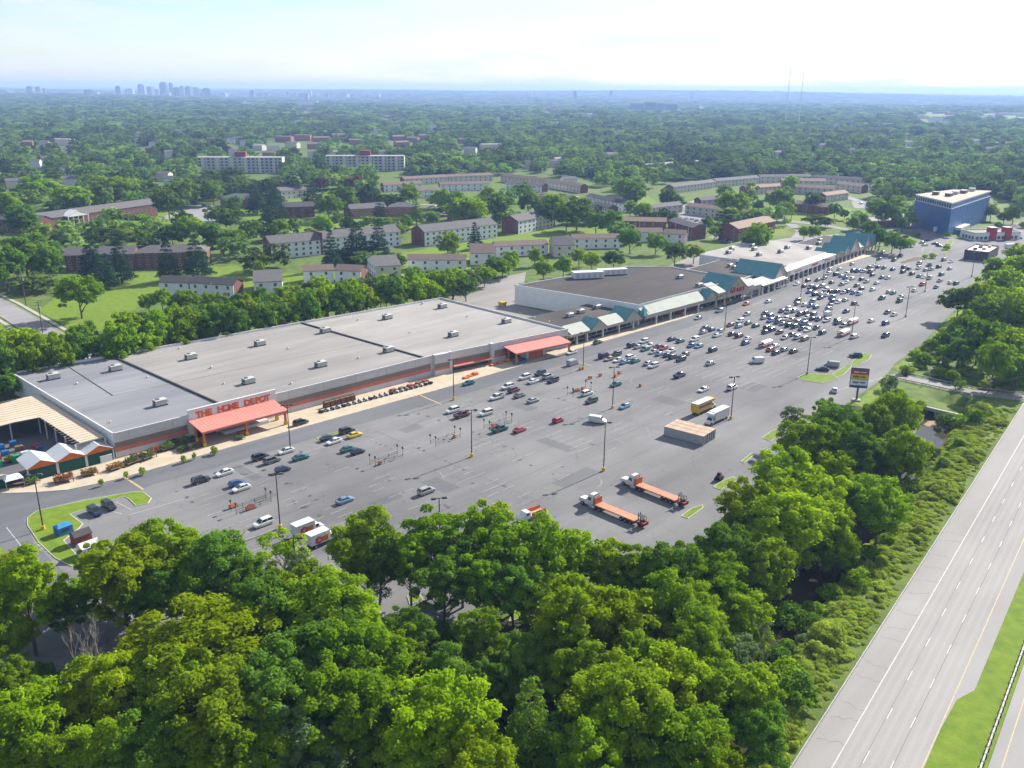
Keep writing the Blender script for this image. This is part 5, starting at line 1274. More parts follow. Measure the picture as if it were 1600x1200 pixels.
block('brick_house', (345, 323), (394, 325), 16, 7.5, 3.0, M_BRICK, M_SHINGLE, 'square brick house beside the round residents car park', 'house', M_BRICK, 2, 5, hip=True)
block('brick_house', (440, 341), (492, 339), 15, 8.0, 2.8, M_BRICK, M_SHINGLED, 'brick house with green-grey roof among the central pines', 'house', M_BRICK, 2, 5)
block('brick_house', (548, 342), (605, 338), 14, 7.0, 3.0, M_BRICKO, M_SHINGLE, 'long orange-brick house left of the dark pine', 'house', M_BRICKO, 2, 4.5)
block('brick_house', (607, 338), (652, 338), 14, 7.0, 3.0, M_BRICKO, M_SHINGLE, 'orange-brick house right of the dark pine', 'house', M_BRICKO, 2, 4.5, hip=True)
block('brick_house', (440, 312), (480, 308), 13, 7.0, 3.0, M_SIDING2, M_SHINGLE, 'pale house glimpsed between pines', 'house', M_BRICKO, 2, 5)
block('brick_house', (555, 312), (575, 318), 12, 6.5, 3.0, M_BRICKO, M_SHINGLE, 'small orange-brick house before the long terraces', 'house')
# terraces
tg = 'townhouse terraces'
def terrace(p, q, label, wall=M_SIDING, roof=M_SHINGLEB, h=6.2, rise=2.2, depth=9.5, end=None, unit=5.5, win=(1.2, 1.5)):
    t = block('townhouse_terrace', p, q, depth, h, rise, wall, roof, label, 'townhouses', end or M_BRICK, 2, unit / 1.0, win=win, group=tg)
    L = (G(*q) - G(*p)).length; n = max(1, int(L / unit))
    pwm = MB().box(-.12, .12, -.25, depth * .5, 0, h + .3).mesh('party_wall', [M_TRIM])
    for k in range(2, n, 3): link('party_wall', pwm, t, (k * L / n, 0, 0))
    return t
terrace((250, 461), (296, 462), 'grey-roofed white terrace behind the store trees, left piece', roof=M_SHINGLED); terrace((298, 462), (366, 466), 'grey-roofed white terrace behind the store trees, right piece', roof=M_SHINGLED)
block('gabled_house', (398, 462), None, 22, 6.5, 3.4, M_SIDING, M_SHINGLE, 'grey-roofed gabled house end-on between two terraces', 'townhouses', M_SIDING, 2, 5, ang=14, length=13)
terrace((475, 443), (522, 441), 'brown-roofed terrace behind the second tree gap, left piece'); terrace((524, 441), (564, 443), 'brown-roofed terrace behind the second tree gap, right piece')
block('gabled_house', (588, 436), None, 24, 6.5, 3.4, M_SIDING2, M_SHINGLE, 'grey-roofed gabled house end-on before the white apartments', 'townhouses', M_SIDING, 2, 5, ang=20, length=13)
terrace((637, 424), (728, 424), 'long brown terrace with white windows behind the trees'); block('gabled_house', (735, 414), None, 16, 6.5, 4.2, M_SIDING, M_SHINGLEB, 'white gabled house with brick chimney stack behind the trees', 'townhouses', M_SIDING, 2, 5, ang=4, length=14, chimneys=1)
terrace((775, 402), (856, 398), 'brown terrace half hidden by trees left of the supermarket', roof=M_SHINGLEB); terrace((894, 389), (968, 388), 'brown terrace above the supermarket roof'); block('gabled_house', (866, 402), None, 14, 7, 4, M_SIDING2, M_SHINGLE, 'pale steep-gabled house left of the brown terrace', 'townhouses', M_SIDING2, 2, 5, ang=10, length=12)
terrace((972, 362), (1040, 364), 'three-storey brick terrace with porch above the far shops', M_BRICK, M_SHINGLET, 7.5); terrace((1043, 362), (1082, 374), 'brick terrace turning away with white gable end', M_BRICK, M_SHINGLE, 7.5)
terrace((992, 378), (1035, 378), 'low brown terrace in front of the three-storey brick one'); terrace((1036, 380), (1070, 382), 'low brown terrace beside the white gable end')
terrace((1017, 338), (1066, 332), 'grey terrace facing the small residents car park', M_SIDING2, M_SHINGLE); terrace((1070, 334), (1118, 340), 'tan-roofed terrace behind the small car park, left piece', M_SIDING2, M_SHINGLET); terrace((1119, 341), (1166, 346), 'tan-roofed terrace behind the small car park, right piece', M_SIDING2, M_SHINGLET)
block('apartment_block', (1152, 378), None, 14, 8.4, 3.0, M_BRICK, M_SHINGLET, 'brick apartment block with balconies and tan roof above the far shops', 'apartments', M_BRICK, 3, 4.5, ang=48, length=52, group=aptg)
for i, (p, q) in enumerate((((632, 290), (700, 286)), ((701, 286), (770, 283)), ((782, 284), (846, 292)), ((847, 292), (906, 302)))): terrace(p, q, f'long pale terrace, {ordinal(i + 1)} from the left in the upper curving row', M_SIDING2, M_SHINGLEB)
for i, (p, q) in enumerate((((600, 300), (660, 297)), ((688, 299), (766, 297)), ((790, 295), (846, 301)), ((640, 310), (690, 308)))): terrace(p, q, f"brown-roofed white terrace, {ordinal((1, 3, 4, 2)[i])} from the left in the lower curving row", M_SIDING, M_SHINGLEB)
for i, (p, q) in enumerate((((1052, 303), (1118, 294)), ((1119, 293), (1186, 287)), ((1187, 286), (1268, 285)), ((1269, 286), (1345, 291)))): terrace(p, q, f'grey terrace, {ordinal(i + 1)} from the left in the farthest right-hand row', M_SIDING2, M_SHINGLE)
for i, (p, q) in enumerate((((1166, 305), (1232, 300)), ((1235, 302), (1302, 306)), ((1305, 297), (1345, 302)), ((1290, 317), (1325, 312)), ((1220, 292), (1290, 293)))): terrace(p, q, f"salmon-roofed terrace, {ordinal((1, 3, 5, 4, 2)[i])} from the left below the farthest grey row", M_SIDING2, M_SHINGLET)
terrace((915, 318), (978, 332), 'long dark terrace with white windows beyond the round trees', M_SIDING, M_SHINGLED); terrace((1195, 312), (1222, 318), 'short brown terrace among the right-hand trees', M_BRICK, M_SHINGLET); terrace((1240, 330), (1290, 336), 'brick terrace above the lawn by the far road', M_BRICK, M_SHINGLET); terrace((1095, 325), (1140, 322), 'grey terrace behind the big round central trees', M_SIDING2, M_SHINGLE); terrace((840, 318), (890, 322), 'pale terrace with white end beside the central car park', M_SIDING, M_SHINGLEB); terrace((705, 345), (745, 343), 'brown terrace behind the white middle apartments', M_BRICKO, M_SHINGLE)
terrace((922, 332), (950, 338), 'short dark terrace behind the big round trees', M_SIDING2, M_SHINGLED); terrace((950, 322), (985, 326), 'dark terrace at the edge of the round trees', M_SIDING2, M_SHINGLED)
block('white_house', (1350, 300), None, 10, 5, 2.5, M_SIDING, M_SHINGLE, 'white house at the right end of the far terraces', 'house', ang=10, length=16)
block('school_hall', (1015, 270), (1105, 262), 30, 7, 1.5, M_SIDING2, M_LIGHTROOF, 'long low hall with pale roof and thin spire beyond the terraces', 'hall', None, 2, 6)
MB().tube((8, 4, 7), (8, 4, 22), .9, .05, 6).build('spire', M_TRIM, bpy.data.objects['school_hall'])
# two white slab blocks with red-brown lift houses
for i, (p, q, lab) in enumerate((((310, 270), (442, 270), 'white five-storey slab block with red-brown lift house, the left of two'), ((510, 267), (632, 267), 'white five-storey slab block with red-brown lift house, the right of two'))):
    t = block('slab_block', p, q, 18, 17, .6, mat('slab_white', (.44, .45, .46), .8), M_LIGHTROOF, lab, 'apartments', M_SIDING2, 5, 5.0, win=(2.6, 1.7))
    L = (G(*q) - G(*p)).length; MB().box(L * .5 - 6, L * .5 + 6, 5, 14, 17, 23).build('lift_house', mat('brick_red_dark', (.24, .06, .05), .8), t)
    for k in range(6): MB().box(L * (k + .3) / 6, L * (k + .3) / 6 + 3.2, -1.2, 0, 0, 16.5).build('balcony_stack', M_SIDING2, t)
FAR_CLEAR += [[(300, 284), (445, 284), (445, 262), (300, 262)], [(505, 281), (640, 281), (640, 258), (505, 258)], [(590, 318), (940, 310), (930, 280), (590, 276)], [(1040, 310), (1360, 325), (1350, 278), (1040, 290)]]
# far scattered houses and blocks that show between the trees
fr_ = random.Random(17)
hl = [(10, 296, 22, 0), (30, 283, 14, 1), (48, 262, 12, 1), (65, 256, 12, 0), (60, 245, 10, 1), (85, 227, 26, 2), (95, 273, 12, 1), (100, 292, 20, 0), (245, 283, 18, 0), (258, 291, 14, 1), (275, 210, 18, 1), (355, 225, 10, 1), (365, 222, 12, 0), (375, 228, 12, 1), (395, 235, 16, 2), (430, 222, 26, 3), (460, 220, 24, 3), (490, 222, 24, 3), (520, 217, 20, 3), (545, 226, 24, 3), (445, 231, 20, 0), (480, 233, 22, 3), (615, 220, 20, 3), (635, 222, 18, 3), (655, 218, 16, 3), (620, 230, 22, 3),
      (478, 176, 14, 2), (130, 186, 8, 1), (100, 188, 6, 1), (752, 236, 34, 2), (725, 240, 18, 0), (868, 258, 14, 2), (880, 292, 22, 0), (860, 262, 12, 0), (918, 182, 12, 2), (860, 175, 18, 3), (805, 178, 12, 3), (950, 250, 18, 0), (820, 264, 14, 0), (1318, 215, 6, 1), (1390, 215, 6, 1), (1415, 229, 14, 1), (1460, 178, 26, 3), (1480, 180, 20, 3), (1450, 190, 18, 1), (1475, 193, 12, 1), (1435, 186, 14, 0), (1440, 169, 10, 1), (1560, 181, 40, 2), (1590, 183, 30, 2), (1095, 165, 12, 1), (1030, 186, 10, 0), (1285, 164, 8, 1), (1210, 170, 6, 1), (240, 176, 10, 0), (385, 160, 18, 3), (300, 161, 6, 1), (600, 186, 10, 1), (785, 172, 6, 1), (620, 195, 10, 0), (520, 246, 12, 2)]
for _ in range(130):
    py = 158 + 92 * fr_.random() ** 1.2; px = fr_.uniform(-20, 1620)
    if all(abs(px - h_[0]) > 22 or abs(py - h_[1]) > 7 for h_ in hl): hl.append((px, py, max(4, fr_.uniform(11, 17) * FOC / G(px, py).length), fr_.choice((0, 1, 1, 1, 3))))
hn = []
for i, (px, py, w, kd) in enumerate(hl):
    p = G(px, py); z = float(land_z(p.x, p.y)); L = w * p.length / FOC
    wall, roof = ((M_SIDING2, M_SHINGLE), (M_SIDING, M_SHINGLE), (M_SIDING2, M_LIGHTROOF), (M_BRICKO, M_SHINGLEB))[kd]
    hh = 5.5 if L < 30 else 8
    t = block('distant_house' if L < 30 else 'distant_building', p, None, min(12, L * .8), hh + 2, 2.2 if L < 30 else .8, wall, roof, '', 'house' if L < 30 else 'building', ang=fr_.uniform(-20, 35), length=L, plain=True, z=z)
    t['label'] = ('grey-roofed', 'white', 'pale flat-roofed', 'brick')[kd]; hn.append(t)
    dd = G(px, py + 6); FAR_CLEAR.append([(px - w * .8, py - 2), (px + w * 1.1, py - 2), (px + w * 1.1, py + 5 + 15000 / p.length), (px - w * .8, py + 5 + 15000 / p.length)])
hn.sort(key=lambda o: o.location.x / o.location.y)
for i, o in enumerate(hn): tag(o, f"{o['label']} distant {'house' if 'house' in o.name else 'building'} among the woods, {ordinal(i + 1)} from the left", None, 'distant houses in the woods')
# timber fences behind the terraces, power poles
def power_pole(px, py, h, label):
    p = G(px, py); t = thing('power_pole', label, 'power pole', p, math.radians(20))
    MB().tube((0, 0, 0), (0, 0, h), .22, .14, 8).build('pole', M_BARK, t)
    for z in (h - .6, h - 1.8): MB().box(-1.5, 1.5, -.08, .08, z, z + .18).build('crossarm', M_BARK, t)
    for z in (h - .42, h - 1.62):
        for x in (-1.3, -.5, .5, 1.3): MB().tube((x, 0, z), (x, 0, z + .3), .07, .05, 6).build('insulator', M_TRIM, t)
    MB().tube((.4, 0, h - 3.6), (.4, 0, h - 2.5), .28, n=8).build('transformer', M_HVAC, t)
power_pole(41, 478, 15, 'wooden power pole with crossarms at the street corner'); power_pole(67, 520, 13, 'wooden power pole with crossarms nearest the store on the street')
power_pole(1236, 345, 12, 'slim power pole by the road above the far shops'); power_pole(1280, 342, 12, 'slim power pole right of the road above the far shops')
# ------------------------------------------------------------------ cars
PAINT = {'white': (.70, .70, .69), 'silver': (.38, .39, .40), 'grey': (.16, .165, .17), 'black': (.018, .019, .021), 'navy': (.018, .03, .075), 'blue': (.02, .075, .26), 'light blue': (.16, .30, .42), 'teal': (.015, .13, .13), 'red': (.38, .012, .02), 'maroon': (.11, .015, .025), 'tan': (.33, .28, .21), 'yellow': (.72, .50, .01), 'orange': (.62, .17, .02), 'dark green': (.015, .06, .035), 'purple': (.06, .03, .09)}
def paint_mat(c):
    k = 'car_paint_' + c.replace(' ', '_')
    if k in MATS: return MATS[k]
    m = mat(k, PAINT[c], 0.28, 0.5, 0.25 if c in ('silver', 'grey', 'navy', 'light blue', 'purple', 'teal') else 0.0, var=0.03, scale=0.5)
    m.node_tree.nodes['Principled BSDF'].inputs['Coat Weight'].default_value = 0.5
    return m
M_CARGLASS = glass('car_glass', (0.012, 0.016, 0.02), 0.05)
M_LAMP = mat('headlamp_glass', (.62, .62, .60), .15, .7); M_TAIL = mat('tail_lamp', (.30, .01, .01), .25, .6); M_RIM = mat('wheel_rim', (.42, .42, .43), .35, .5, .6); M_TRIMD = mat('black_trim', (.02, .02, .022), .6)
def loft(mb, st, mi=0, ch=.12):
    """st: (x, z_low, z_high, half width); chamfered cross-sections joined along x."""
    rings = []
    for x, zl, zh, hw in st:
        c = min(ch, (zh - zl) * .35)
        rings.append([(x, -hw + c * .5, zl), (x, hw - c * .5, zl), (x, hw, zl + c), (x, hw, zh - c * 1.1), (x, hw - c * .9, zh), (x, -hw + c * .9, zh), (x, -hw, zh - c * 1.1), (x, -hw, zl + c)])
    n = 8; vs = [p for r in rings for p in r]; fs = []
    for k in range(len(rings) - 1):
        a, b = k * n, (k + 1) * n
        fs += [(a + i, a + (i + 1) % n, b + (i + 1) % n, b + i) for i in range(n)]
    fs += [tuple(reversed(range(n))), tuple(range((len(rings) - 1) * n, len(rings) * n))]
    # orientation: x grows along the loft
    mb.add(vs, [tuple(reversed(f)) for f in fs], mi)
    return mb
CAR = {
    'sedan': dict(st=[(-2.35, .38, .82, .74), (-2.2, .26, .98, .86), (-1.3, .22, 1.0, .91), (.8, .22, .96, .91), (1.9, .24, .80, .88), (2.25, .28, .70, .80), (2.36, .36, .6, .70)], g=((-1.85, 1.15, .80), (-1.15, .30, .60)), z=(.96, 1.44), wx=(-1.38, 1.42), wr=.33, hw=.9),
    'hatchback': dict(st=[(-2.05, .38, .95, .76), (-1.95, .26, 1.02, .86), (-.9, .22, 1.0, .89), (.8, .22, .96, .89), (1.7, .24, .82, .86), (2.05, .32, .66, .74)], g=((-1.98, 1.05, .80), (-1.55, .25, .62)), z=(.97, 1.52), wx=(-1.25, 1.3), wr=.32, hw=.88),
    'suv': dict(st=[(-2.35, .42, 1.05, .80), (-2.25, .32, 1.12, .92), (-1.0, .28, 1.12, .96), (.9, .28, 1.1, .96), (1.95, .3, 1.0, .93), (2.3, .36, .86, .84), (2.4, .44, .74, .76)], g=((-2.28, 1.15, .86), (-1.95, .45, .70)), z=(1.08, 1.76), wx=(-1.42, 1.45), wr=.38, hw=.95),
    'pickup': dict(st=[(-2.85, .5, 1.02, .88), (-2.75, .42, 1.1, .96), (-.6, .36, 1.1, .98), (1.1, .36, 1.12, .98), (2.3, .38, 1.04, .95), (2.75, .44, .9, .86), (2.85, .52, .78, .78)], g=((-.75, 1.5, .88), (-.45, .85, .72)), z=(1.09, 1.82), wx=(-1.75, 1.8), wr=.4, hw=.97),
    'van': dict(st=[(-2.7, .36, 2.0, .88), (-2.6, .28, 2.12, .97), (.9, .26, 2.1, .98), (1.35, .26, 1.55, .97), (2.1, .28, 1.12, .93), (2.55, .34, .86, .82)], g=((.95, 1.75, .93), (.85, 1.05, .86)), z=(1.2, 2.0), wx=(-1.6, 1.65), wr=.36, hw=.97),
}
CARM = {}
def car_meshes(kind):
    if kind in CARM: return CARM[kind]
    c = CAR[kind]; g0, g1 = c['g']; z0, z1 = c['z']; P = paint_mat('white'); r = {}
    body = loft(MB(), c['st'])
    if kind == 'pickup':                       # open bed: dark liner set between raised sides
        liner = MB().box(-2.65, -.85, -.78, .78, 1.102, 1.13).mesh('bed_liner', [M_TRIMD]); sides = MB().box(-2.8, -.8, -.96, -.80, 1.09, 1.30).box(-2.8, -.8, .80, .96, 1.09, 1.30).box(-2.82, -2.68, -.80, .80, 1.09, 1.30)
        body.v += []; k = len(body.v); body.add(sides.v, sides.f); r['bed_liner'] = liner
    roof = MB().frustum((g1[0] - .04, g1[1] + .06, -g1[2] - .03, g1[2] + .03), (g1[0] + .1, g1[1] - .12, -g1[2] + .12, g1[2] - .12), z1 - .03, z1 + .05)
    # pillars
    for sx in (0, 1):
        for sy in (-1, 1): roof.tube((g0[sx], sy * g0[2], z0 - .02), (g1[sx], sy * g1[2], z1), .055, .05, 4)
    if kind in ('suv', 'sedan', 'hatchback', 'pickup'):
        xm0, xm1 = (g0[0] + g0[1]) / 2, (g1[0] + g1[1]) / 2
        for sy in (-1, 1): roof.tube((xm0, sy * (g0[2] + .01), z0), (xm1, sy * (g1[2] + .01), z1), .05, .05, 4)
    if kind == 'van': roof = MB().box(-2.4, .8, -.8, .8, 2.1, 2.15)
    r['body'] = body.mesh('body', [P]); r['roof'] = roof.mesh('roof_panel', [P])
    b_, t_ = g0, g1
    A = [(b_[0], -b_[2], z0), (b_[1], -b_[2], z0), (b_[1], b_[2], z0), (b_[0], b_[2], z0), (t_[0], -t_[2], z1), (t_[1], -t_[2], z1), (t_[1], t_[2], z1), (t_[0], t_[2], z1)]
    def pane(ids):
        ps = [Vector(A[i]) for i in ids]; c_ = sum((Vector(q) for q in A), Vector()) / 8; n_ = (ps[1] - ps[0]).cross(ps[2] - ps[0]).normalized()
        return MB().add([*ps, *[p - n_ * .03 for p in ps]], [(0, 1, 2, 3), (7, 6, 5, 4), (0, 4, 5, 1), (1, 5, 6, 2), (2, 6, 7, 3), (3, 7, 4, 0)])
    r['windshield'] = pane((1, 2, 6, 5)).mesh('windshield', [M_CARGLASS]); r['rear_window'] = pane((3, 0, 4, 7)).mesh('rear_window', [M_CARGLASS])
    r['side_l'] = pane((2, 3, 7, 6)).mesh('side_window', [M_CARGLASS]); r['side_r'] = pane((0, 1, 5, 4)).mesh('side_window', [M_CARGLASS])
    w_ = c['wr']; r['wheel'] = MB().tube((0, -.11, 0), (0, .11, 0), w_, n=14).mesh('wheel', [M_TYRE]); r['rim'] = MB().tube((0, -.125, 0), (0, .125, 0), w_ * .62, n=10).mesh('rim', [M_RIM])
    xf, xb = c['st'][-1][0], c['st'][0][0]; zf = c['st'][-2][2] - .12; zb = c['st'][1][2] - .22; hw = c['st'][-2][3]
    r['headlight'] = MB().box(-.12, .03, -.17, .17, -.07, .07).mesh('headlight', [M_LAMP]); r['taillight'] = MB().box(-.03, .08, -.15, .15, -.09, .09).mesh('taillight', [M_TAIL])
    r['pos'] = (c['st'][-2][0], zf, hw - .2, xb + .1, zb, c['st'][1][3] - .18)
    # joined version for cars too small to show parts
    j = MB(); j.add(body.v, body.f, 0); j.add(roof.v, roof.f, 0)
    for ids in ((1, 2, 6, 5), (3, 0, 4, 7), (2, 3, 7, 6), (0, 1, 5, 4)): q = pane(ids); j.add(q.v, q.f, 1)
    for x in c['wx']:
        for y in (-c['hw'] + .12, c['hw'] - .12): j.tube((x, y - .11, w_), (x, y + .11, w_), w_, n=8, mi=2)
    r['far'] = j.mesh('car', [P, M_CARGLASS, M_TYRE])
    CARM[kind] = r
    return r
CARS = []
cr_ = random.Random(77)
def car(px, py, color, kind='sedan', zone='', ang=None, full=True, label=None, flip=None):
    p = G(px, py, .5); m = car_meshes(kind); P = paint_mat(color)
    a = FU.a + math.radians(cr_.uniform(-2.5, 2.5)) if ang is None else math.radians(ang)
    if flip if flip is not None else cr_.random() < .5: a += math.pi
    nm = {'suv': 'parked_suv', 'van': 'parked_van', 'pickup': 'pickup_truck'}.get(kind, 'parked_car')
    word = {'suv': 'SUV', 'pickup': 'pickup truck'}.get(kind, kind)
    if not full:
        o = link(nm, m['far'], None, (p.x, p.y, .035), a); o.material_slots[0].link = 'OBJECT'; o.material_slots[0].material = P
    else:
        o = thing(nm, '', '', (p.x, p.y, .035), a)
        for nm2, key in (('body', 'body'), ('roof_panel', 'roof')):
            q = link(nm2, m[key], o); q.material_slots[0].link = 'OBJECT'; q.material_slots[0].material = P
        for nm2, key in (('windshield', 'windshield'), ('rear_window', 'rear_window'), ('side_window', 'side_l'), ('side_window', 'side_r')): link(nm2, m[key], o)
        if 'bed_liner' in m: link('bed_liner', m['bed_liner'], o)
        c = CAR[kind]
        for x in c['wx']:
            for y in (-c['hw'] + .12, c['hw'] - .12):
                w_ = link('wheel', m['wheel'], o, (x, y, c['wr'])); link('rim', m['rim'], w_)
        xf, zf, hf, xb, zb, hb_ = m['pos']
        for s_ in (-1, 1): link('headlight', m['headlight'], o, (xf, s_ * hf, zf)); link('taillight', m['taillight'], o, (xb, s_ * hb_, zb))
    o['category'] = {'suv': 'SUV', 'pickup': 'pickup', 'van': 'van'}.get(kind, 'car')
    if label: o['label'] = label
    CARS.append((px, zone, o, f'{color} {word}', label)); return o
Z1 = 'before the orange-lettered store'
for px, py, c, k in ((470, 661, 'black', 'suv'), (447, 705, 'white', 'sedan'), (407, 715, 'black', 'suv'), (425, 720, 'grey', 'suv'), (470, 715, 'teal', 'sedan'), (442, 734, 'navy', 'hatchback'), (351, 739, 'white', 'sedan'), (314, 751, 'black', 'suv'), (370, 756, 'blue', 'hatchback'), (377, 763, 'white', 'sedan'), (512, 685, 'navy', 'sedan'), (522, 690, 'white', 'sedan'), (542, 674, 'black', 'suv'), (544, 702, 'teal', 'sedan'), (559, 706, 'navy', 'hatchback'), (539, 782, 'light blue', 'sedan'), (666, 768, 'silver', 'suv'), (411, 818, 'white', 'suv'), (707, 642, 'white', 'suv'), (722, 649, 'maroon', 'pickup'), (759.5, 646, 'white', 'suv')):
    car(px, py, c, k, Z1, flip=(c == 'white'))
car(554, 680, 'yellow', 'sedan', label='bright yellow sports car beside a dark SUV near the kerb')
Z2 = 'before the coral loading awning'
for px, py, c, k in ((732, 599, 'teal', 'sedan'), (812, 566, 'blue', 'pickup'), (820, 590, 'white', 'suv'), (844, 584, 'navy', 'suv'), (833, 596, 'white', 'sedan'), (856, 589, 'silver', 'suv'), (864, 595, 'navy', 'suv'), (793, 605, 'white', 'suv'), (803, 610, 'maroon', 'suv'), (777, 621, 'white', 'pickup'), (812, 618, 'grey', 'sedan'), (833, 626, 'silver', 'sedan'), (781, 671, 'teal', 'pickup'), (812, 672, 'red', 'sedan'), (872, 657, 'red', 'hatchback'), (893.5, 551, 'white', 'sedan'), (895, 568, 'silver', 'van'), (917, 615, 'white', 'suv'), (924, 627, 'dark green', 'suv'), (962, 601, 'teal', 'sedan'), (976, 635, 'light blue', 'sedan'), (934, 535, 'dark green', 'sedan')):
    car(px, py, c, k, Z2)
car(934, 658, 'white', 'van', label='white van turned across the lot beside a lamp post', ang=-22, flip=False)
Z3 = 'below the supermarket colonnade'
for px, py, c, k in ((963, 554, 'black', 'suv'), (985, 559, 'white', 'suv'), (966, 563, 'white', 'sedan'), (976, 566, 'light blue', 'sedan'), (993, 564, 'teal', 'sedan'), (944, 557, 'purple', 'van'), (952, 561, 'tan', 'sedan'), (1013, 568, 'silver', 'sedan'), (1021, 572, 'white', 'suv'), (987, 540, 'black', 'suv'), (1006, 534, 'white', 'suv'), (998, 542, 'silver', 'sedan'), (1008, 546, 'teal', 'sedan'), (1016, 540, 'white', 'sedan'), (1028, 542, 'maroon', 'sedan'), (1037, 544, 'red', 'sedan'), (1021, 550, 'silver', 'sedan'), (1031, 553, 'light blue', 'sedan'), (1049, 548, 'white', 'sedan'), (1043, 555, 'purple', 'sedan'), (1052, 558, 'dark green', 'suv'), (1064, 562, 'navy', 'suv'), (1070, 554, 'grey', 'sedan'),
                     (1091, 497, 'silver', 'sedan'), (1124, 486, 'silver', 'suv'), (1050, 530, 'navy', 'sedan'), (1063, 533, 'teal', 'sedan'), (1085, 531, 'white', 'suv'), (1080, 540, 'blue', 'sedan'), (1092, 541, 'light blue', 'sedan'), (1114, 547, 'navy', 'suv'), (1110, 568, 'silver', 'sedan'), (1099, 609, 'white', 'sedan'), (1144, 606, 'white', 'suv'),
                     (1101, 513, 'black', 'sedan'), (1112, 515, 'navy', 'sedan'), (1099, 519, 'silver', 'sedan'), (1124, 518, 'light blue', 'sedan'), (1120, 524, 'white', 'sedan'), (1144, 522, 'purple', 'sedan'), (1155, 525, 'maroon', 'suv'), (1168, 529, 'white', 'sedan'), (1165, 536, 'blue', 'sedan'), (1141, 508, 'maroon', 'sedan'), (1156, 502, 'white', 'suv'), (1169, 505, 'grey', 'sedan'), (1181, 509, 'teal', 'sedan'), (1154, 510, 'light blue', 'sedan'), (1167, 491, 'silver', 'sedan'), (1201, 471, 'white', 'sedan')):
    car(px, py, c, k, Z3)
car(1062, 587, 'purple', 'pickup', label='lone purple pickup standing clear of the rows'); car(1166, 475, 'orange', 'sedan', label='orange car stopped at the supermarket entrance kerb')
Z4 = 'in the crowded rows before the far shops'
A8 = lambda x, y: (1240 + x / 8, 370 + y / 8); B8 = lambda x, y: (1140 + x / 8, 440 + y / 8)
dense = [(B8, [(440, 400, 'black'), (510, 430, 'blue'), (430, 455, 'silver'), (610, 455, 'blue'), (510, 490, 'light blue'), (600, 510, 'purple'), (700, 465, 'white'), (770, 480, 'tan'), (670, 525, 'silver'), (740, 548, 'black'), (840, 515, 'grey'), (920, 527, 'blue'), (820, 562, 'teal'), (900, 592, 'black'), (985, 562, 'white'), (975, 608, 'white'), (1080, 580, 'navy'), (1160, 640, 'teal'), (650, 370, 'purple'), (740, 330, 'white'), (730, 382, 'silver'), (815, 365, 'white'), (870, 415, 'navy'), (950, 390, 'black'), (1050, 410, 'grey'), (960, 450, 'white'), (1040, 465, 'black'), (1110, 475, 'navy'), (1210, 490, 'white'),
                (850, 240, 'black'), (850, 278, 'silver'), (940, 290, 'white'), (1030, 250, 'grey'), (1010, 302, 'blue'), (1080, 322, 'teal'), (1250, 300, 'black'), (1240, 345, 'silver'), (470, 580, 'black'), (450, 632, 'purple'), (530, 605, 'navy'), (620, 637, 'maroon'), (690, 702, 'silver'), (770, 667, 'black'), (850, 697, 'white'), (940, 717, 'tan'), (510, 852, 'red'), (570, 805, 'white'), (580, 892, 'navy'), (685, 852, 'silver'), (800, 872, 'maroon'), (1455, 375, 'navy'), (1345, 520, 'navy'), (1420, 550, 'silver'), (1350, 490, 'black'), (1560, 690, 'white')]),
         (A8, [(455, 408, 'white'), (575, 402, 'white'), (735, 430, 'black'), (800, 432, 'blue'), (870, 435, 'silver'), (950, 440, 'black'), (985, 478, 'navy'), (430, 464, 'white'), (530, 472, 'navy'), (600, 492, 'light blue'), (665, 466, 'white'), (645, 516, 'blue'), (735, 522, 'white'), (850, 532, 'navy'), (910, 562, 'tan'), (1040, 578, 'white'), (1100, 512, 'navy'), (1175, 517, 'silver'), (785, 612, 'black'), (180, 547, 'purple'), (300, 542, 'black'), (385, 517, 'tan'), (475, 572, 'teal'), (600, 597, 'grey'), (660, 570, 'white'), (850, 652, 'maroon'), (990, 660, 'white'), (40, 592, 'white'), (135, 617, 'maroon'), (210, 632, 'tan'), (285, 642, 'navy'), (350, 622, 'silver'), (195, 692, 'blue'), (400, 662, 'white'), (460, 687, 'maroon'), (545, 687, 'blue'), (620, 697, 'silver'), (680, 680, 'black'), (745, 702, 'blue'), (825, 712, 'white'), (270, 722, 'black'), (345, 715, 'white'), (420, 732, 'white'), (335, 767, 'navy'), (480, 760, 'teal'), (490, 802, 'blue'), (555, 817, 'white'), (645, 792, 'silver'),
                (735, 342, 'white'), (1070, 280, 'purple'), (940, 382, 'black'), (1005, 367, 'white'), (1060, 380, 'navy'), (1125, 392, 'teal'), (1190, 690, 'white'), (1240, 705, 'teal'), (1100, 772, 'dark green'), (1340, 752, 'silver'), (1320, 807, 'navy'), (760, 832, 'maroon'), (1170, 947, 'navy'), (1260, 972, 'white'), (1150, 1082, 'blue'), (970, 1052, 'white'), (1510, 672, 'white')])]
for fn, L in dense:
    for i, (x, y, c) in enumerate(L):
        px, py = fn(x, y); car(px, py, c, cr_.choice(('sedan', 'sedan', 'suv', 'sedan', 'hatchback', 'suv')), Z4, full=py > 500)
car(*B8(1230, 412), 'white', 'van', label='white van in the crowded rows beside a lamp post', full=False)
car(1383, 525, 'navy', 'suv', label='navy SUV standing alone on the open asphalt right of the crowded rows')
car(1182, 565, 'white', 'van', label='white van driving alone between the trailer and the crowded rows', ang=8, flip=True)
Z5 = 'by the far exit road'
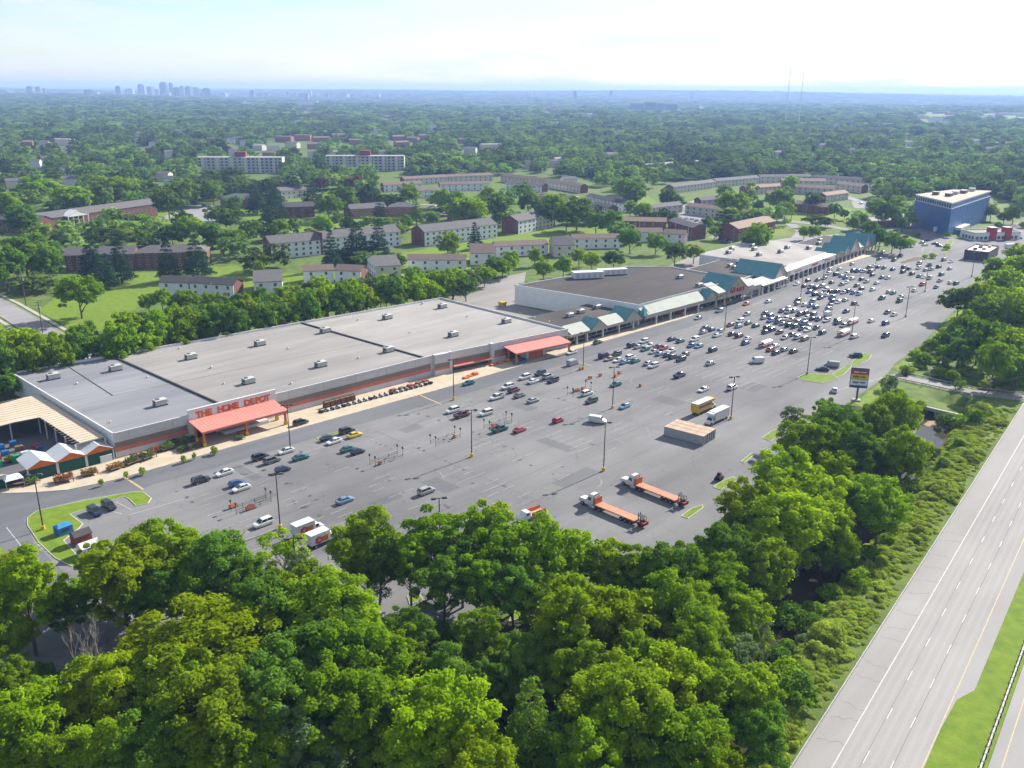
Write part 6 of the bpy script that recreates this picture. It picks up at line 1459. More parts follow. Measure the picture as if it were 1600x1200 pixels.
for px, py, c in ((1407, 399, 'navy'), (1396.5, 407, 'black'), (1395, 421, 'blue'), (1436, 412, 'silver'), (1451, 414, 'white'), (1467, 417, 'black'), (1412, 418, 'purple'), (1420, 420, 'black'), (1435, 419, 'white'), (1446, 422, 'silver'), (1455, 421, 'tan'), (1411, 425, 'purple'), (1425, 428, 'black'), (1436, 432, 'navy'), (1443, 433, 'white'), (1452, 435, 'silver'), (1471, 429, 'teal'), (1484, 420, 'silver'), (1468, 439, 'grey'), (1484.5, 442, 'white'), (1494, 443, 'teal'), (1462.5, 449, 'navy'), (1440.5, 445, 'red'), (1475, 406, 'silver'), (1486, 409, 'white'), (1546, 395, 'white'), (1379, 394, 'white')):
    car(px, py, c, cr_.choice(('sedan', 'suv', 'sedan')), Z5, full=False)
Z6 = 'near the slate-blue block'
for px, py, c, a in ((1440.5, 379, 'silver', 20), (1447, 375, 'black', 15), (1461, 381, 'blue', -60), (1468, 384, 'black', -60), (1414, 370, 'maroon', 5), (1445, 383, 'white', 20), (1479, 365, 'white', 20), (1533, 345, 'teal', 10), (1565, 352, 'silver', 10), (1592, 372, 'navy', 10), (1577, 393, 'teal', 5), (1500, 368, 'black', 30)):
    car(px, py, c, 'sedan', Z6, ang=a, full=False)
Z7 = 'in the residents parking'
for px, py, c in ((318, 322, 'black'), (326, 323, 'navy'), (333, 325, 'black'), (341, 327, 'grey'), (350, 334, 'white'), (320, 314, 'white'), (172, 363, 'white'), (186, 362, 'navy'), (160, 366, 'maroon'), (245, 356, 'black'), (672, 323, 'white'), (680, 326, 'silver'), (686, 328, 'navy'), (677, 322, 'white'), (1065, 341, 'white'), (1072, 342, 'silver'), (1080, 343, 'white'), (1088, 345, 'navy'), (1095, 347, 'white'), (1130, 378, 'navy'), (1136, 375, 'maroon'), (1142, 378, 'silver'), (882, 309, 'white'), (892, 310, 'navy'), (1345, 318, 'white'), (1355, 320, 'silver'), (1365, 322, 'navy')):
    car(px, py, c, 'sedan', Z7, full=False, ang=cr_.uniform(20, 60))
car(148, 800, 'navy', 'suv', label='navy jeep-like SUV in the left planted bay', ang=-42, flip=False); car(170, 791, 'black', 'suv', label='black SUV beside the jeep in the left planted bay', ang=-42, flip=False)
car(1285, 577, 'black', 'sedan', label='black car nearest the entrance grass island', ang=-20); car(1299, 571, 'silver', 'van', label='silver minivan between two cars by the entrance island', ang=-20); car(1337, 556, 'navy', 'suv', label='navy car parked by the farther entrance planter', ang=-15); car(1304, 610, 'white', 'hatchback', label='small white car leaving toward the pole sign', ang=70)
for z in sorted({c[1] for c in CARS if c[1]}):
    L = sorted([c for c in CARS if c[1] == z], key=lambda c: c[0])
    for i, c in enumerate(L): tag(c[2], f'{c[3]}, {ordinal(i + 1)} from the left {z}', None, 'vehicles ' + z)

# ------------------------------------------------------------------ trucks, trailers, containers
M_CABW = paint_mat('white'); M_FLAT = mat('flatbed_deck', (.60, .33, .22), .8, var=.1, scale=.8); M_STEEL = mat('dark_steel', (.05, .05, .055), .5)
wheelT = MB().tube((0, -.14, 0), (0, .14, 0), .5, n=14).mesh('wheel', [M_TYRE]); rimT = MB().tube((0, -.155, 0), (0, .155, 0), .28, n=10).mesh('rim', [M_RIM])
def wheels(t, xs, hw):
    for x in xs:
        for y in (-hw, hw): w_ = link('wheel', wheelT, t, (x, y, .5)); link('rim', rimT, w_)
def flatbed(px, py, label):
    """Day-cab tractor (nose at +x) with a long orange flatbed and a small truck forklift on its tail."""
    q0 = G(px[0], px[1], .5); q1 = G(py[0], py[1], .5); d = q0 - q1; a = math.atan2(d.y, d.x)
    t = thing('flatbed_truck', label, 'truck', (q1.x, q1.y, .035), a, 'orange flatbed trucks'); L = d.length
    xc = L - 4.6
    loft(MB(), [(xc, .6, 2.9, 1.15), (xc + 1.5, .6, 3.0, 1.15), (xc + 1.9, .6, 2.2, 1.12), (xc + 2.4, .55, 1.75, 1.05), (xc + 4.3, .5, 1.6, .98), (xc + 4.5, .6, 1.4, .9)]).build('cab', M_CABW, t)
    MB().frustum((xc + .1, xc + 1.7, -1.1, 1.1), (xc + .1, xc + 1.2, -.9, .9), 3.0, 3.5).build('roof_fairing', M_CABW, t)
    MB().add([(xc + 1.58, -.95, 2.85), (xc + 1.58, .95, 2.85), (xc + 2.02, .95, 2.2), (xc + 2.02, -.95, 2.2), (xc + 1.52, -.95, 2.85), (xc + 1.52, .95, 2.85), (xc + 1.95, .95, 2.2), (xc + 1.95, -.95, 2.2)], [(3, 2, 1, 0), (4, 5, 6, 7), (0, 1, 5, 4), (2, 3, 7, 6)]).build('windshield', M_CARGLASS, t)
    for s_ in (-1, 1): MB().box(xc + .6, xc + 1.5, min(s_ * 1.15, s_ * 1.17), max(s_ * 1.15, s_ * 1.17), 2.0, 2.75).build('side_window', M_CARGLASS, t); MB().tube((xc + .6, s_ * 1.5, .7), (xc - .9, s_ * 1.5, .7), .32, n=10).build('fuel_tank', M_RIM, t); MB().tube((xc - .1, s_ * .9, .8), (xc - .1, s_ * .9, 3.4), .1, n=8).build('exhaust_stack', M_RIM, t)
    MB().box(xc + 4.45, xc + 4.55, -.7, .7, .7, 1.35).build('grille', M_STEEL, t)
    MB().box(xc - 2.6, xc + .2, -.45, .45, .55, .85).build('tractor_frame', M_STEEL, t)
    bed = MB().box(1.2, xc - .6, -1.25, 1.25, 1.25, 1.42).build('flatbed_deck', M_FLAT, t)
    for k in range(10): MB().box(1.2, xc - .6, -1.2 + k * .255, -1.17 + k * .255, 1.42, 1.435).build('deck_groove', M_ORANGE, bed)
    for s_ in (-1, 1): MB().box(1.2, xc - .6, min(s_ * 1.25, s_ * 1.3), max(s_ * 1.25, s_ * 1.3), 1.15, 1.4).build('side_rail', M_ORANGE, t)
    MB().box(xc - .75, xc - .6, -1.25, 1.25, 1.42, 3.0).build('headboard', M_ORANGE, t); MB().box(2, xc - 2, -.5, .5, .85, 1.25).build('bed_frame', M_STEEL, t)
    wheels(t, (2.6, 3.9, 5.2, xc - 1.9, xc - .6, xc + 3.2), 1.05)
    fk = thing('truck_forklift', label.replace('orange flatbed truck', 'small red-black forklift hung on the flatbed'), 'forklift', (q1.x, q1.y, .035), a, 'forklifts on the flatbed tails')
    MB().box(-1.1, .9, -.95, -.55, .7, 1.4).box(-1.1, .9, .55, .95, .7, 1.4).box(-1.1, -.6, -.55, .55, .7, 1.3).build('chassis', mat('forklift_red', (.30, .05, .04), .6), fk)
    MB().box(-.5, .2, -.5, .5, 1.35, 1.9).build('engine_cover', M_STEEL, fk)
    for s_ in (-1, 1): MB().box(.75, .9, s_ * .4 - .06, s_ * .4 + .06, 1.0, 3.3).build('mast_rail', M_STEEL, fk); MB().tube((-.7, s_ * .6, 1.3), (-.7, s_ * .6, 2.6), .05, n=6).build('cage_bar', M_STEEL, fk); MB().tube((0, s_ * .9, .75), (0, s_ * 1.15, .75), .42, n=12).build('wheel', M_TYRE, fk)
    MB().box(-.75, .85, -.62, .62, 2.58, 2.66).build('cage_roof', M_STEEL, fk)
    MB().box(.55, 1.25, -.3, .3, 1.0, 1.2).build('carrier', M_STEEL, fk)
flatbed((908, 781), (1003, 820), 'orange flatbed truck, the nearer of two, against the wood'); flatbed((972, 751), (1066, 788), 'orange flatbed truck, the farther of two, beside a grass sliver')
# third white cab with orange headboard half hidden by trees
p = G(824, 812); t = thing('stake_truck', 'white truck cab with orange bed half hidden behind treetops', 'truck', (p.x, p.y, .035), FU.a + math.radians(172))
loft(MB(), [(-.2, .5, 2.3, 1.0), (1.1, .5, 2.35, 1.0), (1.5, .5, 1.6, .98), (2.7, .5, 1.3, .9), (2.85, .6, 1.1, .8)]).build('cab', M_CABW, t); MB().box(-4.6, -.4, -1.15, 1.15, .9, 1.1).build('bed', M_FLAT, t)
for s_ in (-1, 1): MB().box(-4.6, -.4, min(s_ * 1.1, s_ * 1.15), max(s_ * 1.1, s_ * 1.15), 1.1, 2.0).build('side_board', M_ORANGE, t); MB().box(.2, 1.0, min(s_ * 1.0, s_ * 1.02), max(s_ * 1.0, s_ * 1.02), 1.55, 2.15).build('side_window', M_CARGLASS, t)
wheels(t, (-3.2, 1.8), .9)
def box_truck(px, py, color, label, cab=True, L=6.2, h=3.6, ang=0, stripe_m=None, group=None, logo=None, roof=None, hw=1.2):
    p = G(px, py, .5); t = thing('box_truck', label, 'truck', (p.x, p.y, .035), FU.a + math.radians(ang), group); m = color
    MB().box(-L / 2, L / 2, -hw, hw, 1.0, h).build('cargo_box', m, t); MB().box(-L / 2 - .03, L / 2 + .03, -hw - .03, hw + .03, h, h + .1).build('box_roof', roof or M_CAP, t)
    MB().box(-L / 2, L / 2 + (1.6 if cab else -.2), -.5, .5, .55, 1.0).build('frame', M_STEEL, t)
    MB().box(-L / 2 - .04, -L / 2, -hw + .15, hw - .15, 1.15, h - .15).build('rear_door', m, t)
    if cab:
        c0 = L / 2 + .15
        loft(MB(), [(c0, .5, 2.3, 1.0), (c0 + .9, .5, 2.3, 1.0), (c0 + 1.4, .5, 1.55, .98), (c0 + 2.3, .5, 1.3, .88), (c0 + 2.45, .6, 1.1, .78)]).build('cab', M_CABW, t)
        MB().add([(c0 + .96, -.85, 2.22), (c0 + .96, .85, 2.22), (c0 + 1.46, .85, 1.56), (c0 + 1.46, -.85, 1.56), (c0 + .92, -.85, 2.2), (c0 + .92, .85, 2.2), (c0 + 1.4, .85, 1.54), (c0 + 1.4, -.85, 1.54)], [(3, 2, 1, 0), (0, 1, 5, 4), (2, 3, 7, 6)]).build('windshield', M_CARGLASS, t)
        for s_ in (-1, 1): MB().box(c0 + .15, c0 + .9, min(s_ * 1.0, s_ * 1.02), max(s_ * 1.0, s_ * 1.02), 1.5, 2.15).build('side_window', M_CARGLASS, t)
        wheels(t, (-L / 2 + 1.2, c0 + 1.6), hw - .2)
        if h > 3.4: MB().box(L / 2, L / 2 + 1.4, -hw + .1, hw - .1, h - .9, h - .05).build('overcab_box', m, t)
    else: wheels(t, (-L / 2 + 1.0, -L / 2 + 2.1), hw - .2); MB().box(L / 2 - 1.2, L / 2 - 1.0, -.8, .8, 0, 1.0).build('landing_legs', M_STEEL, t)
    if stripe_m:
        for s_ in (-1, 1): MB().box(-L / 2 + .6, L / 2 - .5, min(s_ * hw, s_ * (hw + .02)), max(s_ * hw, s_ * (hw + .02)), h - 1.5, h - .8).build('side_band', stripe_m, t)
    if logo:
        for s_ in (-1, 1):
            y0, y1 = min(s_ * hw, s_ * (hw + .02)), max(s_ * hw, s_ * (hw + .02)); g_ = MB().prism([(-L / 2 + 1.0, 0), (L / 2 - .6, 0), (L / 2 - .8, 1), (-L / 2 + 1.0, 1)], 0, 1)
            MB().box(-L / 2 + 1.0, L / 2 - .5, y0, y1, 1.25, 2.5).build('side_graphic', mat('graphic_orange', (.55, .16, .04), .6), t)
            MB().tube((-L / 2 + 1.9, y0 - .012, 1.9), (-L / 2 + 1.9, y1 + .012, 1.9), .85, n=16).build('graphic_disc', mat('graphic_red', (.50, .05, .05), .6), t)
            MB().tube((-L / 2 + 2.0, y0 - .02, 1.9), (-L / 2 + 2.0, y1 + .02, 1.9), .4, n=14).build('graphic_spot', mat('graphic_pink', (.60, .30, .26), .6), t)
    return t
M_TRKW = mat('truck_box_white', (.66, .68, .70), .5, .4, var=.03); M_TRKY = mat('truck_box_yellow', (.70, .42, .02), .5, .4, var=.04)
box_truck(474, 834, M_TRKW, 'white rental box truck with orange side graphic, the farther of two by the wood', L=4.8, h=3.3, group='rental trucks', logo=True); box_truck(497, 849, M_TRKW, 'white rental box truck with orange side graphic, the nearer of two by the wood', L=4.8, h=3.3, group='rental trucks', logo=True)
box_truck(1096, 642, M_TRKY, 'yellow box trailer with white roof and blue side band', cab=True, L=8.2, h=3.7, stripe_m=mat('band_blue', (.10, .10, .25), .5)); box_truck(1123, 655, M_TRKW, 'white box truck facing the rust-topped trailers', L=7.6, h=3.7, ang=180)
box_truck(1578, 389, M_TRKW, 'white box truck at the far right beside the exit road', L=7, h=3.6, ang=-30); box_truck(1470, 362, M_TRKW, 'white semi trailer waiting at the far road junction', cab=True, L=13, h=4, ang=-20)
# old trailers side by side with rusted roofs
M_OLDBOX = mat('old_trailer_side', (.42, .42, .42), .7, var=.12, scale=.6); M_RUST = mat('rusted_roof', (.52, .45, .37), .85, col2=(.40, .23, .14), scale=.3, detail=8)
c0 = G(1098, 697); c1 = G(1037, 681); dd = c1 - c0; FK = Frame(c0, math.degrees(math.atan2(dd.y, dd.x))); Lk = dd.length
for i in range(3):
    t = thing('storage_container', f"grey container with rust-stained roof, {('nearest', 'middle', 'farthest')[i]} of three side by side", 'container', FK.w(0, -2.5 * i - (0 if i == 0 else .12 * i), .035), FK.a, 'rust-topped containers')
    MB().box(0, Lk, -2.38, 0, .15, 2.75).build('box_body', M_OLDBOX, t); MB().box(-.03, Lk + .03, -2.41, .03, 2.75, 2.85).build('box_roof', M_RUST, t)
    for y in (-2.2, -1.3, -1.1, -.2): MB().box(-.06, 0, y - .04, y + .04, .2, 2.7).build('door_bar', M_STEEL, t)
    rb_ = MB().box(-.03, .03, 0, .03, .2, 2.7).mesh('side_rib', [M_OLDBOX])
    if i == 0:
        for x in np.arange(.5, Lk, .75): link('side_rib', rb_, t, (x, 0, 0))
    MB().box(.3, Lk - .3, -2.2, -.2, 0, .15).build('skid', M_STEEL, t)
# machinery in the far corner, sheds and skip on the left island
p = G(1123, 750); t = thing('compact_loader', 'dark compact loader parked by the corner grass sliver', 'loader', (p.x, p.y, .035), 1.0)
MB().box(-1, .9, -.6, .6, .45, 1.3).build('chassis', M_STEEL, t); MB().frustum((-.5, .6, -.5, .5), (-.4, .4, -.42, .42), 1.3, 2.1).build('cab_cage', mat('loader_maroon', (.12, .03, .05), .6), t); MB().box(.9, 1.7, -.8, .8, .2, .8).build('bucket', M_STEEL, t)
for x in (-.6, .55):
    for y in (-.75, .75): MB().tube((x, y - .14, .4), (x, y + .14, .4), .4, n=12).build('wheel', M_TYRE, t)
p = G(100, 834); t = thing('blue_skip', 'bright blue collection bin on the left island', 'bin', (p.x, p.y, .17), FU.a + .1); MB().box(-1.6, 1.6, -1.2, 1.2, 0, 1.9).build('tub', mat('bin_blue', (.03, .15, .34), .6), t); MB().frustum((-1.65, 1.65, -1.25, 1.25), (-1.2, 1.2, -.4, .4), 1.9, 2.4).build('lid', mat('bin_blue_lid', (.03, .24, .50), .5), t); MB().box(-.8, .8, -1.26, -1.2, .9, 1.5).build('chute', M_STEEL, t)
def shed(px, py, wall, roof, label, L=3.6, W=2.6, door=None):
    p = G(px, py); t = thing('garden_shed', label, 'shed', (p.x, p.y, .17), FU.a + .05); MB().box(-L / 2, L / 2, -W / 2, W / 2, 0, 2.1).build('wall', wall, t)
    o = MB(); gable_wall(o, -L / 2, -W / 2, W / 2, 2.1, 3.0, .1); gable_wall(o, L / 2 - .1, -W / 2, W / 2, 2.1, 3.0, .1); o.build('gable_end', wall, t)
    MB().gable(-L / 2, L / 2, -W / 2, W / 2, 2.1, 3.0, 'x', .15, .08).build('roof', roof, t); MB().box(-.7, .7, -W / 2 - .05, -W / 2, .1, 1.9).build('door', door or wall, t)
shed(128, 848, mat('shed_red', (.28, .07, .06), .8), M_SHINGLED, 'red shed with dark roof between the blue bin and the grey shed'); shed(140, 866, M_SIDING, M_GREYWALL, 'grey-roofed shed with red door at the edge of the wood', 3.8, 2.8, mat('shed_door_red', (.45, .05, .06), .7))

# ------------------------------------------------------------------ lamp posts
M_POLE = mat('bronze_pole', (.07, .055, .05), .5, .5); M_LUM = mat('lamp_housing', (.09, .085, .085), .5)
lp_pole = MB().tube((0, 0, .9), (0, 0, 13.3), .16, .11, 8).mesh('pole', [M_POLE]); lp_base = MB().tube((0, 0, 0), (0, 0, 1.0), .42, n=12).mesh('base', [M_YEL]); lp_arm = MB().box(-1.0, 1.0, -.06, .06, 13.25, 13.4).mesh('crossarm', [M_POLE])
lp_head = MB().frustum((-.55, .55, -.32, .32), (-.42, .42, -.24, .24), 13.15, 13.5).mesh('lamp_head', [M_LUM]); lp_lens = MB().box(-.4, .4, -.22, .22, 13.12, 13.15).mesh('lens', [M_LAMP])
LPS = [(68, 828, 'on the left grass island', 1), (454, 705, 'beside the white and teal cars before the entrance', 1), (438, 826, 'right of the white SUV near the wood', 1), (737, 714, 'standing alone in the middle of the open asphalt', 1), (943, 736, 'left of the flatbed trucks', 1), (709, 625, 'by the store walk above the maroon pickup', 1), (911, 577, 'beside the silver van near the loading awning', 1), (957, 638, 'beside the light blue car below the trolley rails', 1), (1132, 516, 'among cars before the supermarket', 1), (1142, 655, 'behind the white box truck', 1), (1261, 585, 'on the entrance grass island', 0), (1250, 472, 'in the crowded rows before the white canopy', 1), (1330, 528, 'right of the white-topped trolley shelter', 1), (1415, 495, 'on bare asphalt right of the crowded rows', 0), (1285, 446, 'near the kerb before the far shops', 0), (1445, 456, 'between cars near the far exit', 0), (1518, 433, 'at the exit corner by the trees', 0), (1367, 423, 'at the far gables end of the rows', 0), (466, 938, 'rising through thin treetops by the rental trucks', 1), (688, 868, 'rising behind treetops below the silver SUV', 1)]
for px, py, w, yb in LPS:
    p = G(px, py); t = thing('lamp_post', f"tall twin-headed lamp post {'on yellow base ' if yb else ''}{w}", 'lamp post', (p.x, p.y, .03), FU.a - .55, 'lamp posts of the lot')
    link('pole', lp_pole, t); b_ = link('base', lp_base, t)
    if not yb: b_.material_slots[0].link = 'OBJECT'; b_.material_slots[0].material = M_CONC
    link('crossarm', lp_arm, t)
    for x in (-1.15, 1.15): h_ = link('lamp_head', lp_head, t, (x, 0, 0)); link('lens', lp_lens, h_)
glm = None
for px, py, w in ((1418, 590, 'nearest the lot'), (1452, 598, 'second from the lot'), (1545, 618, 'third from the lot'), (1583, 605, 'farthest from the lot'), (1466, 588, 'on the wooded side')):
    p = G(px, py); t = thing('globe_lamp', f'short lamp with white globe on the bridge road, {w}', 'lamp post', (p.x, p.y, 0)); MB().tube((0, 0, 0), (0, 0, 4.6), .08, .06, 8).build('pole', M_GALV, t)
    g_ = MB()
    for k in range(4): z0, z1 = -math.cos(k * math.pi / 4), -math.cos((k + 1) * math.pi / 4); g_.tube((0, 0, 4.95 + z0 * .38), (0, 0, 4.95 + z1 * .38), max(.02, .38 * math.sin(k * math.pi / 4)), max(.02, .38 * math.sin((k + 1) * math.pi / 4)), 10, cap=False)
    g_.build('globe', M_CAP, t)

# ------------------------------------------------------------------ trolley rails, trolley shelters, loose trolleys
def corral(px, py, label, ang=0):
    p = G(px, py); t = thing('trolley_corral', label, 'trolley rail', (p.x, p.y, .035), FU.a + ang, 'trolley rails of the store')
    for s_ in (-1, 1):
        for z in (.55, 1.0): MB().tube((-4.6, s_ * 1.15, z), (4.6, s_ * 1.15, z), .05, n=6).build('rail', M_STEEL, t)
        for x in (-4.6, -1.6, 1.6, 4.6): MB().tube((x, s_ * 1.15, 0), (x, s_ * 1.15, 1.15), .06, n=6).build('rail_post', M_STEEL, t)
        for x in (-4.6, 4.6):
            MB().tube((x, s_ * 1.15, 1.0), (x, s_ * 1.15, 2.9), .05, n=6).build('sign_post', M_STEEL, t); MB().box(x - .05, x + .05, s_ * 1.15 - .3, s_ * 1.15 + .3, 2.4, 3.0).build('sign_plate', M_STEEL, t)
corral(393, 792, 'trolley rail with two orange trolleys at the lower left of the lot'); corral(604, 720, 'empty trolley rail in the middle of the open asphalt'); corral(696, 689, 'trolley rail left of the teal pickup'); corral(778, 665, 'trolley rail just behind the teal and red cars'); corral(905, 614, 'trolley rail beside the white SUV near the loading awning')
M_TROL = mat('trolley_orange', (.70, .25, .10), .5)
tl = []
for px, py, L in ((365, 793, 2.2), (392, 796, 2.4), (594, 726, 1.0), (772, 667, 1.6), (711, 684, .9), (900, 612, 2.6), (912, 609, 2.0), (907, 578, 1.2), (922, 592, 1.3), (938, 588, 1.3), (962, 589, 1.5), (968, 584, 1.6), (1001, 604, 1.2)):
    p = G(px, py); t = thing('flat_trolley', '', 'trolley', (p.x, p.y, .035), FU.a + gr.uniform(-.2, .2), 'orange trolleys in the lot')
    MB().box(-L / 2, L / 2, -.4, .4, .25, .34).build('deck', M_TROL, t); MB().box(-L / 2 + .1, L / 2 - .1, -.35, -.3, .34, .95).box(-L / 2 + .1, L / 2 - .1, .3, .35, .34, .95).build('side_frame', M_TROL, t); MB().box(-L / 2, -L / 2 + .08, -.4, .4, .34, 1.1).build('handle', M_TROL, t)
    for x in (-L / 2 + .2, L / 2 - .2):
        for y in (-.32, .32): MB().tube((x, y - .04, .12), (x, y + .04, .12), .12, n=8).build('wheel', M_TYRE, t)
    tl.append((px, t))
tl.sort(key=lambda a: a[0])
for i, (px, t) in enumerate(tl): t['label'] = f'orange flat trolley, {ordinal(i + 1)} from the left across the lot'
M_SHEL = mat('shelter_red', (.45, .10, .10), .6)
for px, py, lab in ((1196, 541, 'white-topped red trolley shelter at the near end of the crowded rows'), (1318, 524, 'white-topped red trolley shelter left of a lamp post'), (1331, 506, 'smaller white-topped trolley shelter behind the other')):
    p = G(px, py); t = thing('trolley_shelter', lab, 'trolley shelter', (p.x, p.y, .035), FU.a, 'trolley shelters')
    vs, fs = [], []
    for i in range(9):
        an = math.pi * i / 8; vs += [(-3.2, -1.3 * math.cos(an), 1.75 + .7 * math.sin(an)), (3.2, -1.3 * math.cos(an), 1.75 + .7 * math.sin(an))]
    fs = [(2 * i, 2 * i + 1, 2 * i + 3, 2 * i + 2) for i in range(8)]
    MB().add(vs, [tuple(reversed(f)) for f in fs]).build('barrel_roof', M_CAP, t)
    for s_ in (-1, 1):
        MB().box(-3.2, 3.2, s_ * 1.3 - .05, s_ * 1.3 + .05, .25, 1.0).build('side_panel', M_SHEL, t)
        for x in (-3.1, 0, 3.1): MB().box(x - .05, x + .05, s_ * 1.3 - .06, s_ * 1.3 + .06, 0, 1.78).build('post', M_SHEL, t)
# ------------------------------------------------------------------ the far city and masts
M_TOWER = mat('tower_concrete', (0.22, 0.22, 0.235), 0.7, var=0.1, scale=0.02); M_TOWERD = mat('tower_glass_dark', (0.07, 0.08, 0.10), 0.4, var=0.1, scale=0.02); M_TOWERL = mat('tower_pale', (0.45, 0.44, 0.42), 0.7, var=0.1, scale=0.02)
CITY = [(9, 141, 18, 0), (50, 134.5, 9, 0), (61, 135, 6, 0), (71, 138, 4, 0), (139, 140, 12, 0), (186, 134, 7, 0), (204, 138, 10, 2), (221, 131, 8, 0), (226, 134, 6, 2), (236, 135, 10, 0), (257, 128, 9, 1), (268.5, 129, 5, 1), (276, 136, 8, 1), (286, 134, 8, 0), (296, 134.5, 9, 0), (307, 136, 10, 0), (323, 137.5, 10, 0), (246, 139, 6, 2), (315, 139, 6, 2), (394, 141, 5, 1), (484, 140, 6, 2), (461, 145, 5, 3), (450, 143, 3, 1), (515, 145, 6, 0), (430, 147, 8, 2), (540, 147, 10, 2), (590, 146, 8, 2), (110, 145, 10, 2), (85, 145, 8, 2), (165, 145, 8, 0), (350, 145, 10, 2), (955, 141, 6, 1), (898, 142, 5, 1), (1082, 144, 5, 0), (830, 144, 4, 2)]
rc = random.Random(4); tw = []
for _ in range(46):
    x_ = rc.uniform(0, 640); CITY.append((x_, rc.uniform(143.5, 148), rc.uniform(4, 11), rc.choice((0, 2, 2, 3, 0))))
for i, (px, ty, w, kd) in enumerate(CITY):
    D = 8600 + rc.uniform(-500, 900); d = ray(px, 150); k = D / math.hypot(d[0], d[1]); x, y = d[0] * k, d[1] * k
    dt = ray(px, ty); zt = CAMH + dt[2] * D / math.hypot(dt[0], dt[1]); W = w * D / FOC; zb = float(land_z(x, y))
    t = thing('office_tower', '', 'tower', (x, y, zb), rc.uniform(-.5, .5), 'towers of the hazy city'); H_ = max(24, zt - zb); m = (M_TOWER, M_TOWERD, M_TOWERL, M_BRICKO)[kd]
    MB().box(-W / 2, W / 2, -W * .35, W * .35, 0, H_ * .9).build('shaft', m, t); MB().box(-W * .33, W * .33, -W * .25, W * .25, H_ * .9, H_).build('crown_storeys', m, t)
    tw.append((px, t, ('grey', 'dark', 'pale', 'brown')[kd])); CLEAR.append((x, y, W))
tw.sort(key=lambda a: a[0])
for i, (px, t, c) in enumerate(tw): t['label'] = f'{c} hazy city tower, {ordinal(i + 1)} from the left on the skyline'
# mid-distance institutional blocks
p = G(1022, 169); FI = Frame(p, 3)
t = thing('hospital_block', 'wide dark slab building in the hazy middle of the woods', 'building', (p.x, p.y, float(land_z(p.x, p.y))), FI.a); CLEAR.append((p.x, p.y, 130)); FAR_CLEAR.append([(975, 168), (1070, 168), (1075, 178), (975, 178)])
for x0, x1, h in ((-125, -50, 34), (-50, 10, 40), (10, 60, 36), (60, 125, 30)):
    MB().box(x0, x1 - 1, 0, 30, 0, h).build('wing', M_TOWERD if x0 in (-50, 60) else M_TOWER, t); MB().box(x0, x1 - 1, -.3, 30.3, h, h + 1.5).build('roof_edge', M_TOWERL, t)
    for f in range(6): MB().box(x0 + 3, x1 - 4, -.2, 0, 5 + f * 5, 7.5 + f * 5).build('window_strip', M_WIN, t)
p = G(480, 163); t = thing('hilltop_school', 'cream building with tower catching the sun before the city', 'building', (p.x, p.y, float(land_z(p.x, p.y))), .1); CLEAR.append((p.x, p.y, 90)); FAR_CLEAR.append([(460, 160), (500, 160), (500, 170), (460, 170)])
MB().box(-60, 60, 0, 25, 0, 26).build('wall', M_SIDING2, t); MB().box(-10, 8, 4, 18, 26, 60).build('tower', M_TOWERL, t); MB().box(-61, 61, -1, 26, 26, 28).build('roof', M_LIGHTROOF, t)
# two lattice masts on the horizon
M_MAST = mat('mast_steel', (.75, .73, .73), .6)
for px, ty, lab, arm in ((1232, 99, 'tall lattice broadcasting mast with a side arm on the horizon', True), (1253, 104, 'thinner broadcasting mast right of the armed one on the horizon', False)):
    D = 2600; d = ray(px, 141); k = D / math.hypot(d[0], d[1]); x, y = d[0] * k, d[1] * k; dt = ray(px, ty); zt = CAMH + dt[2] * k; zb = float(land_z(x, y))
    t = thing('radio_mast', lab, 'mast', (x, y, zb)); H_ = zt - zb; w = 1.1 if arm else .8
    for a in range(3):
        c_, s_ = math.cos(a * 2.094), math.sin(a * 2.094); MB().tube((c_ * w * 1.5, s_ * w * 1.5, 0), (c_ * w, s_ * w, H_), .22, .18, 5).build('mast_leg', M_MAST, t)
    b = MB(); n = int(H_ / 9)
    for j in range(n):
        for a in range(3):
            f0, f1 = 1.5 - .5 * j / n, 1.5 - .5 * (j + 1) / n
            b.tube((math.cos(a * 2.094) * w * f0, math.sin(a * 2.094) * w * f0, j * 9), (math.cos((a + 1) * 2.094) * w * f1, math.sin((a + 1) * 2.094) * w * f1, (j + 1) * 9), .09, .09, 4)
    o = b.build('lattice', M_MAST, t)
    if arm: MB().box(-1, 9, -.5, .5, H_ - 1.5, H_ - .5).build('side_arm', M_MAST, t)
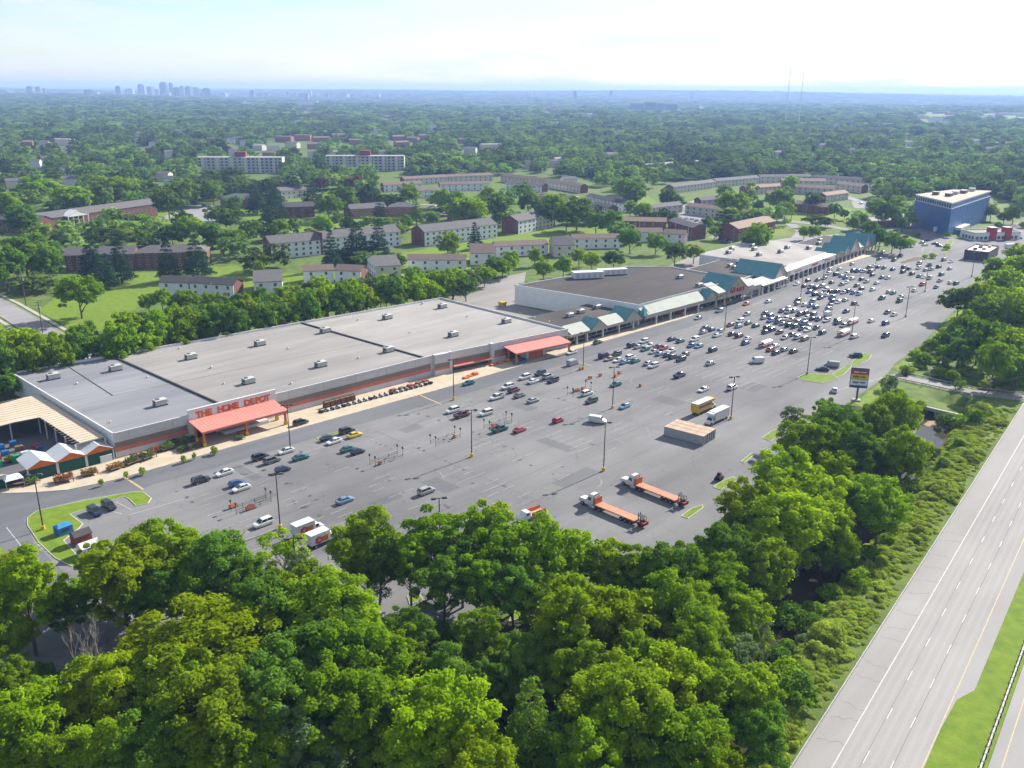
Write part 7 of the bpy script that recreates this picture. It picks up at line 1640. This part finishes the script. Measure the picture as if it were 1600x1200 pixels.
# ------------------------------------------------------------------ where the trees stand
B_, M_, D_, Y_, S_ = 'bright', 'mid', 'dark', 'yellow', 'grey'
W1 = 'tree line below the lot'
W2 = 'wood at the bottom'
W3 = 'creek tree belt'
W4 = 'trees past the bridge road'
for px, py, r, t, k in ((38, 925, 58, B_, 'near'), (188, 905, 62, B_, 'near'), (228, 862, 44, M_, 'near'), (278, 868, 50, M_, 'near'), (333, 886, 52, D_, 'near'), (103, 952, 34, D_, 'open'), (131, 925, 30, M_, 'open'),
                        (441, 862, 36, Y_, 'thin'), (470, 888, 34, S_, 'thin'), (572, 852, 50, M_, 'near'), (590, 868, 44, D_, 'near'), (640, 875, 40, M_, 'open'), (676, 842, 55, M_, 'open'), (722, 866, 44, D_, 'open'), (761, 832, 48, M_, 'open'), (800, 868, 52, M_, 'open'),
                        (852, 866, 56, M_, 'near'), (905, 872, 44, M_, 'open'), (950, 884, 44, B_, 'near'), (998, 898, 44, M_, 'near'), (1042, 896, 50, D_, 'near'), (1078, 896, 44, M_, 'near'), (390, 915, 44, D_, 'near'), (150, 880, 30, M_, 'near'), (8, 905, 40, B_, 'near'), (690, 912, 44, D_, 'open'), (745, 915, 42, M_, 'open'), (800, 918, 44, D_, 'open'), (845, 925, 42, M_, 'near'), (15, 990, 36, M_, 'near'), (240, 930, 42, D_, 'near'), (300, 925, 40, M_, 'near')):
    plant_px(k, px, py, r, t, W1)
for px, py, r, t, k in ((330, 1003, 95, B_, 'near'), (414, 960, 62, D_, 'near'), (468, 930, 52, M_, 'near'), (510, 962, 66, M_, 'near'), (557, 958, 56, M_, 'near'), (498, 1030, 76, D_, 'near'), (215, 1034, 42, B_, 'near'), (161, 1085, 58, B_, 'near'),
                        (345, 1118, 84, M_, 'near'), (280, 1075, 60, M_, 'near'), (537, 1104, 84, M_, 'near'), (440, 1090, 70, D_, 'near'), (30, 1135, 66, B_, 'near'), (77, 1105, 44, M_, 'near'), (479, 1165, 58, S_, 'near'), (250, 1165, 60, D_, 'near'), (150, 1180, 50, M_, 'near'), (400, 1180, 60, M_, 'near'),
                        (550, 1030, 70, M_, 'near'), (615, 1022, 40, M_, 'near'), (588, 1120, 56, D_, 'near'), (883, 972, 66, B_, 'near'), (968, 968, 58, B_, 'near'), (1056, 955, 56, M_, 'near'), (753, 1000, 44, M_, 'near'), (700, 1062, 46, D_, 'near'), (770, 1070, 40, D_, 'near'),
                        (692, 1125, 80, Y_, 'near'), (738, 1190, 56, B_, 'near'), (640, 1180, 54, B_, 'near'), (826, 1112, 52, D_, 'pine'), (872, 1140, 44, D_, 'pine'), (964, 1100, 76, M_, 'near'), (930, 1165, 60, M_, 'near'), (1056, 1050, 62, B_, 'near'), (1067, 1140, 66, M_, 'near'), (1000, 1035, 50, M_, 'near'), (1010, 1175, 50, D_, 'near'),
                        (820, 1035, 46, D_, 'near'), (640, 985, 38, D_, 'near'), (905, 1045, 50, M_, 'near'), (20, 1060, 30, M_, 'near'), (60, 1190, 44, M_, 'near')):
    plant_px(k, px, py, r, t, W2)
for px, py, r, t, k in ((1218, 812, 62, B_, 'near'), (1268, 768, 52, B_, 'near'), (1172, 800, 44, B_, 'near'), (1134, 862, 44, D_, 'near'), (1314, 830, 36, M_, 'near'), (1380, 774, 42, M_, 'near'), (1200, 868, 44, M_, 'near'), (1126, 912, 48, M_, 'near'), (1160, 945, 42, Y_, 'near'), (1090, 960, 50, M_, 'near'),
                        (1077, 1010, 52, B_, 'near'), (1126, 1050, 52, M_, 'near'), (1180, 1080, 52, M_, 'near'), (1107, 1160, 56, B_, 'near'), (1190, 1145, 44, D_, 'near'), (1145, 1000, 38, S_, 'near'), (1245, 655, 26, S_, 'thin'), (1262, 690, 34, M_, 'near'), (1304, 664, 32, D_, 'near'), (1300, 690, 34, M_, 'near'),
                        (1366, 662, 32, M_, 'near'), (1398, 640, 34, B_, 'near'), (1345, 695, 38, D_, 'near'), (1415, 695, 40, B_, 'near'), (1380, 700, 30, M_, 'near'), (1225, 750, 48, B_, 'near'), (1300, 742, 44, B_, 'near'), (1212, 792, 44, B_, 'near'), (1340, 755, 36, M_, 'near'), (1275, 800, 44, B_, 'near'), (1290, 645, 20, M_, 'near')):
    plant_px(k, px, py, r, t, W3)
for px, py, r, t, k in ((1500, 468, 22, D_, 'midb'), (1530, 462, 28, B_, 'midb'), (1562, 445, 30, B_, 'midb'), (1590, 425, 28, B_, 'midb'), (1545, 490, 30, M_, 'midb'), (1580, 480, 34, B_, 'midb'), (1510, 508, 24, M_, 'midb'), (1532, 525, 30, D_, 'midb'), (1575, 528, 34, B_, 'midb'), (1600, 545, 30, M_, 'midb'), (1555, 558, 28, M_, 'near'), (1500, 545, 22, D_, 'midb'),
                        (1598, 500, 26, M_, 'midb'), (1560, 420, 20, M_, 'midb'), (1598, 400, 22, B_, 'midb'), (1625, 470, 30, M_, 'midb'), (1630, 540, 30, D_, 'midb'), (1590, 575, 24, M_, 'midb'), (1480, 530, 14, D_, 'midb'), (1620, 430, 28, M_, 'midb')):
    plant_px(k, px, py, r, t, W4)
# dead and leafless trees among the wood
for px, py, r in ((112, 1000, 46), (150, 985, 40), (955, 1030, 34), (950, 1075, 30), (1195, 960, 30), (135, 1040, 40)):
    plant_px('bare', px, py, r, S_, W2, h=17)
# the row behind the big store
rb = random.Random(5)
W5 = 'row behind the big store'
for a in np.arange(-30, 196, 7.4):
    for j, b0 in enumerate((79, 88)):
        if rb.random() < 0.12: continue
        sk = -0.05 * a
        p = FU.w(a + rb.uniform(-2.5, 2.5), b0 + sk + rb.uniform(-2.5, 2.5))
        plant('midb', p.x, p.y, rb.uniform(4.3, 6.3), rb.choice((M_, M_, D_, B_, M_, D_)), rb.uniform(12.0, 17.5), W5)
for px, py, r, t in ((22, 540, 30, M_), (-5, 570, 30, D_), (60, 560, 20, M_), (10, 600, 18, D_), (850, 418, 14, M_), (880, 412, 14, M_), (925, 404, 13, B_), (960, 402, 14, D_), (905, 398, 12, B_), (1025, 376, 14, M_), (1055, 392, 15, D_), (1085, 392, 13, M_), (985, 372, 16, D_), (795, 405, 16, M_), (835, 398, 12, M_)):
    plant_px('midb', px, py, r, t, W5)
for i_ in range(40):
    px_ = 236 + i_ * 14.2; yb_ = np.interp(px_, [236, 370, 480, 570, 640, 730, 800], [470, 472, 452, 450, 434, 434, 412])
    if rb.random() < .8: plant_px('midb', px_ + rb.uniform(-5, 5), yb_ - 3 + rb.uniform(-4, 6), rb.uniform(10, 17), rb.choice((M_, M_, D_, B_, S_)), W5)
W6 = 'grounds of the apartment blocks'
for px, py, r, t, k in ((38, 392, 42, D_, 'midb'), (5, 410, 30, D_, 'midb'), (75, 405, 24, D_, 'midb'), (122, 455, 28, M_, 'midb'), (143, 392, 24, 'pine', 'pine'), (185, 398, 24, 'pine', 'pine'), (165, 415, 16, 'pine', 'pine'), (260, 395, 20, 'pine', 'pine'), (305, 392, 24, 'pine', 'pine'), (225, 370, 12, M_, 'midb'), (268, 364, 16, D_, 'midb'), (300, 354, 20, M_, 'midb'),
                        (330, 362, 16, D_, 'midb'), (368, 372, 15, D_, 'midb'), (182, 345, 13, M_, 'midb'), (222, 345, 14, D_, 'midb'), (150, 350, 9, M_, 'midb'), (92, 374, 11, M_, 'midb'), (35, 340, 24, D_, 'midb'), (262, 312, 20, D_, 'midb'), (283, 296, 22, M_, 'midb'), (332, 296, 16, D_, 'midb'), (175, 290, 30, M_, 'midb'), (112, 306, 28, M_, 'midb'), (57, 290, 28, M_, 'midb'), (8, 318, 24, M_, 'midb'),
                        (417, 294, 26, 'pine', 'pine'), (455, 282, 22, 'pine', 'pine'), (487, 302, 22, 'pine', 'pine'), (400, 305, 20, 'pine', 'pine'), (430, 312, 20, 'pine', 'pine'), (415, 330, 16, 'pine', 'pine'), (537, 308, 20, D_, 'midb'), (512, 318, 18, D_, 'midb'), (592, 322, 15, 'pine', 'pine'), (557, 368, 26, 'pine', 'pine'), (517, 380, 18, 'pine', 'pine'), (590, 366, 22, 'pine', 'pine'), (545, 345, 18, 'pine', 'pine'), (505, 350, 16, M_, 'midb'), (435, 354, 14, M_, 'midb'), (390, 353, 12, D_, 'midb'),
                        (537, 402, 12, Y_, 'bush'), (404, 417, 11, Y_, 'midb'), (512, 405, 7, S_, 'thin'), (635, 345, 11, D_, 'midb'), (650, 322, 12, D_, 'pine'), (675, 340, 10, D_, 'midb'), (690, 308, 16, M_, 'midb'), (730, 326, 27, M_, 'midb'), (712, 315, 18, D_, 'midb'), (775, 318, 24, D_, 'midb'), (762, 305, 16, M_, 'midb'), (742, 362, 12, 'pine', 'pine'), (825, 312, 19, D_, 'midb'), (867, 320, 22, M_, 'midb'), (902, 327, 26, D_, 'midb'), (885, 335, 18, D_, 'midb'), (932, 345, 16, D_, 'midb'), (955, 345, 18, D_, 'midb'), (700, 378, 18, M_, 'midb'), (848, 330, 16, D_, 'midb'),
                        (557, 285, 12, 'rust', 'midb'), (500, 285, 9, 'rust', 'midb'), (640, 300, 16, Y_, 'midb')):
    plant_px(k, px, py, r, t, W6)
W7 = 'trees by the far terraces'
for px, py, r, t, k in ((1045, 306, 14, D_, 'midb'), (992, 298, 17, D_, 'midb'), (975, 290, 14, M_, 'midb'), (1145, 316, 22, M_, 'midb'), (1133, 302, 14, D_, 'midb'), (1158, 318, 14, M_, 'midb'), (1185, 321, 10, D_, 'midb'), (1222, 308, 18, M_, 'midb'), (1235, 284, 12, Y_, 'midb'), (1272, 311, 13, D_, 'midb'), (1187, 366, 20, M_, 'midb'), (1170, 372, 14, M_, 'midb'), (1107, 346, 10, M_, 'midb'), (1117, 361, 9, M_, 'midb'), (1007, 325, 10, Y_, 'midb'), (985, 322, 10, Y_, 'midb'), (1227, 326, 12, M_, 'midb'),
                        (1305, 326, 10, D_, 'midb'), (1320, 333, 7, D_, 'midb'), (1387, 330, 20, D_, 'midb'), (1370, 322, 14, M_, 'midb'), (1402, 318, 14, M_, 'midb'), (1360, 356, 13, D_, 'midb'), (1376, 368, 15, D_, 'midb'), (1396, 374, 14, D_, 'midb'), (1408, 380, 12, D_, 'midb'), (1422, 340, 11, M_, 'midb'), (1350, 342, 10, M_, 'midb'), (1272, 362, 10, M_, 'midb'), (1257, 361, 9, M_, 'midb'), (1335, 346, 9, M_, 'midb'), (1424, 378, 8, Y_, 'bush'), (1550, 328, 11, M_, 'midb'), (1585, 332, 12, D_, 'midb'), (1570, 338, 9, M_, 'midb'), (1560, 350, 7, D_, 'bush'), (1600, 350, 8, D_, 'bush'), (1480, 366, 6, D_, 'bush'), (1435, 366, 5, D_, 'bush'),
                        (1410, 348, 10, D_, 'midb'), (1445, 400, 5, Y_, 'bush'), (1458, 399, 5, Y_, 'bush'), (1480, 385, 6, Y_, 'bush'), (1453, 413, 4, D_, 'bush')):
    plant_px(k, px, py, r, t, W7)
# shrubs set out along the store walk and on the creek bank
W8 = 'shrubs along the storefront walk'
for px, py, r in ((158, 752, 4), (197, 740, 5), (222, 735, 5), (286, 716, 5), (303, 711, 4), (335, 703, 6)):
    plant_px('bush', px, py, r, Y_, W8)
W9 = 'bushes on the creek bank'
for px, py, r, t in ((1425, 747, 16, D_), (1440, 705, 14, D_), (1462, 690, 12, D_), (1400, 730, 14, S_), (1480, 640, 16, D_), (1500, 645, 14, M_), (1525, 650, 14, D_), (1440, 625, 12, M_), (1405, 612, 12, M_), (1390, 598, 14, S_), (1420, 630, 14, D_), (1530, 625, 8, M_), (1498, 622, 8, M_), (1250, 1075, 30, D_), (1230, 1040, 34, M_), (1205, 1000, 26, D_), (1260, 950, 24, D_), (1300, 905, 22, M_), (1360, 850, 20, D_), (1345, 900, 20, M_), (1225, 935, 28, D_), (1385, 832, 14, M_), (1262, 985, 18, S_), (1230, 985, 20, D_), (1270, 930, 18, M_), (1330, 860, 16, D_), (1395, 800, 15, M_), (1475, 720, 11, D_), (1500, 690, 10, D_),
                        (1445, 560, 14, D_), (1430, 552, 10, M_), (1470, 580, 12, M_), (1490, 585, 13, M_), (1545, 590, 16, M_), (1575, 588, 14, D_), (1415, 575, 10, M_), (1455, 535, 12, D_), (1475, 548, 13, M_), (1500, 600, 10, M_)):
    plant_px('bush', px, py, r, t, W9)

# ------------------------------------------------------------------ what nobody could count: undergrowth and the far woods
def instancer(name, pts, scl, sclz, key, mat_tone, seed):
    """One stuff object: points that carry copies of a few plant meshes."""
    n = len(pts)
    me = bpy.data.meshes.new(name); me.vertices.add(n); me.vertices.foreach_set('co', np.ascontiguousarray(pts, np.float32).ravel())
    rg = np.random.default_rng(seed)
    a = me.attributes.new('scl', 'FLOAT_VECTOR', 'POINT'); a.data.foreach_set('vector', np.stack([scl, scl, sclz], 1).astype(np.float32).ravel())
    a = me.attributes.new('rot', 'FLOAT_VECTOR', 'POINT'); a.data.foreach_set('vector', np.stack([np.zeros(n), np.zeros(n), rg.uniform(0, 6.28, n)], 1).astype(np.float32).ravel())
    o = link(name, me); o['kind'] = 'stuff'
    src = bpy.data.collections.new(name + '_plants')
    for i, (c, t, R, H) in enumerate(SPECIES[key]):
        c2 = c.copy(); c2.materials.clear(); c2.materials.append(LEAF[mat_tone])
        ob = bpy.data.objects.new(name + '_plant', c2); src.objects.link(ob)
    ng = bpy.data.node_groups.new(name, 'GeometryNodeTree')
    ng.interface.new_socket('Geometry', in_out='INPUT', socket_type='NodeSocketGeometry'); ng.interface.new_socket('Geometry', in_out='OUTPUT', socket_type='NodeSocketGeometry')
    gi, go = ng.nodes.new('NodeGroupInput'), ng.nodes.new('NodeGroupOutput')
    ci = ng.nodes.new('GeometryNodeCollectionInfo'); ci.inputs['Collection'].default_value = src; ci.inputs['Separate Children'].default_value = True; ci.inputs['Reset Children'].default_value = True
    ip = ng.nodes.new('GeometryNodeInstanceOnPoints'); ip.inputs['Pick Instance'].default_value = True
    ri = ng.nodes.new('FunctionNodeRandomValue'); ri.data_type = 'INT'; ri.inputs['Min'].default_value = 0; ri.inputs['Max'].default_value = len(SPECIES[key]) - 1
    def attr(nm):
        q = ng.nodes.new('GeometryNodeInputNamedAttribute'); q.data_type = 'FLOAT_VECTOR'; q.inputs['Name'].default_value = nm; return q.outputs['Attribute']
    L = ng.links.new
    mp = ng.nodes.new('GeometryNodeMeshToPoints')
    L(gi.outputs[0], mp.inputs[0]); L(mp.outputs[0], ip.inputs['Points']); L(ci.outputs[0], ip.inputs['Instance'])
    L(ri.outputs[2], ip.inputs['Instance Index']); L(attr('scl'), ip.inputs['Scale'])
    e2r = ng.nodes.new('FunctionNodeEulerToRotation'); L(attr('rot'), e2r.inputs[0]); L(e2r.outputs[0], ip.inputs['Rotation'])
    L(ip.outputs[0], go.inputs[0])
    md = o.modifiers.new('plants', 'NODES'); md.node_group = ng
    return o
# vines and brush on the bank between the wood and the highway guardrail
rg = np.random.default_rng(31)
BRUSH = ground_poly([(1180, 1260), (1225, 1060), (1262, 950), (1300, 880), (1380, 790), (1440, 720), (1478, 672), (1505, 640), (1590, 640), (1535, 725), (1440, 872), (1330, 1050), (1225, 1230)])
x0, x1 = min(p.x for p in BRUSH), max(p.x for p in BRUSH); y0, y1 = min(p.y for p in BRUSH), max(p.y for p in BRUSH)
q = np.stack([rg.uniform(x0, x1, 16000), rg.uniform(y0, y1, 16000)], 1); q = q[inside(q, BRUSH)]
q = q[creek_dist(q[:, 0], q[:, 1]) > 5.0]
dg_ = np.array([FH.loc(p)[1] for p in q])                                  # distance from the guardrail
q, dg_ = q[dg_ > 1.5], dg_[dg_ > 1.5]
pat = np.sin(q[:, 0] * 0.35 + 1) + np.sin(q[:, 1] * 0.29) + np.sin((q[:, 0] + q[:, 1]) * 0.13)
s = rg.uniform(0.32, 0.75, len(q)) * (1 + 0.4 * (pat > 0.9)) * np.clip(dg_ / 12 + 0.3, 0.36, 1.1)
instancer('undergrowth', np.column_stack([q, land_z(q[:, 0], q[:, 1]) - 0.15]), s, s * rg.uniform(0.28, 0.62, len(q)) * (1 + 0.7 * (pat > 1.3)), 'bush', 'vine', 1)
BR2 = ground_poly([(1398, 582), (1440, 548), (1500, 490), (1610, 430), (1640, 600), (1560, 612), (1460, 596), (1420, 590)])
q = np.stack([rg.uniform(100, 330, 4500), rg.uniform(240, 470, 4500)], 1); q = q[inside(q, BR2)]; q = q[(seg_dist(q[:, 0], q[:, 1], ACCESS) > 5.0)]
s = rg.uniform(0.35, 0.95, len(q))
instancer('undergrowth', np.column_stack([q, land_z(q[:, 0], q[:, 1]) - 0.15]), s, s * rg.uniform(0.5, 1.0, len(q)), 'bush', 'vine', 2)
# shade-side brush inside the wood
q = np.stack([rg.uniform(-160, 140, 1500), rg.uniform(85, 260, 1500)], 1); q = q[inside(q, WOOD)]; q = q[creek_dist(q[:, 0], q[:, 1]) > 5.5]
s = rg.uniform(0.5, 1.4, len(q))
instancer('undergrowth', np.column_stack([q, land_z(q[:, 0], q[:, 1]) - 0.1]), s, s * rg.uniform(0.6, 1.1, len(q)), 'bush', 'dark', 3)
# far woods
rows = []
r_ = 400.0
while r_ < 13000:
    sp_ = max(12.5, r_ * 0.0080); n = int(1.26 * r_ / sp_)
    th = math.pi / 2 + (np.arange(n) + rg.uniform(0, 1, n) - n / 2) * (1.26 / n)
    rr = r_ + rg.uniform(-0.5, 0.5, n) * sp_
    rows.append(np.stack([rr * np.cos(th), rr * np.sin(th), np.full(n, sp_)], 1)); r_ += sp_ * 0.86
F_ = np.concatenate(rows)
pxy = F_[:, :2]
keep = np.ones(len(F_), bool)
NEARMID = ground_poly([(-400, 300), (0, 262), (120, 268), (240, 262), (330, 284), (520, 288), (640, 278), (780, 268), (950, 280), (1050, 292), (1060, 282), (1200, 274), (1340, 276), (1400, 300), (1420, 312), (1445, 306), (1560, 306), (1600, 330), (1750, 345), (1900, 420), (1700, 700), (800, 1300), (-900, 700)])
HOUSING = ground_poly([(-300, 420), (0, 430), (60, 470), (240, 440), (420, 425), (640, 425), (800, 405), (960, 395), (1080, 385), (1200, 365), (1340, 350), (1400, 345), (1440, 350), (1560, 320), (1700, 320), (1500, 262), (0, 250), (-300, 280)])
lawnhit = np.zeros(len(F_), bool)
for pl in LAWNS: lawnhit |= inside(pxy, ground_poly(pl))
for pl in LOTS: lawnhit |= inside(pxy, [Vector(p_) for p_ in ground_poly(pl)])
lawnhit |= inside(pxy, ground_poly([(1365, 300), (1500, 390), (1640, 400), (1640, 310), (1500, 285)]))
TOWN = inside(pxy, ground_poly([(590, 348), (1360, 348), (1372, 280), (1040, 282), (900, 276), (590, 276)]))
hous = inside(pxy, HOUSING) & ~lawnhit & (~TOWN | (rg.random(len(F_)) < 0.35)) & (rg.random(len(F_)) < np.where(np.hypot(pxy[:, 0], pxy[:, 1]) > 820, 0.42, 0.20))
for cx_, cy_, rad_ in FRONT: hous &= np.hypot(pxy[:, 0] - cx_, pxy[:, 1] - cy_) > rad_
keep &= ~inside(pxy, NEARMID) | hous
for cx_, cy_, rad_ in CLEAR: keep &= np.hypot(pxy[:, 0] - cx_, pxy[:, 1] - cy_) > rad_
for pl in FAR_CLEAR: keep &= ~inside(pxy, ground_poly(pl))
for line, w_ in STREETS: keep &= seg_dist(pxy[:, 0], pxy[:, 1], line) > w_
rad_ = np.hypot(pxy[:, 0], pxy[:, 1])
gap = np.sin(pxy[:, 0] / 61 + 2) * np.sin(pxy[:, 1] / 83) + 0.6 * np.sin(pxy[:, 0] / 23 + pxy[:, 1] / 37)
keep &= ~((gap > 0.95) & (rg.random(len(F_)) < 0.7))
F_ = F_[keep]; n = len(F_)
sc_ = (F_[:, 2] / 9.6) * rg.uniform(0.62, 1.35, n)
hz_ = rg.uniform(0.55, 1.2, n) * np.where(rg.random(n) < 0.12, 1.3, 1.0)
fo = instancer('far_woods', np.column_stack([F_[:, :2], land_z(F_[:, 0], F_[:, 1]) - 0.5]), sc_, hz_, 'farb', 'far', 4)
tag(fo, 'unbroken summer woods running back to the hazy horizon', None)
# ------------------------------------------------------------------ labels that single out each tree
by_zone = {}
for z, x, y, o, w, key in TREES: by_zone.setdefault(z, []).append((x / y, y, o, w, key))
for z, L in by_zone.items():
    L.sort(key=lambda a: a[0])
    for i, (s_, y, o, w, key) in enumerate(L):
        tag(o, f'{w}, {ordinal(i + 1)} from the left in the {z}', {'bush': 'shrub'}.get(key, 'tree'), z)
# ------------------------------------------------------------------ the summer haze
hm = bpy.data.materials.new('haze'); hm.use_nodes = True; ht = hm.node_tree; ht.nodes.clear()
ho = ht.nodes.new('ShaderNodeOutputMaterial'); hv_ = ht.nodes.new('ShaderNodeVolumePrincipled')
hv_.inputs['Color'].default_value = (0.33, 0.50, 0.93, 1); hv_.inputs['Density'].default_value = 0.00012; hv_.inputs['Anisotropy'].default_value = 0.15; hv_.inputs['Absorption Color'].default_value = (0.12, 0.12, 0.12, 1)
ht.links.new(hv_.outputs[0], ho.inputs['Volume'])
HZ = 40000
o = MB().box(-HZ, HZ, -HZ, HZ, -30, 178).build('haze', hm); o['kind'] = 'stuff'
bpy.context.view_layer.update()
